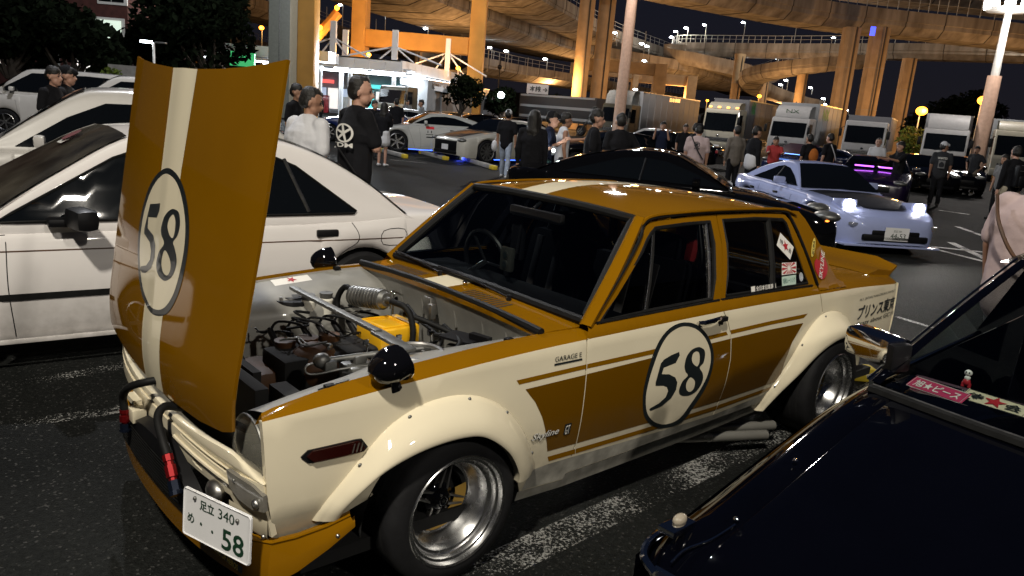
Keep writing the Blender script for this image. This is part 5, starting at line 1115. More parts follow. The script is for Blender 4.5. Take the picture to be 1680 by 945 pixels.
carbon = mat('carbon_bonnet', (.02, .02, .022), .35, coat=.6, var=.1)
patch('bonnet', [(.62, -.66), (1.3, -.60), (1.82, -.34), (1.86, 0), (1.82, .34), (1.3, .60), (.62, .66), (.68, 0)], lambda x, y: (x, y, sinterp(RX['top'], x)+.014+.012*(1-(y/.7)**2)-.05*(abs(y)/.8)**4), carbon, rx, .1, off=.004)
hl_em = mat('headlamp_glow', (1, 1, 1), .3, var=0, em=(1.0, .95, .88), est=60)
for sg in (1, -1):
    q = MB(); q.box((1.62, .60*sg, .70), (.26, .28, .17), Matrix.Rotation(-.08, 3, 'Y'), bev=.03); pod = mkobj('headlight', q, silver, rx)
    q = MB(); q.lathe([(0, .012), (.07, .008), (.085, 0)], (1.765, .60*sg, .705), 'X', 20); mkobj('lamp_glow', q, hl_em, pod)
    q = MB(); q.box((2.03, .62*sg, .45), (.10, .22, .055), Matrix.Rotation(-.35*sg, 3, 'Z'), bev=.02); mkobj('indicator_lamp', q, M['lens'], rx)
    q = MB(); q.ball((2.10, .45*sg, .30), (.04, .055, .055)); mkobj('fog_lamp', q, M['steel'], rx)
    p = Vector((cos(RH), sin(RH), 0)); side_ = Vector((-sin(RH), cos(RH), 0)); hp = rl+p*1.80+side_*.60*sg+Vector((0, 0, .71))
    lamp('headlamp_beam', 'SPOT', hp+p*.12, 130, (1.0, .95, .88), .06, hp+p*8+Vector((0, 0, -.9)), 95, .9)
jplate(rx, 2.17, .34, '44-53', top='足立 330', w=.40, h=.20); q = MB(); q.ball((2.02, 0, .545), (.02, .04, .02)); mkobj('nose_badge', q, M['chrome'], rx)
q = MB(); q.box((1.95, 0, .14), (.35, 1.62, .03), bev=.012); mkobj('front_lip', q, silver, rx)
# amber corner lamp on the black coupe
q = MB(); q.box((2.13, -.74, .60), (.08, .12, .05), .6, bev=.02); mkobj('amber_lamp', q, mat('amber_glow', (1, .3, .02), .3, var=0, em=(1.0, .22, .03), est=4), blk)
# two pale grand tourers with alloy wheels
GT = spec(L=4.68, W=1.90, H=1.37, r=.355, rim=.27, xf=1.42, xr=-1.36, ws0=1.0, ws1=.25, rw1=-.70, rw0=-1.95, belt=.95, wb=.84, wt=.56, flare=.03, top=[(-2.34, 1.0), (-1.9, 1.02), (-.5, .96), (.9, .96), (1.5, .88), (2.34, .70)], clear=.14, arch=.03,
    seams=[[(.70, .93), (.62, .5), (.60, .2)], [(-.62, .94), (-.70, .5), (-.60, .25)], [(1.02, .75), (.80, .2)]], handles=[-.45], wheel=(6, 'alloy', .030), bpil=[])
pearl = mat('pearl_white', (.50, .50, .47), .3, coat=1, var=.03)
gh1 = radians(197); a = PT(650, 249, .0)
g1l = Vector((a.x, a.y, 0))-Vector((cos(gh1), sin(gh1), 0))*1.42-Vector((-sin(gh1), cos(gh1), 0))*.9
gt1, gY, gG, gZ_ = loft_car('pearl_coupe', 'pearl white coupe with red door sticker and six spoke alloys parked side on', g1l, gh1, GT, pearl, mirror=None) if False else loft_car('pearl_coupe', 'pearl white coupe with red door sticker and six spoke alloys parked side on', g1l, gh1, GT, pearl)
for (x0, x1, z0, z1, mm) in ((.42, .70, .83, .91, 'redprint'), (.45, .70, .64, .66, 'ink'), (.42, .68, .54, .58, 'ink'), (.62, .65, .70, .78, 'ink'), (.50, .53, .70, .78, 'ink')):
    patch('door_sticker', [(x0-.25, z0), (x1-.25, z0), (x1-.25, z1), (x0-.25, z1)], lambda x, z: (x, gY(x, z), z), M[mm] if mm != 'redprint' else mat('vivid_red', (.7, .02, .03), .5, var=0), gt1, .2, off=.006, flip=True)
g2h = radians(222); a = PT(740, 252, 0); 
GT2 = dict(GT); GT2.update(wheel=(10, 'dullsteel', .014, 'void', True))
g2l = Vector((a.x, a.y, 0))-Vector((cos(g2h), sin(g2h), 0))*2.1+Vector((-sin(g2h), cos(g2h), 0))*.1
g2l = Vector((-.70, 26.0, 0))
gt2, hY_, hG_, hZ_ = loft_car('cream_coupe', 'cream white coupe with black bonnet nosed forward beside the side-on coupe', g2l, g2h, GT2, mat('cream_pearl', (.50, .48, .42), .3, coat=1, var=.03))
patch('bonnet', [(.85, -.60), (2.1, -.45), (2.2, 0), (2.1, .45), (.85, .60)], lambda x, y: (x, y, sinterp(GT2['top'], x)+.012-.05*(abs(y)/.8)**4), carbon, gt2, .12, off=.008)
q = MB(); q.box((2.32, 0, .46), (.06, 1.15, .34), bev=.05); mkobj('mesh_grille', q, M['black'], gt2); jplate(gt2, 2.37, .42)
jplate(rx, 0, -5) if False else None
blueglow = mat('underglow', (.05, .1, 1), .5, var=0, em=(.05, .15, 1.0), est=5)
for c_, x0 in ((gt1, 0), (gt2, 0)):
    q = MB(); q.box((0, .80, .115), (2.0, .02, .02)); mkobj('underglow_strip', q, blueglow, c_)
lamp('underglow_light', 'POINT', g1l+Vector((.2, -.85, .10)), 9, (.1, .35, 1), .1); lamp('underglow_light', 'POINT', g2l+Vector((-1.3, -1.2, .10)), 12, (.06, .1, 1), .1)
# the rest of the parked cars
def car_at(px, py, hd, sp, paint, name, label, dx=0, dy=0, group=None, dt=1):
    return loft_car(name, label, at_ground(px, py, hd, dx, dy), radians(hd), sp, paint, group, detail=dt)
blue = mat('rally_blue', (.008, .02, .11), .3, coat=1, var=.05)
c_, _a, _b, _c = car_at(540, 231, 188, spec(H=1.30, L=4.2), blue, 'blue_coupe', 'dark blue coupe with white round sticker on its door behind the black tee man', -1.38, -.8)
patch('door_sticker', [(.1+.14*cos(k*pi/8), .62+.10*sin(k*pi/8)) for k in range(16)], lambda x, z: (x, _a(x, z), z), M['print'], c_, .2, off=.006, flip=True)
car_at(775, 226, 200, spec(H=1.3, top=[(-2.25, .95), (-1, .95), (.9, .92), (2.25, .7)]), bk, 'dark_coupe_far', 'dark coupe parked behind the pearl coupe roof', 0, 0)
car_at(838, 232, 205, spec(H=1.3), bk, 'dark_saloon', 'dark car half hidden between the cream coupe and the grey truck', 0, 0)
car_at(655, 222, 190, spec(H=1.3), mat('pale_car', (.4, .4, .38), .3, coat=1), 'pale_car', 'pale low car seen over the pearl coupe windscreen', 0, 0)
wc = car_at(1070, 258, 152, spec(H=1.38, wins=None), W_, 'white_hatchback', 'white hatchback behind the man in the black tee', 0, .5)
car_at(1105, 270, 150, spec(H=1.32), bk, 'black_saloon', 'black saloon between the white hatchback and the pink shirted man', .3, 0)
car_at(945, 284, 192, spec(H=1.3), bk, 'violet_wheel_car', 'car with a violet lit wheel behind the phone light', -1.38, -.9)
pc_, _a, _b, _c = car_at(1425, 338, 245, spec(H=1.25, L=4.4, W=1.85), mat('purple_black', (.008, .003, .02), .25, coat=1), 'purple_lit_coupe', 'black coupe with purple light bars across its open bonnet', -1.9, 0, dt=2)
pg = mat('purple_glow', (.6, .1, 1), .5, var=0, em=(.55, .12, 1.0), est=3.0)
for sg in (1, -1): q = MB(); q.box((1.02, .30*sg, 1.0), (.02, .48, .035)); mkobj('light_bar', q, pg, pc_)
q = MB(); q.box((.98, 0, 1.08), (.03, 1.4, .14), Matrix.Rotation(-.4, 3, 'Y'), bev=.01); mkobj('open_bonnet', q, M['gloss'], pc_)
bc_, _a, _b, _c = car_at(1298, 292, 215, spec(H=1.25), mat('blue_red_car', (.01, .02, .08), .25, coat=1), 'blue_lit_car', 'dark car with its bonnet up, washed by blue light beside the red shirt', -1.2, 0)
q = MB(); q.box((1.2, 0, 1.12), (1.1, 1.35, .03), Matrix.Rotation(.35, 3, 'Y'), bev=.01); mkobj('open_bonnet', q, mat('bonnet_redblue', (.06, .01, .02), .3, coat=1), bc_)
q = MB(); q.box((1.75, 0, .93), (.03, 1.3, .02)); mkobj('light_bar', q, mat('blue_glow', (.2, .3, 1), .5, var=0, em=(.15, .35, 1), est=4), bc_)
car_at(1590, 322, 250, spec(H=1.35), bk, 'black_car_right', 'black car parked in front of the white cab at the right', -2.4, -.3)
car_at(1510, 318, 262, spec(H=1.30), bk, 'black_coupe_far', 'black coupe behind the man in the printed tee', -2.5, .6)
# left side
wl = mat('white_hatch_paint', (.52, .50, .47), .35, coat=.9, var=.03)
LW = spec(L=4.6, W=1.8, H=1.57, r=.33, belt=.93, ws0=1.3, ws1=.35, rw1=-.95, rw0=-2.0, wt=.58, top=[(-2.25, .93), (-1.7, .98), (.9, .95), (1.5, .90), (2.25, .7)], wins=[[(1.0, .96), (.55, 1.26), (.20, 1.42), (-.45, 1.44), (-1.0, 1.34), (-1.62, 1.00)]], bpil=[-.3])
lw, _a, _b, _c = loft_car('white_liftback', 'white liftback with long dark side glass at the far left behind the saloon', Vector((-4.45, 8.75, 0)), radians(208), LW, wl)
q = MB(); q.box((-1.75, 0, 1.06), (.06, 1.2, .03), bev=.01); mkobj('tail_spoiler', q, M['black'], lw)
LS = spec(L=4.6, W=1.74, H=1.74, r=.32, belt=1.08, ws0=1.75, ws1=.85, rw1=-1.9, rw0=-2.25, wt=.68, xf=1.45, xr=-1.35, top=[(-2.3, 1.08), (-1.7, 1.12), (.9, 1.08), (1.6, 1.02), (2.3, .75)], seams=[[(1.2, 1.0), (1.1, .3)], [(.1, 1.05), (.1, .3)]], handles=[.25], bpil=[.15, -.9])
loft_car('white_compact', 'small white car with body coloured mirror just left of the bonnet', Vector((-7.7, 17.0, 0)), radians(196), LS, wl, detail=2)
loft_car('white_estate', 'white car behind the two capped men with its windscreen facing left', Vector((-12.4, 21.6, 0)), radians(196), LS, wl, detail=2)
# ================================================================= SETTING
# asphalt ground with speckle and dark patches; painted lines as worn sheets
m, t, b = nodes_of('asphalt'); N = t.nodes; Lk = t.links
tcn = N.new('ShaderNodeTexCoord'); b.inputs['Specular IOR Level'].default_value = .06
n1 = N.new('ShaderNodeTexNoise'); n1.inputs['Scale'].default_value = .45; n1.inputs['Detail'].default_value = 8
n2 = N.new('ShaderNodeTexVoronoi'); n2.inputs['Scale'].default_value = 110
n3 = N.new('ShaderNodeTexNoise'); n3.inputs['Scale'].default_value = 45; n3.inputs['Detail'].default_value = 8
for n in (n1, n2, n3): Lk.new(tcn.outputs['Object'], n.inputs['Vector'])
r1 = N.new('ShaderNodeValToRGB'); r1.color_ramp.elements[0].position = .35; r1.color_ramp.elements[1].position = .65; r1.color_ramp.elements[0].color = (.0042, .0047, .0044, 1); r1.color_ramp.elements[1].color = (.0150, .0160, .0152, 1)
Lk.new(n1.outputs['Fac'], r1.inputs[0])
r2 = N.new('ShaderNodeValToRGB'); r2.color_ramp.elements[0].position = .93; r2.color_ramp.elements[1].position = .99; r2.color_ramp.elements[0].color = (0, 0, 0, 1); r2.color_ramp.elements[1].color = (1, 1, 1, 1)
sc_ = N.new('ShaderNodeSeparateColor'); Lk.new(n2.outputs['Color'], sc_.inputs[0]); Lk.new(sc_.outputs[0], r2.inputs[0])
r3 = N.new('ShaderNodeValToRGB'); r3.color_ramp.elements[0].position = .35; r3.color_ramp.elements[1].position = .68; r3.color_ramp.elements[0].color = (.7, .7, .7, 1); r3.color_ramp.elements[1].color = (1.3, 1.3, 1.3, 1)
Lk.new(n3.outputs['Fac'], r3.inputs[0])
ml = N.new('ShaderNodeMix'); ml.data_type = 'RGBA'; ml.blend_type = 'MULTIPLY'; ml.inputs[0].default_value = 1; Lk.new(r1.outputs[0], ml.inputs[6]); Lk.new(r3.outputs[0], ml.inputs[7])
mx = N.new('ShaderNodeMix'); mx.data_type = 'RGBA'; Lk.new(r2.outputs[0], mx.inputs[0]); Lk.new(ml.outputs[2], mx.inputs[6]); mx.inputs[7].default_value = (.045, .045, .043, 1); Lk.new(mx.outputs[2], b.inputs['Base Color'])
b.inputs['Roughness'].default_value = .72
bp = N.new('ShaderNodeBump'); bp.inputs['Strength'].default_value = .6; bp.inputs['Distance'].default_value = .008; ad = N.new('ShaderNodeMath'); ad.operation = 'ADD'; Lk.new(n3.outputs['Fac'], ad.inputs[0]); Lk.new(n2.outputs['Distance'], ad.inputs[1]); Lk.new(ad.outputs[0], bp.inputs['Height']); Lk.new(bp.outputs[0], b.inputs['Normal'])
M['asphalt'] = m
mb = MB(); mb.add([(-1500, -200, 0), (1500, -200, 0), (1500, 3000, 0), (-1500, 3000, 0)], [(0, 1, 2, 3)]); g0 = mkobj('ground', mb, M['asphalt'], smooth=0); g0['kind'] = 'structure'
def worn(name, cov, col=(.33, .33, .315)):
    m, t, b = nodes_of(name); N = t.nodes; Lk = t.links; tc = N.new('ShaderNodeTexCoord')
    a = N.new('ShaderNodeTexNoise'); a.inputs['Scale'].default_value = 75; a.inputs['Detail'].default_value = 5; a.inputs['Roughness'].default_value = .75
    c = N.new('ShaderNodeTexNoise'); c.inputs['Scale'].default_value = 2.2; c.inputs['Detail'].default_value = 4
    Lk.new(tc.outputs['Object'], a.inputs['Vector']); Lk.new(tc.outputs['Object'], c.inputs['Vector'])
    s = N.new('ShaderNodeMath'); s.operation = 'MULTIPLY_ADD'; s.inputs[1].default_value = .55; Lk.new(c.outputs['Fac'], s.inputs[0]); Lk.new(a.outputs['Fac'], s.inputs[2])
    r = N.new('ShaderNodeValToRGB'); r.color_ramp.elements[0].position = cov; r.color_ramp.elements[1].position = cov+.05; Lk.new(s.outputs[0], r.inputs[0])
    tr = N.new('ShaderNodeBsdfTransparent'); mx = N.new('ShaderNodeMixShader'); Lk.new(r.outputs[0], mx.inputs[0]); Lk.new(tr.outputs[0], mx.inputs[1]); Lk.new(b.outputs[0], mx.inputs[2]); Lk.new(mx.outputs[0], N['Material Output'].inputs[0])
    b.inputs['Base Color'].default_value = (*col, 1); b.inputs['Roughness'].default_value = .45; b.inputs['Specular IOR Level'].default_value = .8
    bp = N.new('ShaderNodeBump'); bp.inputs['Strength'].default_value = 1; bp.inputs['Distance'].default_value = .01; Lk.new(a.outputs['Fac'], bp.inputs['Height']); Lk.new(bp.outputs[0], b.inputs['Normal'])
    return m
wl1 = worn('worn_line_paint', .79); wl2 = worn('faint_line_paint', .86); wl3 = worn('far_line_paint', .70)
def line(a, b_, w_, m_, nm='bay_line'):
    a = Vector((a[0], a[1], 0)); b_ = Vector((b_[0], b_[1], 0)); d = (b_-a).normalized(); n_ = Vector((-d.y, d.x, 0))*w_/2; z = Vector((0, 0, .004))
    mb = MB(); mb.add([a-n_+z, b_-n_+z, b_+n_+z, a+n_+z], [(0, 1, 2, 3)]); o = mkobj(nm, mb, m_, smooth=0); o['kind'] = 'structure'; return o
P0 = PT(812, 930); P1 = PT(1275, 712); d_ = (P1-P0).normalized(); line(P0-d_*1.2, P1+d_*2.5, .17, wl1)
P0 = PT(0, 637); P1 = PT(205, 600); d_ = (P1-P0).normalized(); line(P0-d_*.6, P1+d_*2.2, .11, wl2)
P0 = PT(0, 700); P1 = PT(200, 672); d_ = (P1-P0).normalized(); line(P0-d_*.6, P1+d_*.9, .11, wl2)
for a, b_, w_ in (((1470, 520), (1540, 541), .07), ((1560, 398), (1640, 436), .14), ((1500, 402), (1625, 415), .14), ((1540, 345), (1590, 352), .14), ((1530, 408), (1625, 432), .12), ((640, 262), (700, 268), .1), ((1570, 372), (1615, 388), .12)):
    line(PT(*a), PT(*b_), w_, wl3)
# concrete wheel stops with yellow ends
conc = mat('grey_concrete', (.30, .29, .27), .8, var=.2, scale=4, bump=.2, bscale=20)
yel = mat('yellow_road_paint', (.65, .48, .03), .6, var=.15, scale=20)
for i, (a, b_) in enumerate((((626, 249), (666, 260)), ((690, 252), (733, 263)), ((757, 262), (812, 279)), ((560, 243), (590, 250)))):
    A_ = PT(*a); B_ = PT(*b_); d = (B_-A_); L = d.length; o = tag(empty('wheel_stop', ((A_+B_)/2).to_tuple(), atan2(d.y, d.x)), ['concrete wheel stop with yellow end in front of the pearl coupe', 'concrete wheel stop with yellow tip between the two pale coupes', 'long concrete wheel stop beside the jeans legs', 'concrete wheel stop behind the black tee man, leftmost of its row'][i], 'wheel stop', 'wheel stops along the far bays')
    q = MB(); q.box((0, 0, .06), (L*.82, .16, .12), bev=.03); mkobj('block', q, conc, o)
    for s_ in (1, -1): q = MB(); q.box((s_*L*.45, 0, .058), (L*.10, .162, .122), bev=.03); mkobj('yellow_end', q, yel, o)
q = MB(); A_ = PT(1412, 622); q.box((0, 0, .05), (.16, .14, .10), bev=.02); o = mkobj('wheel_stop_end', q, yel, loc=(A_.x, A_.y, 0)); tag(o, 'yellow wheel stop end beside the rear wheel of the ochre sedan', 'wheel stop')
# ---------------------------------------------------------------- elevated roads
m, t, b = nodes_of('bridge_concrete'); N = t.nodes; Lk = t.links; tc = N.new('ShaderNodeTexCoord'); mp = N.new('ShaderNodeMapping'); mp.inputs['Scale'].default_value = (1.1, 1.1, .22)
a = N.new('ShaderNodeTexNoise'); a.inputs['Scale'].default_value = .8; a.inputs['Detail'].default_value = 8; Lk.new(tc.outputs['Object'], mp.inputs[0]); Lk.new(mp.outputs[0], a.inputs['Vector'])
r = N.new('ShaderNodeValToRGB'); r.color_ramp.elements[0].position = .3; r.color_ramp.elements[1].position = .7; r.color_ramp.elements[0].color = (.13, .115, .10, 1); r.color_ramp.elements[1].color = (.31, .29, .265, 1)
Lk.new(a.outputs['Fac'], r.inputs[0]); Lk.new(r.outputs[0], b.inputs['Base Color']); b.inputs['Roughness'].default_value = .85; b.inputs['Specular IOR Level'].default_value = .2; M['bridge'] = m
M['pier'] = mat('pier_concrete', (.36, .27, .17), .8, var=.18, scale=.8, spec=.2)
M['orange_lit_steel'] = mat('orange_lit_steel', (.50, .26, .06), .6, var=.10, scale=1.0, spec=.2)
M['joint'] = mat('joint_dark', (.05, .045, .04), .9, var=.1)
M['railing'] = mat('railing_grey', (.35, .35, .33), .6, var=.1)
def deck(name, label, path, w_, h=1.6, par=1.0, group=None, posts=4.0, side=1, mm='bridge', fence=1.3, n=6):
    """path: points of the near bottom edge; the deck lies on the far side"""
    C_ = crom(path, n); K = len(C_); root = tag(empty(name, (0, 0, 0)), label, 'elevated road', group); rows = []; edge = []
    for i, p in enumerate(C_):
        d = (C_[min(i+1, K-1)]-C_[max(i-1, 0)]); d.z = 0; d.normalize(); n_ = Vector((-d.y, d.x, 0))*side
        pr = [(.16*w_, 0), (.0, h*.55), (.0, h*.55+par*.45), (-.12, h*.55+par*.5), (-.12, h+par), (.22, h+par), (.22, h), (w_-.22, h), (w_-.22, h+par), (w_+.12, h+par), (w_+.12, h*.55+par*.5), (w_, h*.55), (w_*.84, 0)]
        rows.append([p+n_*u+Vector((0, 0, v)) for u, v in pr]); edge.append((p+Vector((0, 0, h+par)), n_))
    q = MB(); q.grid(rows, closeu=True); mkobj('girder', q, M[mm], root, smooth=30)
    q = MB(); acc = 0.0
    for i in range(1, K-1):
        acc += (C_[i]-C_[i-1]).length
        if acc > 5.0:
            acc = 0.0; q.tube([rows[i][j]+Vector((0, 0, -.01 if j in (0, 12) else 0)) for j in (12, 0, 1, 2, 3, 4)], .07, 4)
    if q.v: j_ = mkobj('segment_joint', q, M['joint'], root, smooth=0); j_['kind'] = 'stuff'
    if fence:
        q = MB(); acc = 0; last = edge[0][0]
        for (p, n_), (p2, _) in zip(edge, edge[1:]):
            L = (p2-p).length; k = max(1, int(L/posts))
            for j in range(k): a_ = p.lerp(p2, j/k)+n_*.05; q.cyl(a_, a_+Vector((0, 0, fence)), .05, n=4, caps=False)
        f_ = mkobj('fence_posts', q, M['railing'], root, smooth=0); f_['kind'] = 'stuff'
        q = MB(); q.tube([e[0]+e[1]*.05+Vector((0, 0, fence)) for e in edge], .05, 4); q.tube([e[0]+e[1]*.05+Vector((0, 0, fence*.5)) for e in edge], .03, 4); f_ = mkobj('fence_rails', q, M['railing'], root); f_['kind'] = 'stuff'
    return root
def P3(L): return [PT(*p) for p in L]
deck('elevated_road', 'massive curved flyover crossing the top right, highest of the elevated roads', P3([(960, -45, 15), (1110, -6, 15), (1200, 12, 15), (1314, 34, 15), (1400, 47, 15), (1500, 58, 15), (1600, 68, 15), (1760, 86, 15)]), 6.5, 1.7, 1.1, fence=2.2, posts=1.6)
deck('elevated_road', 'upper deck above the top right flyover, only its brown soffit showing', P3([(1280, -40, 20), (1400, -12, 20), (1500, 2, 20), (1620, 14, 20), (1800, 34, 20)]), 7, 2.0, 1.0, fence=0)
deck('elevated_road', 'pale flyover loop bending back at its left end below the highest flyover', [PT(1290, 118, 13.5)]+P3([(1180, 108, 13.6), (1112, 101, 13.6), (1100, 95, 13.6), (1130, 92, 13.6)])[0:0]+[PT(1232, 139, 10.3), PT(1186, 125, 11), PT(1143, 112, 12), PT(1112, 102, 13), PT(1099, 96, 13.6), PT(1110, 92, 13.9), PT(1155, 92, 14.2), PT(1214, 93, 14.5), PT(1280, 94, 14.8), PT(1377, 95, 15), PT(1486, 96, 15), PT(1680, 101, 15), PT(1800, 106, 15)], 4.5, 1.5, .9, side=1, fence=1.3, posts=1.7)
hc_ = AT(1330, 128, 128); hel = []
for k in range(19):
    a = radians(-45-k*14.5); hel.append(Vector((hc_.x+10.8*cos(a), hc_.y+12*sin(a), 12.2-.37*k)))
deck('elevated_road', 'spiral ramp curling down beneath the pale flyover loop', hel, 3.8, 1.2, .8, side=-1, fence=0, n=5)
deck('elevated_road', 'broad dark soffit flyover descending from the top centre to the right', P3([(560, -150, 15), (720, -80, 15), (886, 14, 15), (943, 44, 15), (1006, 76, 14.5), (1086, 102, 14), (1186, 133, 13), (1257, 160, 12)]), 15, 2.0, 1.0, posts=2.2)
deck('elevated_road', 'second dark flyover running below and beyond the broad dark one', P3([(600, -40, 12.5), (700, 10, 12.5), (800, 46, 12.5), (894, 78, 12.2), (960, 96, 12), (1048, 112, 11), (1143, 130, 10), (1228, 152, 9)]), 14, 1.8, .9, fence=0)
deck('elevated_road', 'low orange lit viaduct running between the orange portal and the twin piers', P3([(770, 116, 7), (800, 121, 7), (860, 131, 7), (937, 142, 7), (1040, 158, 7), (1130, 172, 7)]), 9, 1.6, .8, posts=2.2)
deck('elevated_road', 'viaduct with railing rising behind the orange portal at the left', P3([(366, 8, 13), (440, 30, 13), (500, 46, 13), (574, 68, 13), (660, 90, 12.5), (760, 110, 12)]), 10, 1.7, .9, posts=2.2)
deck('elevated_road', 'orange viaduct wall with railing behind the left trees', P3([(150, 22, 10), (212, 38, 10), (285, 55, 10), (411, 82, 10), (470, 96, 10)]), 10, 1.7, .9, posts=2.2)
# far lower decks and portal frames in the centre distance
for i, (x0, x1, y0, y1, D) in enumerate(((1068, 1088, 104, 160, 125), (1122, 1138, 124, 166, 140), (1034, 1044, 110, 157, 135))):
    a = AT(x0, y1, D); c = AT(x1, y1, D); tp = AT(x0, y0, D).z; q = MB(); q.box(((a.x+c.x)/2, D, tp/2), (c.x-a.x, 2, tp), bev=.1); q.box(((a.x+c.x)/2-5, D+.3, tp-.9), (12, 1.4, 1.8), bev=.1)
    tag(mkobj('portal_frame', q, M['pier']), ['concrete portal frame right of the tall lamp pole, nearest of the far frames', 'thinner concrete portal frame further right under the descending flyover', 'pale concrete frame leg just right of the twin piers'][i], 'bridge pier', 'portal frames under the far flyover')
def pier(pxb, pxt, yt, D, wpx, label, shape='round', m_='pier', z1=None, group='round piers of the flyovers'):
    c = AT(pxb, 180, D); tp = z1 or AT(pxt, yt, D).z; r_ = wpx*D/FPX/2; root = tag(empty('bridge_pier', (c.x, D, 0)), label, 'bridge pier', group); q = MB()
    if shape == 'round': q.cyl((0, 0, 0), (0, 0, tp), r_, n=28, caps=False); q.cyl((0, 0, tp-.8), (0, 0, tp+.4), r_*1.02, r_*1.2, n=28)
    else: q.box((0, 0, tp/2), (2*r_, 2*r_*.8, tp), bev=.12)
    mkobj('column', q, M[m_], root, smooth=40); q = MB(); q.cyl((r_*.3, -r_*1.05, 0), (r_*.3, -r_*1.05, tp), .09, n=6, caps=False); mkobj('drain_pipe', q, M['joint'], root)
    for z in (tp*.35, tp*.68): q = MB(); (q.lathe([(r_+.004, z), (r_+.004, z+.06)], (0, 0, 0), 'Z', 28) if shape == 'round' else q.box((0, 0, z), (2*r_+.01, 1.6*r_+.01, .05))); mkobj('casting_joint', q, conc, root)
    return root
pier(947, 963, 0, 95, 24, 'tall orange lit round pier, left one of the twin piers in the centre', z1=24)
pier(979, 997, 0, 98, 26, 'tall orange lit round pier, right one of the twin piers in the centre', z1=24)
pier(1202, 1216, 93, 135, 15, 'round pier under the pale flyover loop, left of the spiral ramp')
pier(1375, 1399, 45, 96, 23, 'left grey brown pier under the highest flyover, by the blue sign', 'box')
pier(1421, 1446, 45, 98, 25, 'middle pier under the highest flyover with an orange lit edge', 'box')
pier(1477, 1497, 96, 104, 18, 'right pier under the pale flyover, nearest the orange street lamps', 'box')
pier(1248, 1252, 140, 132, 13, 'short pier under the outer bend of the spiral ramp', z1=10.6)
pier(1308, 1316, 112, 120, 16, 'round pier in the middle of the spiral ramp', z1=11)
pier(682, 682, 84, 100, 11, 'pale round pier glimpsed through the orange portal frame', z1=9)
# orange portal frame
po = tag(empty('orange_portal', (0, 0, 0)), 'large orange portal frame of two legs and a crossbeam behind the canopy', 'bridge pier')
def bx(nm, x0, x1, y0, y1, z0, z1, m_, par): q = MB(); q.box(((x0+x1)/2, (y0+y1)/2, (z0+z1)/2), (x1-x0, y1-y0, z1-z0), bev=.06); return mkobj(nm, q, m_, par)
bx('leg', -16.9, -15.6, 75, 77.2, 0, 22, M['orange_lit_steel'], po); bx('leg', -5.9, -4.5, 75, 77.2, 0, 24, M['orange_lit_steel'], po); bx('crossbeam', -15.7, -5.8, 75.2, 77.0, 6.35, 7.9, M['orange_lit_steel'], po)
bx('crossbeam', -17.3, -4, 74.9, 77.3, 13.5, 16, M['orange_lit_steel'], po)
lp_ = tag(empty('grey_pylon', (0, 0, 0)), 'tall grey steel pylon with an orange lit flank left of the canopy', 'bridge pier')
bx('column', -16.4, -15.05, 50, 51.6, 0, 14, mat('grey_steel', (.25, .26, .22), .5, var=.1), lp_); bx('flank', -15.6, -14.0, 51.65, 53, 0, 14, M['orange_lit_steel'], lp_)  # flank's orange colour paints in the sodium light on that side
bx('column_rib', -15.75, -15.68, 49.97, 50.02, 0, 14, M['dullsteel'], lp_)
bx2 = tag(empty('far_pier', (0, 0, 0)), 'orange lit pier behind the left trees below the viaduct', 'bridge pier'); bx('column', -53.5, -50.8, 120, 123, 0, 30, M['orange_lit_steel'], bx2)
# slanted lattice boom with lamps
sb = tag(empty('slanted_boom', (0, 0, 0)), 'slanted orange lit boom with lamps between the pylon and portal', 'boom')
a = AT(500, 84, 70); c = AT(555, 20, 70); q = MB(); q.tube([a, c], .45, 8); mkobj('beam', q, M['orange_lit_steel'], sb)
em_o = mat('sodium_lamp', (1, .5, .1), .5, var=0, em=(1.0, .26, .015), est=9); em_w = mat('white_lamp', (1, 1, 1), .5, var=0, em=(.80, .92, 1.0), est=45); em_f = mat('flood_lamp', (1, 1, 1), .5, var=0, em=(1.0, .93, .88), est=30)
for t_ in (0, .5, 1.0): q = MB(); p = a.lerp(c, t_)+Vector((0, -.5, .3)); q.ball(p, .22, 8, 6); mkobj('lamp_head', q, em_o, sb)
# ---------------------------------------------------------------- lamps on the decks
LAMPS = [(560, 8, 34), (630, 24, 36), (632, 25, 0), (700, 47, 18), (805, 78, 28), (832, 84, 22), (886, 3, 26), (1011, 54, 20), (1055, 72, 14), (1063, 76, 12), (1059, 100, 10), (1103, 61, 22), (1110, 52, 26), (1127, 46, 28), (1157, 41, 28), (1221, 37, 30), (1306, 34, 32), (1369, 62, 14), (1141, 101, 8), (1153, 99, 8), (1144, 117, 8), (1224, 111, 22), (1214, 127, 20), (1275, 96, 10), (1282, 139, 18), (1291, 132, 20), (1352, 162, 10), (1355, 172, 8), (896, 97, 18), (1044, 147, 8), (1390, 181, 6), (1331, 144, 10), (1337, 166, 10)]
poleM = M['railing']
_u = ['first', 'second', 'third', 'fourth', 'fifth', 'sixth', 'seventh', 'eighth', 'ninth']; NTH = _u+['tenth', 'eleventh', 'twelfth', 'thirteenth', 'fourteenth', 'fifteenth', 'sixteenth', 'seventeenth', 'eighteenth', 'nineteenth', 'twentieth']+['twenty '+x for x in _u]+['thirtieth']+['thirty '+x for x in _u]
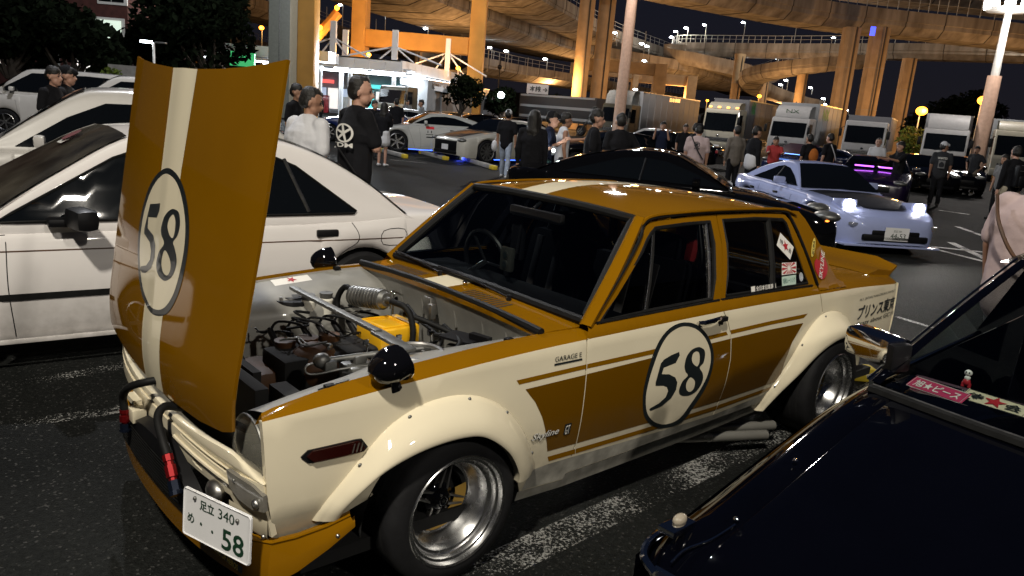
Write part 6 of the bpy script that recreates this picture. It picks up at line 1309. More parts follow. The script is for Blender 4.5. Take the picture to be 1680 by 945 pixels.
for i, (px, py, pl_) in enumerate(LAMPS):
    if pl_ == 0: continue
    D = 150 if px > 1090 else (130 if px > 700 else 120); p = AT(px, py, D); o = empty('highway_lamp', (p.x, p.y, p.z))
    tag(o, 'slim white highway lamp on the elevated roads, %s from the left of the photo' % NTH[sorted(q_[0] for q_ in LAMPS if q_[2]).index(px)], 'street lamp', 'white lamps along the elevated roads')
    q = MB(); q.cyl((.25, 0, -pl_*D/FPX), (.25, 0, .1), .06, n=5); q.cyl((.25, 0, .1), (-.2, 0, .15), .05, n=5); mkobj('pole', q, poleM, o)
    q = MB(); q.ball((-.2, 0, .0), (.34, .2, .14) if px > 700 else (.28, .2, .14), 8, 5); mkobj('lamp_head', q, em_w, o)
for (px, py, pl_) in ((728, 60, 45), (758, 60, 42), (801, 92, 24), (866, 103, 22), (1059, 60, 30), (536, 20, 42), (617, 40, 40)):
    p = AT(px, py, 125); o = tag(empty('railing_mast', p.to_tuple()), 'thin unlit mast on a distant viaduct, %s from the left' % NTH[sorted((728, 758, 801, 866, 1059, 536, 617)).index(px)], 'mast', 'unlit masts on the viaducts'); q = MB(); q.cyl((0, 0, -pl_*.1), (0, 0, .8), .05, n=5); mkobj('pole', q, poleM, o)
# sodium street lamps that light the piers
def sodium(px, py, D, en, lab, r_=.42, below=True):
    p = AT(px, py, D); o = tag(empty('sodium_lamp', (p.x, p.y, 0)), lab, 'street lamp', 'orange sodium lamps'); q = MB(); q.cyl((0, 0, 0), (0, 0, p.z), .07, .05, n=8); mkobj('pole', q, poleM, o)
    q = MB(); q.ball((0, -.2, p.z), (r_, r_, r_*.8), 10, 8); mkobj('lamp_head', q, em_o, o)
    if en: lamp('sodium_light', 'POINT', (p.x, p.y-.9, p.z), en*.22, (1.0, .50, .12), .3)
sodium(1510, 182, 62, 2600, 'orange street lamp over the hedge behind the right trucks'); sodium(1611, 165, 62, 2600, 'orange street lamp left of the right floodlight pole'); sodium(1668, 201, 55, 300, 'small orange lamp at the far right edge', .18)
sodium(606, 90, 70, 2500, 'orange lamp at the foot of the left portal leg', .2); sodium(522, 66, 70, 1500, 'orange lamp beside the slanted boom', .2); sodium(752, 112, 72, 350, 'orange lamp beside the right portal leg', .2); sodium(430, 46, 95, 1200, 'orange lamp left of the grey pylon', .3)
sodium(1245, 158, 110, 700, 'orange lamp over the white cab right of the long trailer', .3); sodium(1160, 165, 112, 600, 'orange lamp above the long white trailer', .2)
# big sodium floods standing among the piers (light from below onto piers and soffits)
for p, e in (((4, 93, 5), 15000), ((13, 88, 5), 11000), ((-11, 68, 5), 9000), ((-22, 62, 5), 5000), ((-10, 108, 5), 22000), ((-48, 100, 6), 12000), ((32, 86, 5), 8000), ((48, 90, 5), 15000), ((62, 100, 6), 15000), ((36, 116, 5), 15000), ((26, 140, 5), 24000), ((44, 140, 5), 14000), ((4, 150, 6), 24000), ((90, 120, 6), 20000), ((-18, 130, 5), 22000)):
    lamp('sodium_light', 'POINT', p, e*.22, (1.0, .50, .17), .5)
for p, e in (((40, 125, 19), 6000), ((75, 118, 20), 9000), ((28, 150, 19), 5000)): lamp('deck_light', 'POINT', p, e*.9, (1.0, .88, .72), .5)
# ---------------------------------------------------------------- tall floodlight poles of the car park
def flood_pole(px0, py0, D, H, label, lit, lamps):
    p = AT(px0, py0, D); o = tag(empty('floodlight_pole', (p.x, p.y, 0)), label, 'floodlight', 'floodlight poles'); q = MB(); q.cyl((0, 0, 0), (0, 0, H*.62), .40, .36, n=16); mkobj('lower_tube', q, mat('pole_salmon', (.50, .33, .24), .6, var=.1), o); q = MB(); q.cyl((0, 0, H*.62), (0, 0, H), .22, .18, n=16); mkobj('upper_tube', q, M['railing'], o)
    q = MB(); q.lathe([(.18, 0), (1.1, .1), (1.15, .25), (.2, .3)], (0, 0, H-.2), 'Z', 24); mkobj('lamp_ring', q, M['railing'], o)
    for k in range(6):
        a = 2*pi*k/6; q = MB(); q.box((1.0*cos(a), 1.0*sin(a), H+.25), (.6, .5, .42), a, bev=.05); mkobj('lamp_head', q, em_f if lit else M['dullsteel'], o)
    if lit: lamp('flood_or_fill_light', 'POINT', (p.x-.3, p.y-1.8, H-.3), lamps, (1.0, .92, .86), .6)
    return p
flood_pole(1616, 200, 45, 9.2, 'tall floodlight pole with blazing lamps at the top right corner', True, 2400)
flood_pole(1020, 154, 55, 16, 'tall floodlight pole with a salmon base in the centre, its lamps above the frame', True, 15000)
lamp('flood_or_fill_light', 'POINT', (-7, 14, 12.5), 4200, (.95, .96, 1.0), .15)  # unseen lamp added off to the left to brighten the pale coupes
lamp('flood_or_fill_light', 'POINT', (-14, 34, 11), 3000, (.92, .95, 1.0), .6)  # added light for the left cars; no lamp head at this spot
q = MB(); 
o = tag(empty('floodlight_pole', (-14, 38.6, 0)), 'thin lit lamp on a pole above the left hedge', 'floodlight'); 
p = AT(252, 70, 38); o.location = (p.x, p.y, 0); q.cyl((0, 0, 0), (0, 0, p.z), .06, n=8); mkobj('pole', q, M['print'], o)
q = MB(); q.box((-.35, 0, p.z+.02), (.5, .25, .10), bev=.03); mkobj('lamp_head', q, em_w, o); q = MB(); q.box((.35, 0, p.z+.02), (.5, .25, .08), bev=.03); mkobj('lamp_arm', q, M['dullsteel'], o)
# ---------------------------------------------------------------- canopy building
cn = tag(empty('canopy_building', (0, 0, 0)), 'white rest area canopy with glowing lamps, columns and a lit shop behind', 'building')
cw = mat('canopy_white', (.62, .64, .66), .5, var=.06, scale=.8)
x0, x1, y0, y1, zb, zt_ = -19.5, -9.6, 60.0, 78.0, 3.75, 4.55
K = [(-26, 60, 0), (-9.7, 60, 0), (-6.2, 78, 0), (-26, 78, 0)]
q = MB(); q.add([(x, y, zt_+.05) for x, y, _ in K]+[(x, y, zt_-.05) for x, y, _ in K], [(0, 1, 2, 3), (7, 6, 5, 4), (0, 4, 5, 1), (1, 5, 6, 2), (2, 6, 7, 3), (3, 7, 4, 0)]); mkobj('roof_slab', q, cw, cn, smooth=0)
def fascia(a, b_, n):
    a = Vector(a); b_ = Vector(b_)
    for k in range(n):
        p = a.lerp(b_, (k+.01)/n); r_ = a.lerp(b_, (k+.99)/n); d = (b_-a).normalized(); nn = Vector((d.y, -d.x, 0))*.12
        q = MB(); q.add([p, r_, r_+Vector((0, 0, .85)), p+Vector((0, 0, .85)), p-nn, r_-nn, r_-nn+Vector((0, 0, .85)), p-nn+Vector((0, 0, .85))], [(0, 1, 2, 3), (5, 4, 7, 6), (0, 4, 5, 1), (3, 2, 6, 7), (0, 3, 7, 4), (1, 5, 6, 2)]); mkobj('fascia_panel', q, cw, cn, smooth=0)
fascia((-26, 60, 3.75), (-9.7, 60, 3.75), 14); fascia((-9.6, 60.05, 3.75), (-6.2, 78, 3.75), 12)
for k in range(16):
    q = MB(); q.box((-9.3-.9*k*1.05, 68.6, 3.98), (.72, 16.5, .08)); mkobj('soffit_slat', q, cw, cn, smooth=0)
tube_em = mat('tube_lamp', (1, 1, 1), .5, var=0, em=(.85, .93, 1.0), est=14)
for x, y in ((-24, 61.5), (-20.5, 61.5), (-17.2, 61.5), (-13.8, 61.5), (-10.9, 61.8), (-19, 66), (-14, 66), (-10, 67)):
    q = MB(); q.box((x, y, 3.72), (2.5, .3, .10), bev=.03); mkobj('tube_light', q, tube_em, cn)
for x in (-19.2, -17.0, -14.8, -12.6, -10.6):
    q = MB(); q.box((x, 60.5, 3.52), (2.0, .22, .16), bev=.03); mkobj('tube_light', q, tube_em, cn)
for k in range(9):
    q = MB(); q.box((-9.1+.33*k, 62+1.9*k, 3.55), (.16, 1.7, .12), -.19, bev=.03); mkobj('tube_light', q, tube_em, cn)
for x in (-22, -15, -10): lamp('canopy_light', 'AREA', (x, 63, 3.6), 450, (.85, .93, 1.0), 3.0, (x, 63, 0))
lamp('canopy_light', 'AREA', (-14, 57.5, 3.6), 3500, (.85, .93, 1.0), 3.0, (-4, 26, 0))
for x, y in ((-23.2, 60.6), (-18.2, 60.6), (-15.9, 60.6), (-14.6, 62), (-13.6, 60.6), (-10.3, 60.8), (-7.4, 75)):
    q = MB(); q.cyl((x, y, 0), (x, y, 4.0), .17, n=14); mkobj('column', q, cw, cn)
q = MB(); q.box((-17, 76, 1.9), (19, .3, 3.8)); mkobj('rear_wall', q, mat('shop_wall', (.30, .32, .34), .6, var=.2, scale=1), cn)
shop_em = mat('shop_glow', (1, 1, 1), .5, var=0, em=(.45, .62, .9), est=.55); shop_w = mat('shop_warm', (1, 1, 1), .5, var=0, em=(1.0, .92, .85), est=.9); aqua = mat('shop_aqua', (.2, .8, .8), .5, var=0, em=(.12, .85, .85), est=1.0); redem = mat('shop_red', (1, .2, .2), .5, var=0, em=(1, .12, .10), est=1.2)
random.seed(5)
for k in range(16):
    x = -25.5+1.15*k; q = MB(); q.box((x, 75.8, 1.35), (.95, .06, 1.9)); mkobj('shop_window', q, random.choice([shop_em, shop_w, shop_em, aqua]), cn)
q = MB(); q.box((-12, 75.6, 2.75), (8, .10, .35)); mkobj('shop_sign', q, aqua, cn); q = MB(); q.box((-21, 75.6, 2.9), (5, .10, .30)); mkobj('shop_sign', q, redem, cn)
for k in range(9): q = MB(); x = -24+1.7*k; q.box((x, 74+random.random(), .8), (.7, .5, 1.6), bev=.05); mkobj('vending_machine', q, random.choice([M['print'], mat('vend_blue', (.03, .10, .4), .4), M['redprint']]), cn)
for i, (px, yb, yt, D) in enumerate(((546, 99, 41, 61), (647, 101, 56, 61), (733, 120, 69, 72), (566, 96, 55, 66))):
    a = AT(px, yb, D); c = AT(px, yt, D); o = tag(empty('stay_mast', (a.x, D, 0)), ['white canopy mast with stays, leftmost and tallest', 'white canopy mast under the orange crossbeam', 'white canopy mast by the right portal leg', 'white canopy mast just right of the tallest mast'][i], 'mast', 'stay masts above the canopy')
    q = MB(); q.box((0, 0, (a.z+c.z)/2), (.42, .42, c.z-a.z+.6)); mkobj('mast', q, cw, o)
    if i < 3:
        for dx in (-7, 6, 2.5, -2): q = MB(); q.cyl((0, 0, c.z-.9), (dx*.6, -.2, a.z), .07, n=6); mkobj('stay', q, cw, o)
lc = tag(empty('low_canopy', (0, 0, 0)), 'small lower white canopy roof right of the main canopy', 'canopy'); q = MB(); q.add([AT(657, 130, 64), AT(737, 146, 66), AT(720, 136, 80), AT(655, 126, 80)]+[p-Vector((0, 0, .35)) for p in (AT(657, 130, 64), AT(737, 146, 66), AT(720, 136, 80), AT(655, 126, 80))], [(0, 1, 2, 3), (7, 6, 5, 4), (0, 4, 5, 1), (1, 5, 6, 2), (2, 6, 7, 3), (3, 7, 4, 0)]); mkobj('roof', q, cw, lc, smooth=0)
for px in (668, 725): a = AT(px, 140, 67); q = MB(); q.cyl((a.x, a.y, 0), (a.x, a.y, a.z), .12, n=8); mkobj('column', q, cw, lc)
fl = tag(empty('left_canopy', (0, 0, 0)), 'grey canopy roof reaching left from the pylon above the green sign', 'canopy'); a = AT(410, 84, 57); q = MB(); q.box((a.x-3+4.5, 57, a.z), (9, 3, .7)); mkobj('roof', q, cw, fl)
q = MB(); p = AT(398, 97, 52); q.box((p.x, p.y, p.z), (1.6, .2, .9)); g_ = tag(mkobj('green_sign', q, mat('green_glow', (.1, .8, .3), .5, var=0, em=(.08, .65, .22), est=.7)), 'glowing green sign behind the trees left of the canopy', 'sign')
# signs
sg_ = tag(empty('direction_sign', (0, 0, 0)), 'white direction sign with Japanese text and a right arrow', 'road sign'); p = AT(882, 146, 85); q = MB(); q.box((p.x, p.y, p.z), (2.3, .1, 1.0), bev=.02); mkobj('panel', q, M['plate'], sg_); q = MB(); q.cyl((p.x-1.0, p.y+.1, 0), (p.x-1.0, p.y+.1, p.z+.5), .07, n=8); mkobj('post', q, M['plate'], sg_)
letters('sign_lettering', '本線 →', lambda u, v: Vector((p.x+u, p.y-.055, p.z+v)), M['ink'], sg_, .5, at=(.1, 0), off=.01, bold=.02, width=1.9, height=.6)
o = tag(empty('sign_lamp', (0, 0, 0)), 'black lamp post standing between the right portal leg and the direction sign', 'street lamp'); p = AT(820, 110, 82); q = MB(); q.cyl((p.x, p.y, 0), (p.x, p.y, AT(820, 92, 82).z), .06, n=6); mkobj('pole', q, M['black'], o); q = MB(); q.ball((p.x, p.y, p.z), .25, 8, 6); mkobj('lamp_head', q, M['black'], o)
q = MB(); p = AT(1432, 51, 95); q.box((p.x, p.y, p.z), (.55, .2, 1.0), bev=.05); tag(mkobj('blue_sign', q, mat('blue_sign_glow', (.1, .1, 1), .5, var=0, em=(.05, .08, 1.0), est=2.5)), 'small glowing blue sign at the top of the middle pier', 'sign')
q = MB(); p = AT(756, 150, 80); q.box((p.x, p.y, p.z), (1.0, .1, .35)); tag(mkobj('small_green_sign', q, mat('sign_green', (.02, .16, .08), .5)), 'small green sign above the white trailer', 'sign')
# brick building, top left
bb = tag(empty('brick_building', (0, 0, 0)), 'dark red brick building with white framed windows at the top left', 'building'); brick = mat('dark_brick', (.085, .028, .022), .85, var=.25, scale=3, bump=.4, bscale=12)
c = AT(210, 60, 46); q = MB(); q.box((c.x-13, 50, 6), (26, 8, 12)); mkobj('wall', q, brick, bb, smooth=0)
wf = M['print']
def bwin(px0, py0, px1, py1, litp=None):
    a = AT(px0, py0, 46); d = AT(px1, py1, 46); z0 = min(a.z, d.z); z1 = max(a.z, d.z); z1 = max(AT(px0, py0, 46).z, AT(px1, py0, 46).z*0+a.z)
    q = MB(); q.box(((a.x+d.x)/2, 45.95, (z0+z1)/2), (d.x-a.x, .10, z1-z0)); f_ = mkobj('window', q, wf, bb, smooth=0); n = max(2, int((d.x-a.x)/1.0))
    for k in range(n):
        xa = a.x+.12+(d.x-a.x-.24)*k/n; xb = a.x+.12+(d.x-a.x-.24)*(k+1)/n-.06; q = MB(); q.box(((xa+xb)/2, 45.88, (z0+z1)/2), (xb-xa, .06, z1-z0-.3)); mkobj('pane', q, litp if (litp and k >= n-2) else M['dglass'], f_, smooth=0)
bwin(-40, 0, 88, 30); bwin(120, 24, 206, 70, mat('window_light', (1, 1, .8), .5, var=0, em=(.55, .72, .60), est=.9)); bwin(160, -25, 210, 10); bwin(-70, -70, 90, -30)
q = MB(); q.cyl((AT(92, 20, 45.8).x, 45.8, 0), (AT(92, 20, 45.8).x, 45.8, 12), .08, n=8); mkobj('downpipe', q, M['railing'], bb)
# ---------------------------------------------------------------- trees
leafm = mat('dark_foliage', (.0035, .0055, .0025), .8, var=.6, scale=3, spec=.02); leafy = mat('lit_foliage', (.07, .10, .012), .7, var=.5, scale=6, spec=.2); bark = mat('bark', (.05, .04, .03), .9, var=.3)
def tree(label, c, H, R, base, n=2600, m_=None, seed=1, name='tree', cat='tree', group=None, leaf=.20, squash=.8):
    rnd = random.Random(seed); o = tag(empty(name, (c[0], c[1], 0)), label, cat, group); q = MB(); q.tube([(0, 0, 0), (.1*R, .05, base*.6), (0, 0, base+.3*(H-base))], [.06*R+.05, .05*R+.04, .03*R+.02], 7)
    lobes = []
    for k in range(9):
        a = rnd.uniform(0, 2*pi); rr = R*rnd.uniform(.25, .65); z = lerp(base, H, rnd.uniform(.25, .85)); p = Vector((rr*cos(a), rr*sin(a), z)); lobes.append((p, R*rnd.uniform(.32, .5))); q.tube([(0, 0, base*.8), p*.5+Vector((0, 0, base*.25)), p], [.03*R+.02, .02*R+.01, .01*R], 5)
    lobes.append((Vector((0, 0, H-R*.4)), R*.5)); mkobj('trunk', q, bark, o); vs = []; fs = []
    for k in range(n):
        p, r_ = rnd.choice(lobes); d = Vector((rnd.gauss(0, 1), rnd.gauss(0, 1), rnd.gauss(0, 1))).normalized()*r_*rnd.uniform(.55, 1.12)**.6; d.z *= squash; x = p+d
        if x.z < base*.6: continue
        u = Vector((rnd.gauss(0, 1), rnd.gauss(0, 1), rnd.gauss(0, 1))).normalized(); v = u.orthogonal().normalized(); s = leaf*rnd.uniform(.5, 1.3); i = len(vs); vs += [x+u*s, x+v*s*.5, x-u*s, x-v*s*.5]; fs.append((i, i+1, i+2, i+3))
    q = MB(); q.add(vs, fs); f_ = mkobj('crown', q, m_ or leafm, o, smooth=0, fixn=False); return o
def tp(px, py, D): p = AT(px, py, D); return (p.x, p.y)
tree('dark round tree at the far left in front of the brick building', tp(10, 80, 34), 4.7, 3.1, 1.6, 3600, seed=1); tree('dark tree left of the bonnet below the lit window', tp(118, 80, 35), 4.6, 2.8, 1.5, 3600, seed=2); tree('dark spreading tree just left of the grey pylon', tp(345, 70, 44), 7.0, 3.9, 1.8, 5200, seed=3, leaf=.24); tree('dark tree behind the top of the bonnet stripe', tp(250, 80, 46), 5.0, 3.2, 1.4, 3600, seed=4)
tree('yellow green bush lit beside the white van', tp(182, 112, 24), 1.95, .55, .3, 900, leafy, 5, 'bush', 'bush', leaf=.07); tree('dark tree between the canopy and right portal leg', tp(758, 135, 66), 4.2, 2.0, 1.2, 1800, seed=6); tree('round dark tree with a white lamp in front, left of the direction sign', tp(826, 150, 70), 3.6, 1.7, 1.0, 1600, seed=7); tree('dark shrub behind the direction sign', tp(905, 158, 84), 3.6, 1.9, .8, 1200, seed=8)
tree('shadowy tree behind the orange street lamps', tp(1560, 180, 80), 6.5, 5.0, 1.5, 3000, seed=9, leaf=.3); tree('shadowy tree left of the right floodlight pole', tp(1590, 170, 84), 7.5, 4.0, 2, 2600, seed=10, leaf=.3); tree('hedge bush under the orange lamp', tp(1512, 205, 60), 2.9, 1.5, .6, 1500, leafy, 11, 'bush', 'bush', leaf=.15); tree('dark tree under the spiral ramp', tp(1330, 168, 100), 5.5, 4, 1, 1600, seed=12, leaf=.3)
q = MB(); p = AT(822, 156, 68); q.ball(p, .28, 8, 6); tag(mkobj('white_lamp', q, em_w), 'bright white lamp in front of the round dark tree', 'street lamp')
for (px, py) in ((8, 100), (125, 102), (133, 108), (140, 112)):
    q = MB(); p = AT(px, py, 40); q.box(p, (.5, .1, .4), bev=.1); tag(mkobj('far_window_light', q, shop_w), 'white light glimpsed under the left trees, %s from the left' % NTH[[8, 125, 133, 140].index(px)], 'light', 'white lights glimpsed under the left trees')
q = MB(); p = AT(215, 108, 30); q.box((p.x, p.y, p.z-.6), (1.6, .3, 1.2)); tag(mkobj('hedge_wall', q, conc), 'low grey wall behind the white van', 'wall')
# far dark skyline wall so the horizon is closed by low buildings
fb = mat('far_building', (.02, .02, .022), .9, var=.2)
for i, (x, y, w2, h2) in enumerate(((-120, 260, 120, 9), (60, 300, 160, 8), (260, 280, 160, 10), (180, 230, 70, 6))):
    q = MB(); q.box((x, y, h2/2), (w2, 12, h2)); tag(mkobj('far_building', q, fb, smooth=0), ['long dark low building far behind the left trees', 'long dark building far behind the centre piers', 'dark building far off beyond the right trucks', 'lower dark shed nearer the right trucks'][i], 'building', 'far dark buildings')
# ================================================================= lorries behind the car park
def truck(label, px, py, D, hd, cab, H=2.75, box=None, boxm=None, lamps=0, deflect=None, light=False, top_text=None, W=2.3, L=1.9, name='lorry', side_text=None, boxH=3.4, boxL=6.0):
    """px: image column of the front centre, D: distance"""
    p = AT(px, py, D); o = tag(empty(name, (p.x, p.y, 0), radians(hd)), label, 'truck', 'lorries parked behind the cars'); hw = W/2
    gl = M['dglass']; f = .0
    # cab: side profile extruded, with a raked screen
    prof = [(0, .45), (0, 1.25), (-.06, 1.42), (-.30, H-.28), (-.42, H-.06), (-.62, H), (-L, H), (-L, .45)]
    rows = []
    for y, k in ((-hw, .06), (-hw+.05, 0), (0, 0), (hw-.05, 0), (hw, .06)): rows.append([(a-k, y, min(z, H-k)) for a, z in prof])
    q = MB(); q.grid(rows, closeu=True); q.f += [tuple(range(8)), tuple(range(32, 40))]; mkobj('cab', q, cab, o, smooth=35)
    q = MB(); q.grid([[(-.075-.22*t+.012, y, 1.45+(H-.30-1.45)*t) for y in (-hw+.12, -.5, 0, .5, hw-.12)] for t in (0, .5, 1)]); mkobj('windscreen', q, gl, o)
    for sg in (1, -1):
        q = MB(); q.add([(-.30, sg*(hw+.006), 1.45), (-1.15, sg*(hw+.006), 1.45), (-1.15, sg*(hw+.006), H-.35), (-.48, sg*(hw+.006), H-.35)], [(0, 1, 2, 3)]); mkobj('side_window', q, gl, o, smooth=0)
        q = MB(); q.box((.18, sg*(hw+.16), H-.75), (.06, .18, .45), bev=.03); q.cyl((-.1, sg*hw, H-.4), (.18, sg*(hw+.15), H-.5), .02, n=6); mkobj('mirror', q, M['black'], o)
        q = MB(); q.box((.02, sg*(hw-.32), .62), (.10, .42, .18), bev=.03); mkobj('headlight', q, M['steel'], o)
        q = MB(); q.tube([(-.25, sg*(hw+.01), 1.3), (-.30, sg*(hw+.01), .5)], .008, 4); q.tube([(-1.25, sg*(hw+.01), H-.2), (-1.25, sg*(hw+.01), .6)], .008, 4); mkobj('door_seam', q, M['void'], o)
        simple_wheel(o, -.85, hw-.02, .44, .24, sg, .25, 6, 'steel')
        simple_wheel(o, -4.6, hw-.02, .44, .24, sg, .25, 6, 'steel')
    q = MB(); q.box((.03, 0, .55), (.16, W*.98, .36), bev=.05); mkobj('bumper', q, cab, o)
    q = MB(); q.box((.015, 0, .92), (.05, W*.72, .24), bev=.02); mkobj('grille', q, M['black'], o)
    for k in range(3): q = MB(); q.box((.045, 0, .84+.08*k), (.02, W*.66, .018)); mkobj('grille_bar', q, M['steel'], o)
    q = MB(); q.ball((.02, 0, 1.15), (.02, .09, .06), 10, 6); mkobj('badge', q, M['chrome'], o)
    q = MB(); q.tube([(-.05, -.5, 1.46), (-.12, .0, 1.56)], .012, 4); q.tube([(-.05, .3, 1.46), (-.12, .75, 1.56)], .012, 4); mkobj('wiper', q, M['black'], o)
    q = MB(); q.box((-3.2, 0, .75), (6, .9, .3)); mkobj('chassis', q, M['black'], o)
    jp = MB(); jp.box((.12, 0, .45), (.02, .44, .22)); mkobj('number_plate', jp, M['plate'], o)
    if deflect:
        q = MB(); q.grid([[(-.50-k[0], y*(1-.0), k[1]) for y in (-hw+.12, -.6, 0, .6, hw-.12)] for k in ((0, H-.02), (.12, H+deflect*.55), (.45, H+deflect*.9), (1.2, H+deflect), (1.3, H+deflect), (1.3, H))]); mkobj('roof_deflector', q, cab if deflect < .9 else M['baygrey'], o, smooth=40)
        if top_text: letters('cab_lettering', top_text, lambda u, v: Vector((-.60+.0*v, u, v)), mat('sign_green2', (.03, .10, .03), .5), o, .2, at=(0, H+deflect*.5), off=.03, width=.8, height=.22)
    if box:
        bm_ = boxm or mat('cargo_white', (.42, .42, .42), .5, var=.10, scale=.7); x1 = -L-.12; zb_ = 1.0
        q = MB(); q.box((x1-boxL/2, 0, (boxH+zb_)/2), (boxL, W+.12, boxH-zb_), bev=.04); mkobj('cargo_box', q, bm_, o)
        for sg in (1, -1):
            for zz in (zb_+.03, boxH-.03): q = MB(); q.box((x1-boxL/2, sg*(W/2+.065), zz), (boxL, .04, .07)); mkobj('box_rail', q, M['steel'], o)
            n_ = int(boxL/1.2)
            for k in range(1, n_): q = MB(); q.box((x1-boxL*k/n_, sg*(W/2+.062), (boxH+zb_)/2), (.03, .02, boxH-zb_-.15)); mkobj('box_rib', q, bm_, o)
            q = MB(); q.box((x1-boxL/2-.3, sg*(W/2), .72), (boxL*.5, .04, .35), bev=.01); mkobj('side_skirt', q, M['dullsteel'], o)
        if side_text:
            for sg in (1, -1): letters('box_lettering', side_text[0], (lambda u, v, sg=sg: Vector((x1-sg*u*-1, sg*(W/2+.075), v))) if False else (lambda u, v, sg=sg: Vector((x1-.2+(-u if sg > 0 else u-boxL+.4), sg*(W/2+.075), v))), side_text[1], o, .5, at=(side_text[2], side_text[3]), off=.01, bold=.02, width=side_text[4], height=side_text[5])
    if lamps:
        for k in range(lamps):
            q = MB(); q.box((-.55, -hw+.25+(W-.5)*k/(max(1, lamps-1)), H+.08), (.12, .22, .12), bev=.03); mkobj('marker_lamp', q, em_m, o)
    return o
em_m = mat('marker_amber', (1, .5, .1), .5, var=0, em=(1.0, .50, .14), est=2.5)
wcab = mat('cab_white', (.26, .26, .26), .4, coat=.4, var=.05); gcab = mat('cab_grey', (.25, .27, .30), .4, coat=.3, var=.06); dcab = mat('cab_dark', (.05, .045, .03), .35, coat=.6, var=.1); ccab = mat('cab_cream', (.28, .26, .20), .4, coat=.4, var=.05)
txg = mat('logo_green', (.05, .22, .06), .5); txd = mat('logo_dark', (.03, .03, .03), .5)
greyb = mat('cargo_grey', (.22, .23, .24), .5, var=.08, scale=.6); darkb = mat('cargo_dark', (.10, .10, .11), .5, var=.1, scale=.6)
truck('grey lorry cab at the end of the lettered trailer, left of the centre', 800, 200, 78, 232, gcab, H=2.8, box=None)
truck('dark lorry with wind deflector pulling the long white trailer', 1005, 210, 57, 238, dcab, H=2.75, box=True, boxm=greyb, deflect=1.0, boxH=3.75, boxL=12, side_text=('日本通運', em_m, 6.0, 3.45, 2.2, .32))
truck('white cab lorry with amber marker lamps right of the long trailer', 1178, 215, 52, 238, ccab, H=2.9, deflect=.45, box=True, boxm=darkb, lamps=4, boxH=3.6, boxL=7, side_text=('NX', txg, .9, 3.1, .9, .8))
truck('white cab lorry with green letters on its roof deflector', 1290, 225, 49, 236, wcab, H=2.65, deflect=.75, box=True, boxm=greyb, top_text='NX', boxH=3.6, side_text=('NX', txg, 1.6, 3.0, 1.6, .7))
truck('white cab lorry with a dark sheeted load in front of the NX box', 1415, 235, 47, 242, wcab, H=2.75, box=True, boxm=darkb, boxH=3.1)
truck('white cab lorry with a plain white box right of the sheeted load', 1548, 245, 45, 242, wcab, H=2.65, deflect=.85, box=True, boxm=greyb, boxH=3.5, side_text=('NX', txg, 2.2, 3.0, 1.3, .6))
truck('cream cab lorry cut off by the right edge of the photo', 1668, 255, 42, 244, ccab, H=2.8, deflect=.5, box=True, boxm=greyb, boxH=3.4)
truck('dark lorry cab facing right beside the parked cars at the canopy', 640, 190, 58, 250, dcab, H=2.7)
# long lettered trailer left of the centre
A_ = AT(700, 180, 64); B_ = AT(800, 185, 80); d = (B_-A_); tr = tag(empty('box_trailer', (A_.x, A_.y, 0), atan2(d.y, d.x)), 'long grey box trailer lettered K78 left of the grey lorry cab', 'trailer'); L_ = sqrt(d.x**2+d.y**2)
q = MB(); q.box((L_/2, 1.2, 2.25), (L_, 2.4, 2.5), bev=.05); mkobj('cargo_box', q, greyb, tr)
for k in range(9): q = MB(); q.box((L_*(k+.5)/9, -.012, 2.25), (.03, .02, 2.4)); mkobj('box_rib', q, greyb, tr)
for z in (1.04, 3.46): q = MB(); q.box((L_/2, -.02, z), (L_, .05, .08)); mkobj('box_rail', q, M['steel'], tr)
letters('trailer_lettering', 'K78', lambda u, v: Vector((u, -.03, v)), txd, tr, .6, at=(1.6, 3.05), off=.01, bold=.02, width=1.6, height=.45)
for x in (2, L_-2): simple_wheel(tr, x, .05, .45, .25, -1, .3, 6, 'steel')
q = MB(); q.box((L_/2, 1.2, .85), (L_*.9, 1.2, .3)); mkobj('chassis', q, M['black'], tr)
# dark flatbed with pale rails between the grey cab and the deflector lorry
A_ = AT(850, 190, 72); B_ = AT(975, 200, 66); d = B_-A_; ft = tag(empty('flatbed_lorry', (A_.x, A_.y, 0), atan2(d.y, d.x)), 'dark covered lorry body with pale stripes between the grey cab and the deflector lorry', 'truck', 'lorries parked behind the cars'); L_ = sqrt(d.x**2+d.y**2)
q = MB(); q.box((L_/2, 1.2, 2.1), (L_, 2.4, 2.2), bev=.05); mkobj('load_body', q, mat('cover_dark', (.02, .02, .022), .6), ft)
for z, w_ in ((1.3, .22), (2.2, .22), (3.1, .16)): q = MB(); q.box((L_/2, -.02, z), (L_*.96, .04, w_)); mkobj('side_rail', q, greyb, ft)
for x in (1.4, L_-1.4): simple_wheel(ft, x, .05, .45, .25, -1, .3, 6, 'steel')
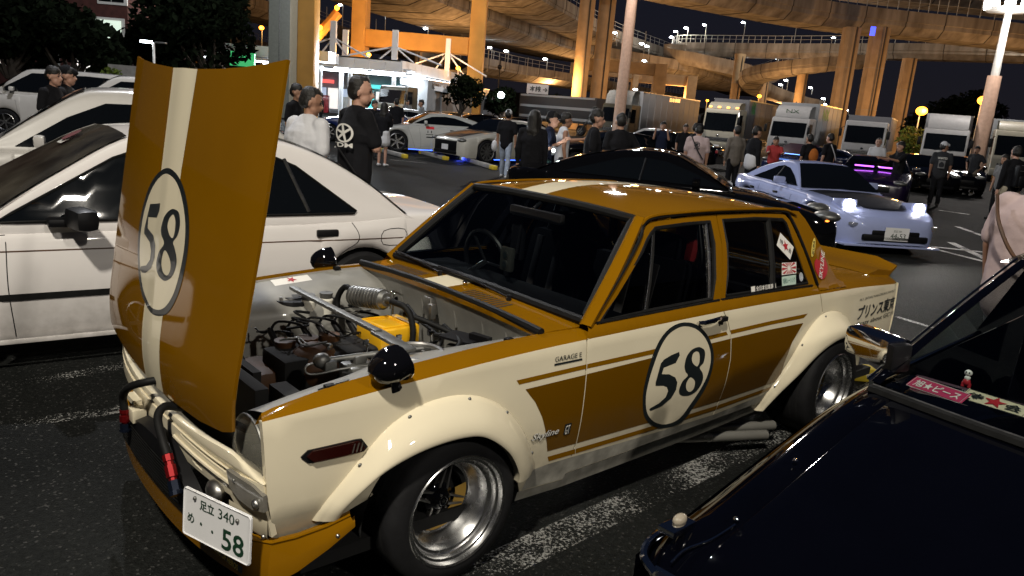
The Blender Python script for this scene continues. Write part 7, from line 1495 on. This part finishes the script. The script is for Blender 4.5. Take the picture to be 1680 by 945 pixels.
# ================================================================= people
def remesh(name, caps, m_, parent, vox=.016, sm=2, noise=0.0):
    """caps: list of (p0, r0, p1, r1, flat) tapered limbs fused into one continuous surface"""
    q = MB()
    for c in caps:
        p0, r0, p1, r1 = Vector(c[0]), c[1], Vector(c[2]), c[3]
        fl = c[4] if len(c) > 4 else None     # (sx, sy) ellipse scale for upright trunks
        if fl:
            for t in (0, .25, .5, .75, 1):
                p = p0.lerp(p1, t); r = lerp(r0, r1, t); q.ball(p, (r*fl[0], r*fl[1], r*.9), 14, 8)
            n = 14; vs = []; 
            for t in [k/6 for k in range(7)]:
                p = p0.lerp(p1, t); r = lerp(r0, r1, t); vs += [p+Vector((r*fl[0]*cos(2*pi*i/n), r*fl[1]*sin(2*pi*i/n), 0)) for i in range(n)]
            q.add(vs, [(k*n+i, k*n+(i+1) % n, (k+1)*n+(i+1) % n, (k+1)*n+i) for k in range(6) for i in range(n)]+[tuple(range(n-1, -1, -1)), tuple(range(6*n, 7*n))])
        else:
            q.ball(p0, r0, 10, 7); q.ball(p1, r1, 10, 7)
            if (p1-p0).length > 1e-4: q.cyl(p0, p1, r0, r1, 10)
    o = mkobj(name, q, m_, parent, smooth=0, fixn=False)
    md = o.modifiers.new('r', 'REMESH'); md.mode = 'VOXEL'; md.voxel_size = vox; s = o.modifiers.new('s', 'SMOOTH'); s.factor = .5; s.iterations = sm
    if noise:
        tx = bpy.data.textures.get('folds') or bpy.data.textures.new('folds', 'CLOUDS'); tx.noise_scale = .11
        dm_ = o.modifiers.new('d', 'DISPLACE'); dm_.texture = tx; dm_.strength = noise; dm_.mid_level = .5
    dg = bpy.context.evaluated_depsgraph_get(); me = bpy.data.meshes.new_from_object(o.evaluated_get(dg)); old = o.data; o.modifiers.clear(); o.data = me; bpy.data.meshes.remove(old)
    me.shade_smooth()
    if not me.materials: me.materials.append(m_)
    return o
def cloth(name, col, var=.15): return mat(name, col, .9, var=var, scale=9, spec=.15, bump=.15, bscale=35)
CL = {'black': cloth('black_cotton', (.010, .010, .012)), 'white': cloth('white_cotton', (.62, .62, .64), .04), 'navy': cloth('navy_cotton', (.012, .016, .035)), 'jeans': cloth('pale_denim', (.32, .37, .46)), 'grey': cloth('grey_cotton', (.20, .20, .20)), 'tan': cloth('tan_cotton', (.20, .165, .125)), 'pink': cloth('pink_cotton', (.44, .34, .33), .05), 'khaki': cloth('khaki_shorts', (.40, .35, .26)), 'red': cloth('red_cotton', (.40, .05, .05)), 'brown': cloth('taupe_jacket', (.16, .14, .12)), 'charcoal': cloth('charcoal_cotton', (.035, .036, .04)), 'teal': cloth('dark_teal', (.03, .07, .07)), 'orange': cloth('orange_bag', (.45, .14, .03))}
hairM = mat('dark_hair', (.010, .008, .006), .55, var=.3, scale=40, bump=.4, bscale=90); shoeW = mat('white_shoe', (.55, .55, .55), .5); shoeB = mat('black_shoe', (.015, .015, .015), .5); skin2 = mat('skin_tan', (.36, .19, .12), .5, var=.08); skinR = mat('skin_fair', (.50, .28, .20), .5, var=.08)
def person(label, x, y, face, H=1.72, top='black', legs='black', sleeves='short', hair='short', shorts=False, skirt=False, arms=('down', 'down'), stance=(.09, .0), cap=None, shoes='b', skin=None, vox=.016, head=(0, 0), group='people standing around the car meet', lean=0.0, bulk=1.0, beard=False, crop=None, long_top=False):
    """local frame: the person faces +x, left is +y"""
    o = tag(empty('person', (x, y, 0), radians(face)), label, 'person', group); k = H/1.75; s = skin or M['skin']; vf = vox
    hipz, kz, az = .92*k, .50*k, .075*k; shz = 1.44*k; hx_ = lean
    st, sp = stance; C_ = []; fs_ = {}
    pelvis = Vector((0, 0, hipz)); chest = Vector((hx_*.8, 0, 1.28*k)); neck = Vector((hx_, 0, 1.50*k)); hc = Vector((hx_+.02+.02, 0, 1.635*k)); hr = .107*k
    hd, ht = head; Rh = Matrix.Rotation(radians(hd), 3, 'Z') @ Matrix.Rotation(radians(ht), 3, 'Y')
    def hp_(a, b, c): return hc+Rh @ Vector((a*k, b*k, c*k))
    # trunk, legs
    C_.append((pelvis, .15*k*bulk, chest, .16*k*bulk, (.72, 1.0))); C_.append((chest, .15*k*bulk, Vector((hx_, 0, 1.42*k)), .10*k, (.75, 1.25)))
    C_.append((neck-Vector((0, 0, .08*k)), .060*k, hc-Vector((.01, 0, .06*k)), .052*k))
    L = {}
    for sg in (1, -1):
        hip = Vector((0, sg*.085*k, hipz-.02)); kn = Vector((sp*sg*.55+.02, sg*(st*.9+.01)*k, kz)); an = Vector((sp*sg, sg*st*k*1.05, az)); L[sg] = (hip, kn, an)
        C_ += [(hip, .082*k*bulk, kn, .052*k), (kn, .050*k, an, .036*k), (an-Vector((.03, 0, .02)), .035*k, an+Vector((.14*k, sg*.02, -.045*k)), .028*k)]
    # arms
    A_ = {}
    for sg, mode in ((1, arms[0]), (-1, arms[1])):
        sh = Vector((hx_, sg*.185*k*(.9+.1*bulk), shz-.02*k))
        if mode == 'down': el = sh+Vector((-.02, sg*.05, -.28*k)); wr = el+Vector((.05, sg*.0, -.25*k)); hn = Vector((.03, 0, -1))
        elif mode == 'phone': el = sh+Vector((.05, sg*.03, -.27*k)); wr = el+Vector((.20*k, -sg*.06, .12*k)); hn = Vector((.7, -.2*sg, .6))
        elif mode == 'crossed': el = sh+Vector((.10, sg*.03, -.25*k)); wr = el+Vector((.09*k, -sg*.21*k, .03*k)); hn = Vector((-.1, -sg, .1))
        elif mode == 'hip': el = sh+Vector((-.10, sg*.14*k, -.24*k)); wr = el+Vector((.10, -sg*.08*k, -.20*k)); hn = Vector((.4, -sg*.3, -.6))
        elif mode == 'reach': el = sh+Vector((.20*k, sg*.03, -.16*k)); wr = el+Vector((.24*k, 0, .04*k)); hn = Vector((1, 0, .1))
        elif mode == 'up': el = sh+Vector((.14*k, sg*.05, -.18*k)); wr = el+Vector((.08*k, -sg*.05, .24*k)); hn = Vector((.2, 0, 1))
        A_[sg] = (sh, el, wr); hn = hn.normalized()
        C_ += [(sh, .052*k*bulk, el, .040*k*bulk), (el, .040*k*bulk, wr, .027*k)]
        pm = wr+hn*.055*k; C_.append((wr, .026*k, pm, .030*k)); sd_ = hn.cross(Vector((0, sg, 0)) if abs(hn.y) < .8 else Vector((1, 0, 0))).normalized()
        for f in range(4):
            b_ = pm+sd_*(.027-.018*f)*k+hn*.018*k; tip = b_+hn*(.052+.012*(f in (1, 2)))*k+Vector((.012, 0, -.004)); C_.append((b_, .0095*k, tip, .0078*k))
        C_.append((pm-hn*.02+sd_*.026*k, .011*k, pm+hn*.022*k+sd_*.052*k, .009*k))
    # head with face
    for (a, b, c, r) in ((0, 0, .02, .095), (-.02, 0, .03, .092), (.025, 0, -.045, .070), (.045, 0, -.085, .045), (.03, .02, -.06, .055), (.03, -.02, -.06, .055), (0, 0, .045, .088)): C_.append((hp_(a, b, c), r*k, hp_(a, b, c), r*k))
    C_ += [(hp_(.082, 0, .012), .013*k, hp_(.108, 0, -.028), .018*k), (hp_(.075, .03, .035), .018*k, hp_(.075, -.03, .035), .018*k), (hp_(.088, .012, -.062), .010*k, hp_(.088, -.012, -.062), .010*k), (hp_(0, .088, .0), .016*k, hp_(-.005, .092, -.03), .012*k), (hp_(0, -.088, .0), .016*k, hp_(-.005, -.092, -.03), .012*k)]
    bd = remesh('body', C_, s, o, vf*.8)
    for sg in (1, -1):
        q = MB(); q.ball(hp_(.086, sg*.032, .012), (.010*k, .014*k, .009*k), 8, 6); mkobj('eye', q, hairM, o); q = MB(); q.box(hp_(.094, sg*.032, .038), (.012*k, .036*k, .008*k), bev=.003); mkobj('eyebrow', q, hairM, o)
    q = MB(); q.box(hp_(.098, 0, -.062), (.008*k, .040*k, .007*k), bev=.002); mkobj('mouth', q, mat('lip', (.25, .08, .07), .5, var=0) if False else M['rust'], o)
    # hair or cap
    if hair == 'short': remesh('hair', [(hp_(-.02, 0, .055), .098*k, hp_(.0, 0, .065), .092*k), (hp_(-.045, 0, .01), .085*k, hp_(-.05, 0, .02), .085*k), (hp_(.03, 0, .085), .062*k, hp_(-.04, 0, .09), .07*k)], hairM, o, vf*.6, noise=.022)
    elif hair == 'crop': remesh('hair', [(hp_(-.018, 0, .052), .094*k, hp_(-.03, 0, .055), .092*k), (hp_(.02, 0, .088), .055*k, hp_(-.04, 0, .08), .07*k), (hp_(-.05, 0, .0), .078*k, hp_(-.05, 0, .01), .078*k), (hp_(-.02, .05, .02), .050*k, hp_(-.02, -.05, .02), .050*k), (hp_(-.03, .055, -.01), .045*k, hp_(-.03, -.055, -.01), .045*k)], hairM, o, vf*.6, noise=.010)
    elif hair == 'long': remesh('hair', [(hp_(-.02, 0, .055), .100*k, hp_(.0, 0, .06), .095*k), (hp_(-.05, 0, .02), .095*k, hp_(-.07, 0, -.20), .095*k), (hp_(-.07, .03, -.2), .09*k, hp_(-.09, .03, -.38), .06*k), (hp_(-.07, -.03, -.2), .09*k, hp_(-.09, -.03, -.38), .06*k), (hp_(.0, .07, .0), .05*k, hp_(-.02, .085, -.2), .045*k), (hp_(.0, -.07, .0), .05*k, hp_(-.02, -.085, -.2), .045*k)], hairM, o, vf*.8, noise=.02)
    if beard: remesh('beard', [(hp_(.05, 0, -.088), .040*k, hp_(.03, .03, -.07), .040*k), (hp_(.03, -.03, -.07), .040*k, hp_(.05, 0, -.088), .040*k), (hp_(.07, .0, -.075), .028*k, hp_(.05, 0, -.10), .03*k)], hairM, o, vf*.7)
    if cap:
        remesh('cap', [(hp_(-.015, 0, .07), .100*k, hp_(-.02, 0, .065), .099*k), (hp_(.06, 0, .065), .060*k, hp_(.10, 0, .062), .045*k)], CL[cap], o, vf*.8)
    # clothes
    T = [(Vector((0, 0, (hipz-.03*k if not long_top else hipz-.14*k))), .168*k*bulk, chest, .178*k*bulk, (.76, 1.04)), (chest, .168*k*bulk, Vector((hx_, 0, 1.43*k)), .112*k, (.80, 1.32)), (Vector((hx_, .06*k, 1.455*k)), .055*k, Vector((hx_, .17*k, 1.42*k)), .062*k), (Vector((hx_, -.06*k, 1.455*k)), .055*k, Vector((hx_, -.17*k, 1.42*k)), .062*k)]
    for sg in (1, -1):
        sh, el, wr = A_[sg]
        if sleeves == 'short': T.append((sh, .068*k*bulk, sh.lerp(el, .78), .066*k*bulk))
        elif sleeves == 'long': T += [(sh, .064*k*bulk, el, .054*k*bulk), (el, .053*k*bulk, el.lerp(wr, .92), .040*k)]
    remesh('shirt', T, CL[top], o, vf, noise=.013)
    P = []
    for sg in (1, -1):
        hip, kn, an = L[sg]
        if skirt: P += [(hip+Vector((0, -sg*.02, .04)), .13*k, hip.lerp(kn, .55)+Vector((0, -sg*.01, 0)), .145*k)]
        elif shorts: P += [(hip+Vector((0, 0, .02)), .105*k*bulk, kn+Vector((0, 0, .02)), .092*k)]
        else: P += [(hip+Vector((0, 0, .02)), .100*k*bulk, kn, .073*k), (kn, .072*k, an+Vector((0, 0, .03)), .062*k)]
    P.append((Vector((0, 0, hipz-.02*k)), .150*k*bulk, Vector((0, 0, hipz+.08*k)), .150*k*bulk, (.76, 1.0)))
    remesh('skirt' if skirt else ('shorts' if shorts else 'trousers'), P, CL[legs], o, vf, noise=.02)
    for sg in (1, -1):
        an = L[sg][2]; remesh('shoe', [(an+Vector((-.03, 0, -.025*k)), .045*k, an+Vector((.16*k, sg*.02, -.042*k)), .036*k)], shoeW if shoes == 'w' else shoeB, o, .012)
    return o, A_, hp_, k
def gpt(px, py): p = PT(px, py); return p.x, p.y
def ppl(label, px, D, face, **kw):
    p = AT(px, 180, D); return person(label, p.x, D, face, **kw)
# near the white saloon: two men watching
skin2b = 0
p2 = person('bearded man in black tee with large white back print, arms folded', -1.60, 7.45, 38, H=1.87, top='black', legs='black', hair='crop', beard=True, arms=('crossed', 'crossed'), vox=.012, skin=skinR, head=(-38, 2), bulk=1.12)
p1 = person('heavy man in white tee looking right behind the white saloon', -2.10, 7.45, 55, H=1.73, top='white', legs='charcoal', hair='crop', arms=('down', 'down'), vox=.012, skin=skin2, head=(-48, 12), bulk=1.22, lean=.05)
# back print and bag on the bearded man
o2 = p2[0]; k2 = p2[3]
def bprint(o, k, cx, cz, w_, h_, ring=True, m_=None, back=True, ang=-152):
    def f(u, v):
        a = radians(ang)+u/.19; r = .182*k; return Vector((.186*k*cos(a), .232*k*sin(a), v))
    m_ = m_ or M['print']
    if ring:
        patch('shirt_print', [(cx+w_*cos(t), cz+h_*.55*sin(t)+h_*.3) for t in [q*pi/12 for q in range(24)]], f, m_, o, .04, holes=[[(cx+w_*.78*cos(t), cz+h_*.45*sin(t)+h_*.3) for t in [q*pi/12 for q in range(24)]]], off=.010)
        for t0 in (.6, 1.7, 2.8, 3.9, 5.0): patch('shirt_print', [(cx+.012*cos(t0+1.57), cz+h_*.3+.012*sin(t0+1.57)), (cx-.012*cos(t0+1.57), cz+h_*.3-.012*sin(t0+1.57)), (cx+w_*.85*cos(t0-.12), cz+h_*.3+h_*.48*sin(t0-.12)), (cx+w_*.85*cos(t0+.12), cz+h_*.3+h_*.48*sin(t0+.12))], f, m_, o, .04, off=.010)
        letters('shirt_lettering', 'JDM', f, m_, o, .1, at=(cx, cz-h_*.42), off=.022, bold=.02, width=w_*2, height=h_*.34)
    return f
bprint(o2, k2, .0, 1.32, .085, .16)
q = MB(); q.box((-.16, -.27, .86), (.22, .08, .26), .5, bev=.025); q.tube([(-.10, -.27, .98), (-.22, -.05, 1.25), (-.10, .14, 1.56)], .010, 6); mkobj('shoulder_bag', q, M['black'], o2)
q = MB(); q.box((-.19, -.320, .80), (.05, .004, .014), .5); mkobj('bag_label', q, M['print'], o2)
person('man in dark tee standing just right of the bonnet edge', AT(484, 180, 13.5).x, 13.5, -10, H=1.80, top='black', legs='black', vox=.018)
# crowd
a = gpt(626, 273); p3 = person('woman with long dark hair, black top and white skirt', a[0], a[1], 80, H=1.60, top='black', legs='white', sleeves='long', hair='long', skirt=True, shoes='w', arms=('down', 'phone'), skin=skinR)
a = gpt(610, 262); person('dark haired companion in black left of the woman in the white skirt', a[0], a[1], -40, H=1.62, top='black', legs='charcoal', hair='short', arms=('phone', 'down'))
person('person in black right behind the woman in the white skirt', AT(651, 180, 27).x, 27, 120, H=1.72, top='black', legs='black')
person('man in grey shirt standing behind the roof of the pearl coupe', AT(692, 180, 31).x, 31, 200, H=1.76, top='grey', legs='charcoal', sleeves='long')
a = gpt(826, 292); p7 = person('walker in pale jeans and white cap carrying a white bag', a[0], a[1], 80, H=1.66, top='black', legs='jeans', hair='short', cap='white', stance=(.10, .20), shoes='w', arms=('down', 'down'))
q = MB(); q.ball((.02, .30, .78), (.10, .08, .15), 12, 8); q.tube([(.02, .30, .90), (0, .27, 1.0)], .012, 6); tag(mkobj('white_bag', q, CL['white'], None), 'white bag hanging from the hand of the walker in jeans', 'bag').matrix_world = p7[0].matrix_basis.copy()
ppl('woman with very long dark hair in black, back to the camera', 878, 12.7, 75, H=1.70, top='black', legs='black', sleeves='long', hair='long', vox=.014)
p9 = ppl('man in dark tee and cap holding a phone with a bright light', 905, 13.6, -10, H=1.70, top='navy', legs='teal', cap='black', arms=('phone', 'phone'), vox=.014, skin=skinR)
ppl('man in white vest holding a selfie stick', 928, 14.6, 10, H=1.70, top='white', legs='charcoal', sleeves='none', hair='short', arms=('reach', 'down'), vox=.014, skin=skin2)
A_ = AT(945, 222, 14.2); B_ = AT(976, 182, 14.0); q = MB(); q.tube([A_, B_], .008, 5); o = tag(mkobj('selfie_stick', q, M['steel']), 'thin selfie stick raised towards the right', 'selfie stick'); q = MB(); q.box(B_, (.08, .02, .15), bev=.01); mkobj('phone', q, M['black'], o)
A_ = AT(908, 247, 13.2); q = MB(); q.box(A_, (.075, .012, .15), bev=.004); ph = tag(mkobj('phone', q, M['black']), 'phone with a blazing white light in the hands of the capped man', 'phone'); q = MB(); q.ball(A_+Vector((0, -.02, 0)), .028, 10, 8); mkobj('phone_light', q, em_f, ph); lamp('phone_light', 'POINT', A_+Vector((0, -.12, 0)), 10, (.95, 1, .95), .03)
ppl('dark haired man in black tee in profile, arm hanging, behind the black coupe', 978, 12.3, 0, H=1.78, top='black', legs='black', vox=.013, skin=skinR)
ppl('man in black with his back turned, hands low, near the dark lorry', 1022, 13.3, 95, H=1.76, top='black', legs='black', vox=.014, arms=('down', 'hip'))
for lab, px, D, fc_, kw in (
    ('man in navy top raising a phone behind the dark saloon', 1092, 24, 250, dict(top='navy', arms=('up', 'up'), H=1.70)),
    ('dark haired man in black right of the man raising a phone', 1129, 25, 270, dict(H=1.68)),
    ('red lit man close behind the pink shirted man', 1146, 20, 20, dict(H=1.72, skin=skin2)),
    ('man in pale pink printed tee and cap with a cross strap', 1152, 17.5, 75, dict(H=1.70, top='pink', cap='black', bulk=1.15, hair='crop')),
    ('man in taupe jacket left of the white cab lorry', 1216, 20, 100, dict(H=1.74, top='brown', sleeves='long')),
    ('man in black jacket over a white shirt looking right', 1246, 18.5, 20, dict(H=1.76, top='black', sleeves='long')),
    ('man in red tee bending over the raised blue lit bonnet', 1281, 22, 260, dict(H=1.55, top='red', arms=('reach', 'reach'))),
    ('person in black with an orange rucksack', 1338, 21.5, 110, dict(H=1.68)),
    ('man in black tee with white strap across his back', 1372, 22.5, 120, dict(H=1.75, top='black', skin=skinR)),
    ('man in white tee behind the purple lit coupe', 1452, 25, 240, dict(H=1.75, top='white', hair='crop', skin=skinR)),
    ('dark haired man in black leaning to the purple lit coupe', 1492, 21, 190, dict(H=1.68, arms=('reach', 'reach'))),
    ('person in white cap between the two white cabs', 1490, 27, 180, dict(H=1.68, cap='white')),
    ('woman in pale top at the right edge behind the backpack man', 1669, 19.5, 200, dict(H=1.60, top='grey', hair='long'))):
    r_ = ppl(lab, px, D, fc_, vox=.018, **kw)
    if 'strap' in lab and 'pink' in lab:
        q = MB(); q.tube([(-.16, .13, 1.45), (-.20, 0, 1.20), (-.17, -.16, .98)], .014, 5); mkobj('strap', q, M['black'], r_[0]); bprint(r_[0], r_[3], .0, 1.25, .05, .12, m_=CL['charcoal'], ang=180)
    if 'white strap' in lab: q = MB(); q.tube([(-.14, .13, 1.48), (-.20, 0, 1.22), (-.15, -.18, 1.0)], .016, 5); mkobj('strap', q, CL['white'], r_[0])
    if 'orange' in lab: q = MB(); q.ball((-.22, 0, 1.15), (.10, .14, .20), 14, 10); tag(mkobj('rucksack', q, CL['orange']), 'small orange rucksack on the back of the person in black', 'rucksack').matrix_world = r_[0].matrix_basis.copy()
    if 'over a white' in lab: remesh('under_shirt', [(Vector((-.02, .0, .92)), .185, Vector((-.02, 0, 1.05)), .18, (.8, 1.05))], CL['white'], r_[0], .018)
a = gpt(1530, 338); pw = person('man in white cap and black tee with a white printed poster on its back', a[0], a[1], 65, H=1.78, top='charcoal', legs='black', cap='white', hair='crop', skin=skin2, vox=.015, bulk=1.1, head=(-70, 0))
fw_ = lambda u, v: Vector((-.215-.0*v+.10*(u/.2)**2, -u, v))
patch('shirt_print', [(-.085, 1.08), (.085, 1.08), (.085, 1.30), (-.085, 1.30)], fw_, CL['grey'], pw[0], .06, off=.004); letters('shirt_lettering', 'WANTED', fw_, M['print'], pw[0], .1, at=(0, 1.36), off=.006, bold=.02, width=.24, height=.06)
patch('shirt_print', cl([(-.05, 1.12), (.05, 1.12), (.06, 1.2), (0, 1.26), (-.06, 1.2)]), fw_, CL['charcoal'], pw[0], .06, off=.008)
a = gpt(1588, 320); person('man in dark tee and tan trousers leaning back with hands behind him', a[0], a[1], 215, H=1.76, top='charcoal', legs='tan', shoes='w', beard=True, arms=('hip', 'hip'), vox=.015, stance=(.13, .08))
a = gpt(1640, 383); pb = person('tall man with black rucksack and pale shorts walking away', a[0], a[1], 95, H=1.80, top='black', legs='khaki', shorts=True, sleeves='long', hair='crop', shoes='w', skin=skinR, vox=.014, stance=(.09, .14))
q = MB(); q.box((-.26, 0, 1.22), (.18, .32, .46), bev=.06); q.box((-.37, 0, 1.12), (.06, .24, .22), bev=.03); rk = tag(mkobj('rucksack', q, M['black']), 'black rucksack worn by the tall man in pale shorts', 'rucksack'); rk.matrix_world = pb[0].matrix_basis.copy()
q = MB(); q.box((-.36, 0, 1.33), (.01, .26, .012)); mkobj('zip', q, M['steel'], rk)
# large man in pink at the right edge
pp = person('man in loose pale pink tee and grey trousers cut off by the right edge', 3.32, 5.0, 40, H=1.68, top='pink', legs='grey', hair='crop', vox=.012, bulk=1.35, long_top=True, skin=skin2, arms=('down', 'down'), lean=.05)
q = MB(); q.tube(crom([(-.10, .22, 1.42), (-.25, .12, 1.25), (-.26, -.02, 1.05), (-.16, -.24, .88)], 6), .012, 6); mkobj('bag_strap', q, M['rust'], pp[0])
# two men by the far left cars
person('capped man in grey tee looking right behind the white liftback', AT(106, 110, 11.6).x, 11.6, 10, H=1.76, top='charcoal', legs='black', cap='black', vox=.014, skin=skinR)
person('dark haired man in black in profile, left of the capped man', AT(84, 110, 11.2).x, 11.2, -5, H=1.74, top='black', legs='black', vox=.014, skin=skinR)
# small warm shop crowd lit by the canopy
for i, (px, D, c_) in enumerate(((527, 40, 'black'), (596, 42, 'charcoal'), (668, 44, 'grey'))):
    ppl(['small figure in black under the canopy, nearest the bonnet', 'small dark figure under the middle of the canopy', 'small grey figure at the right end of the canopy'][i], px, D, 200+40*i, top=c_, vox=.025)
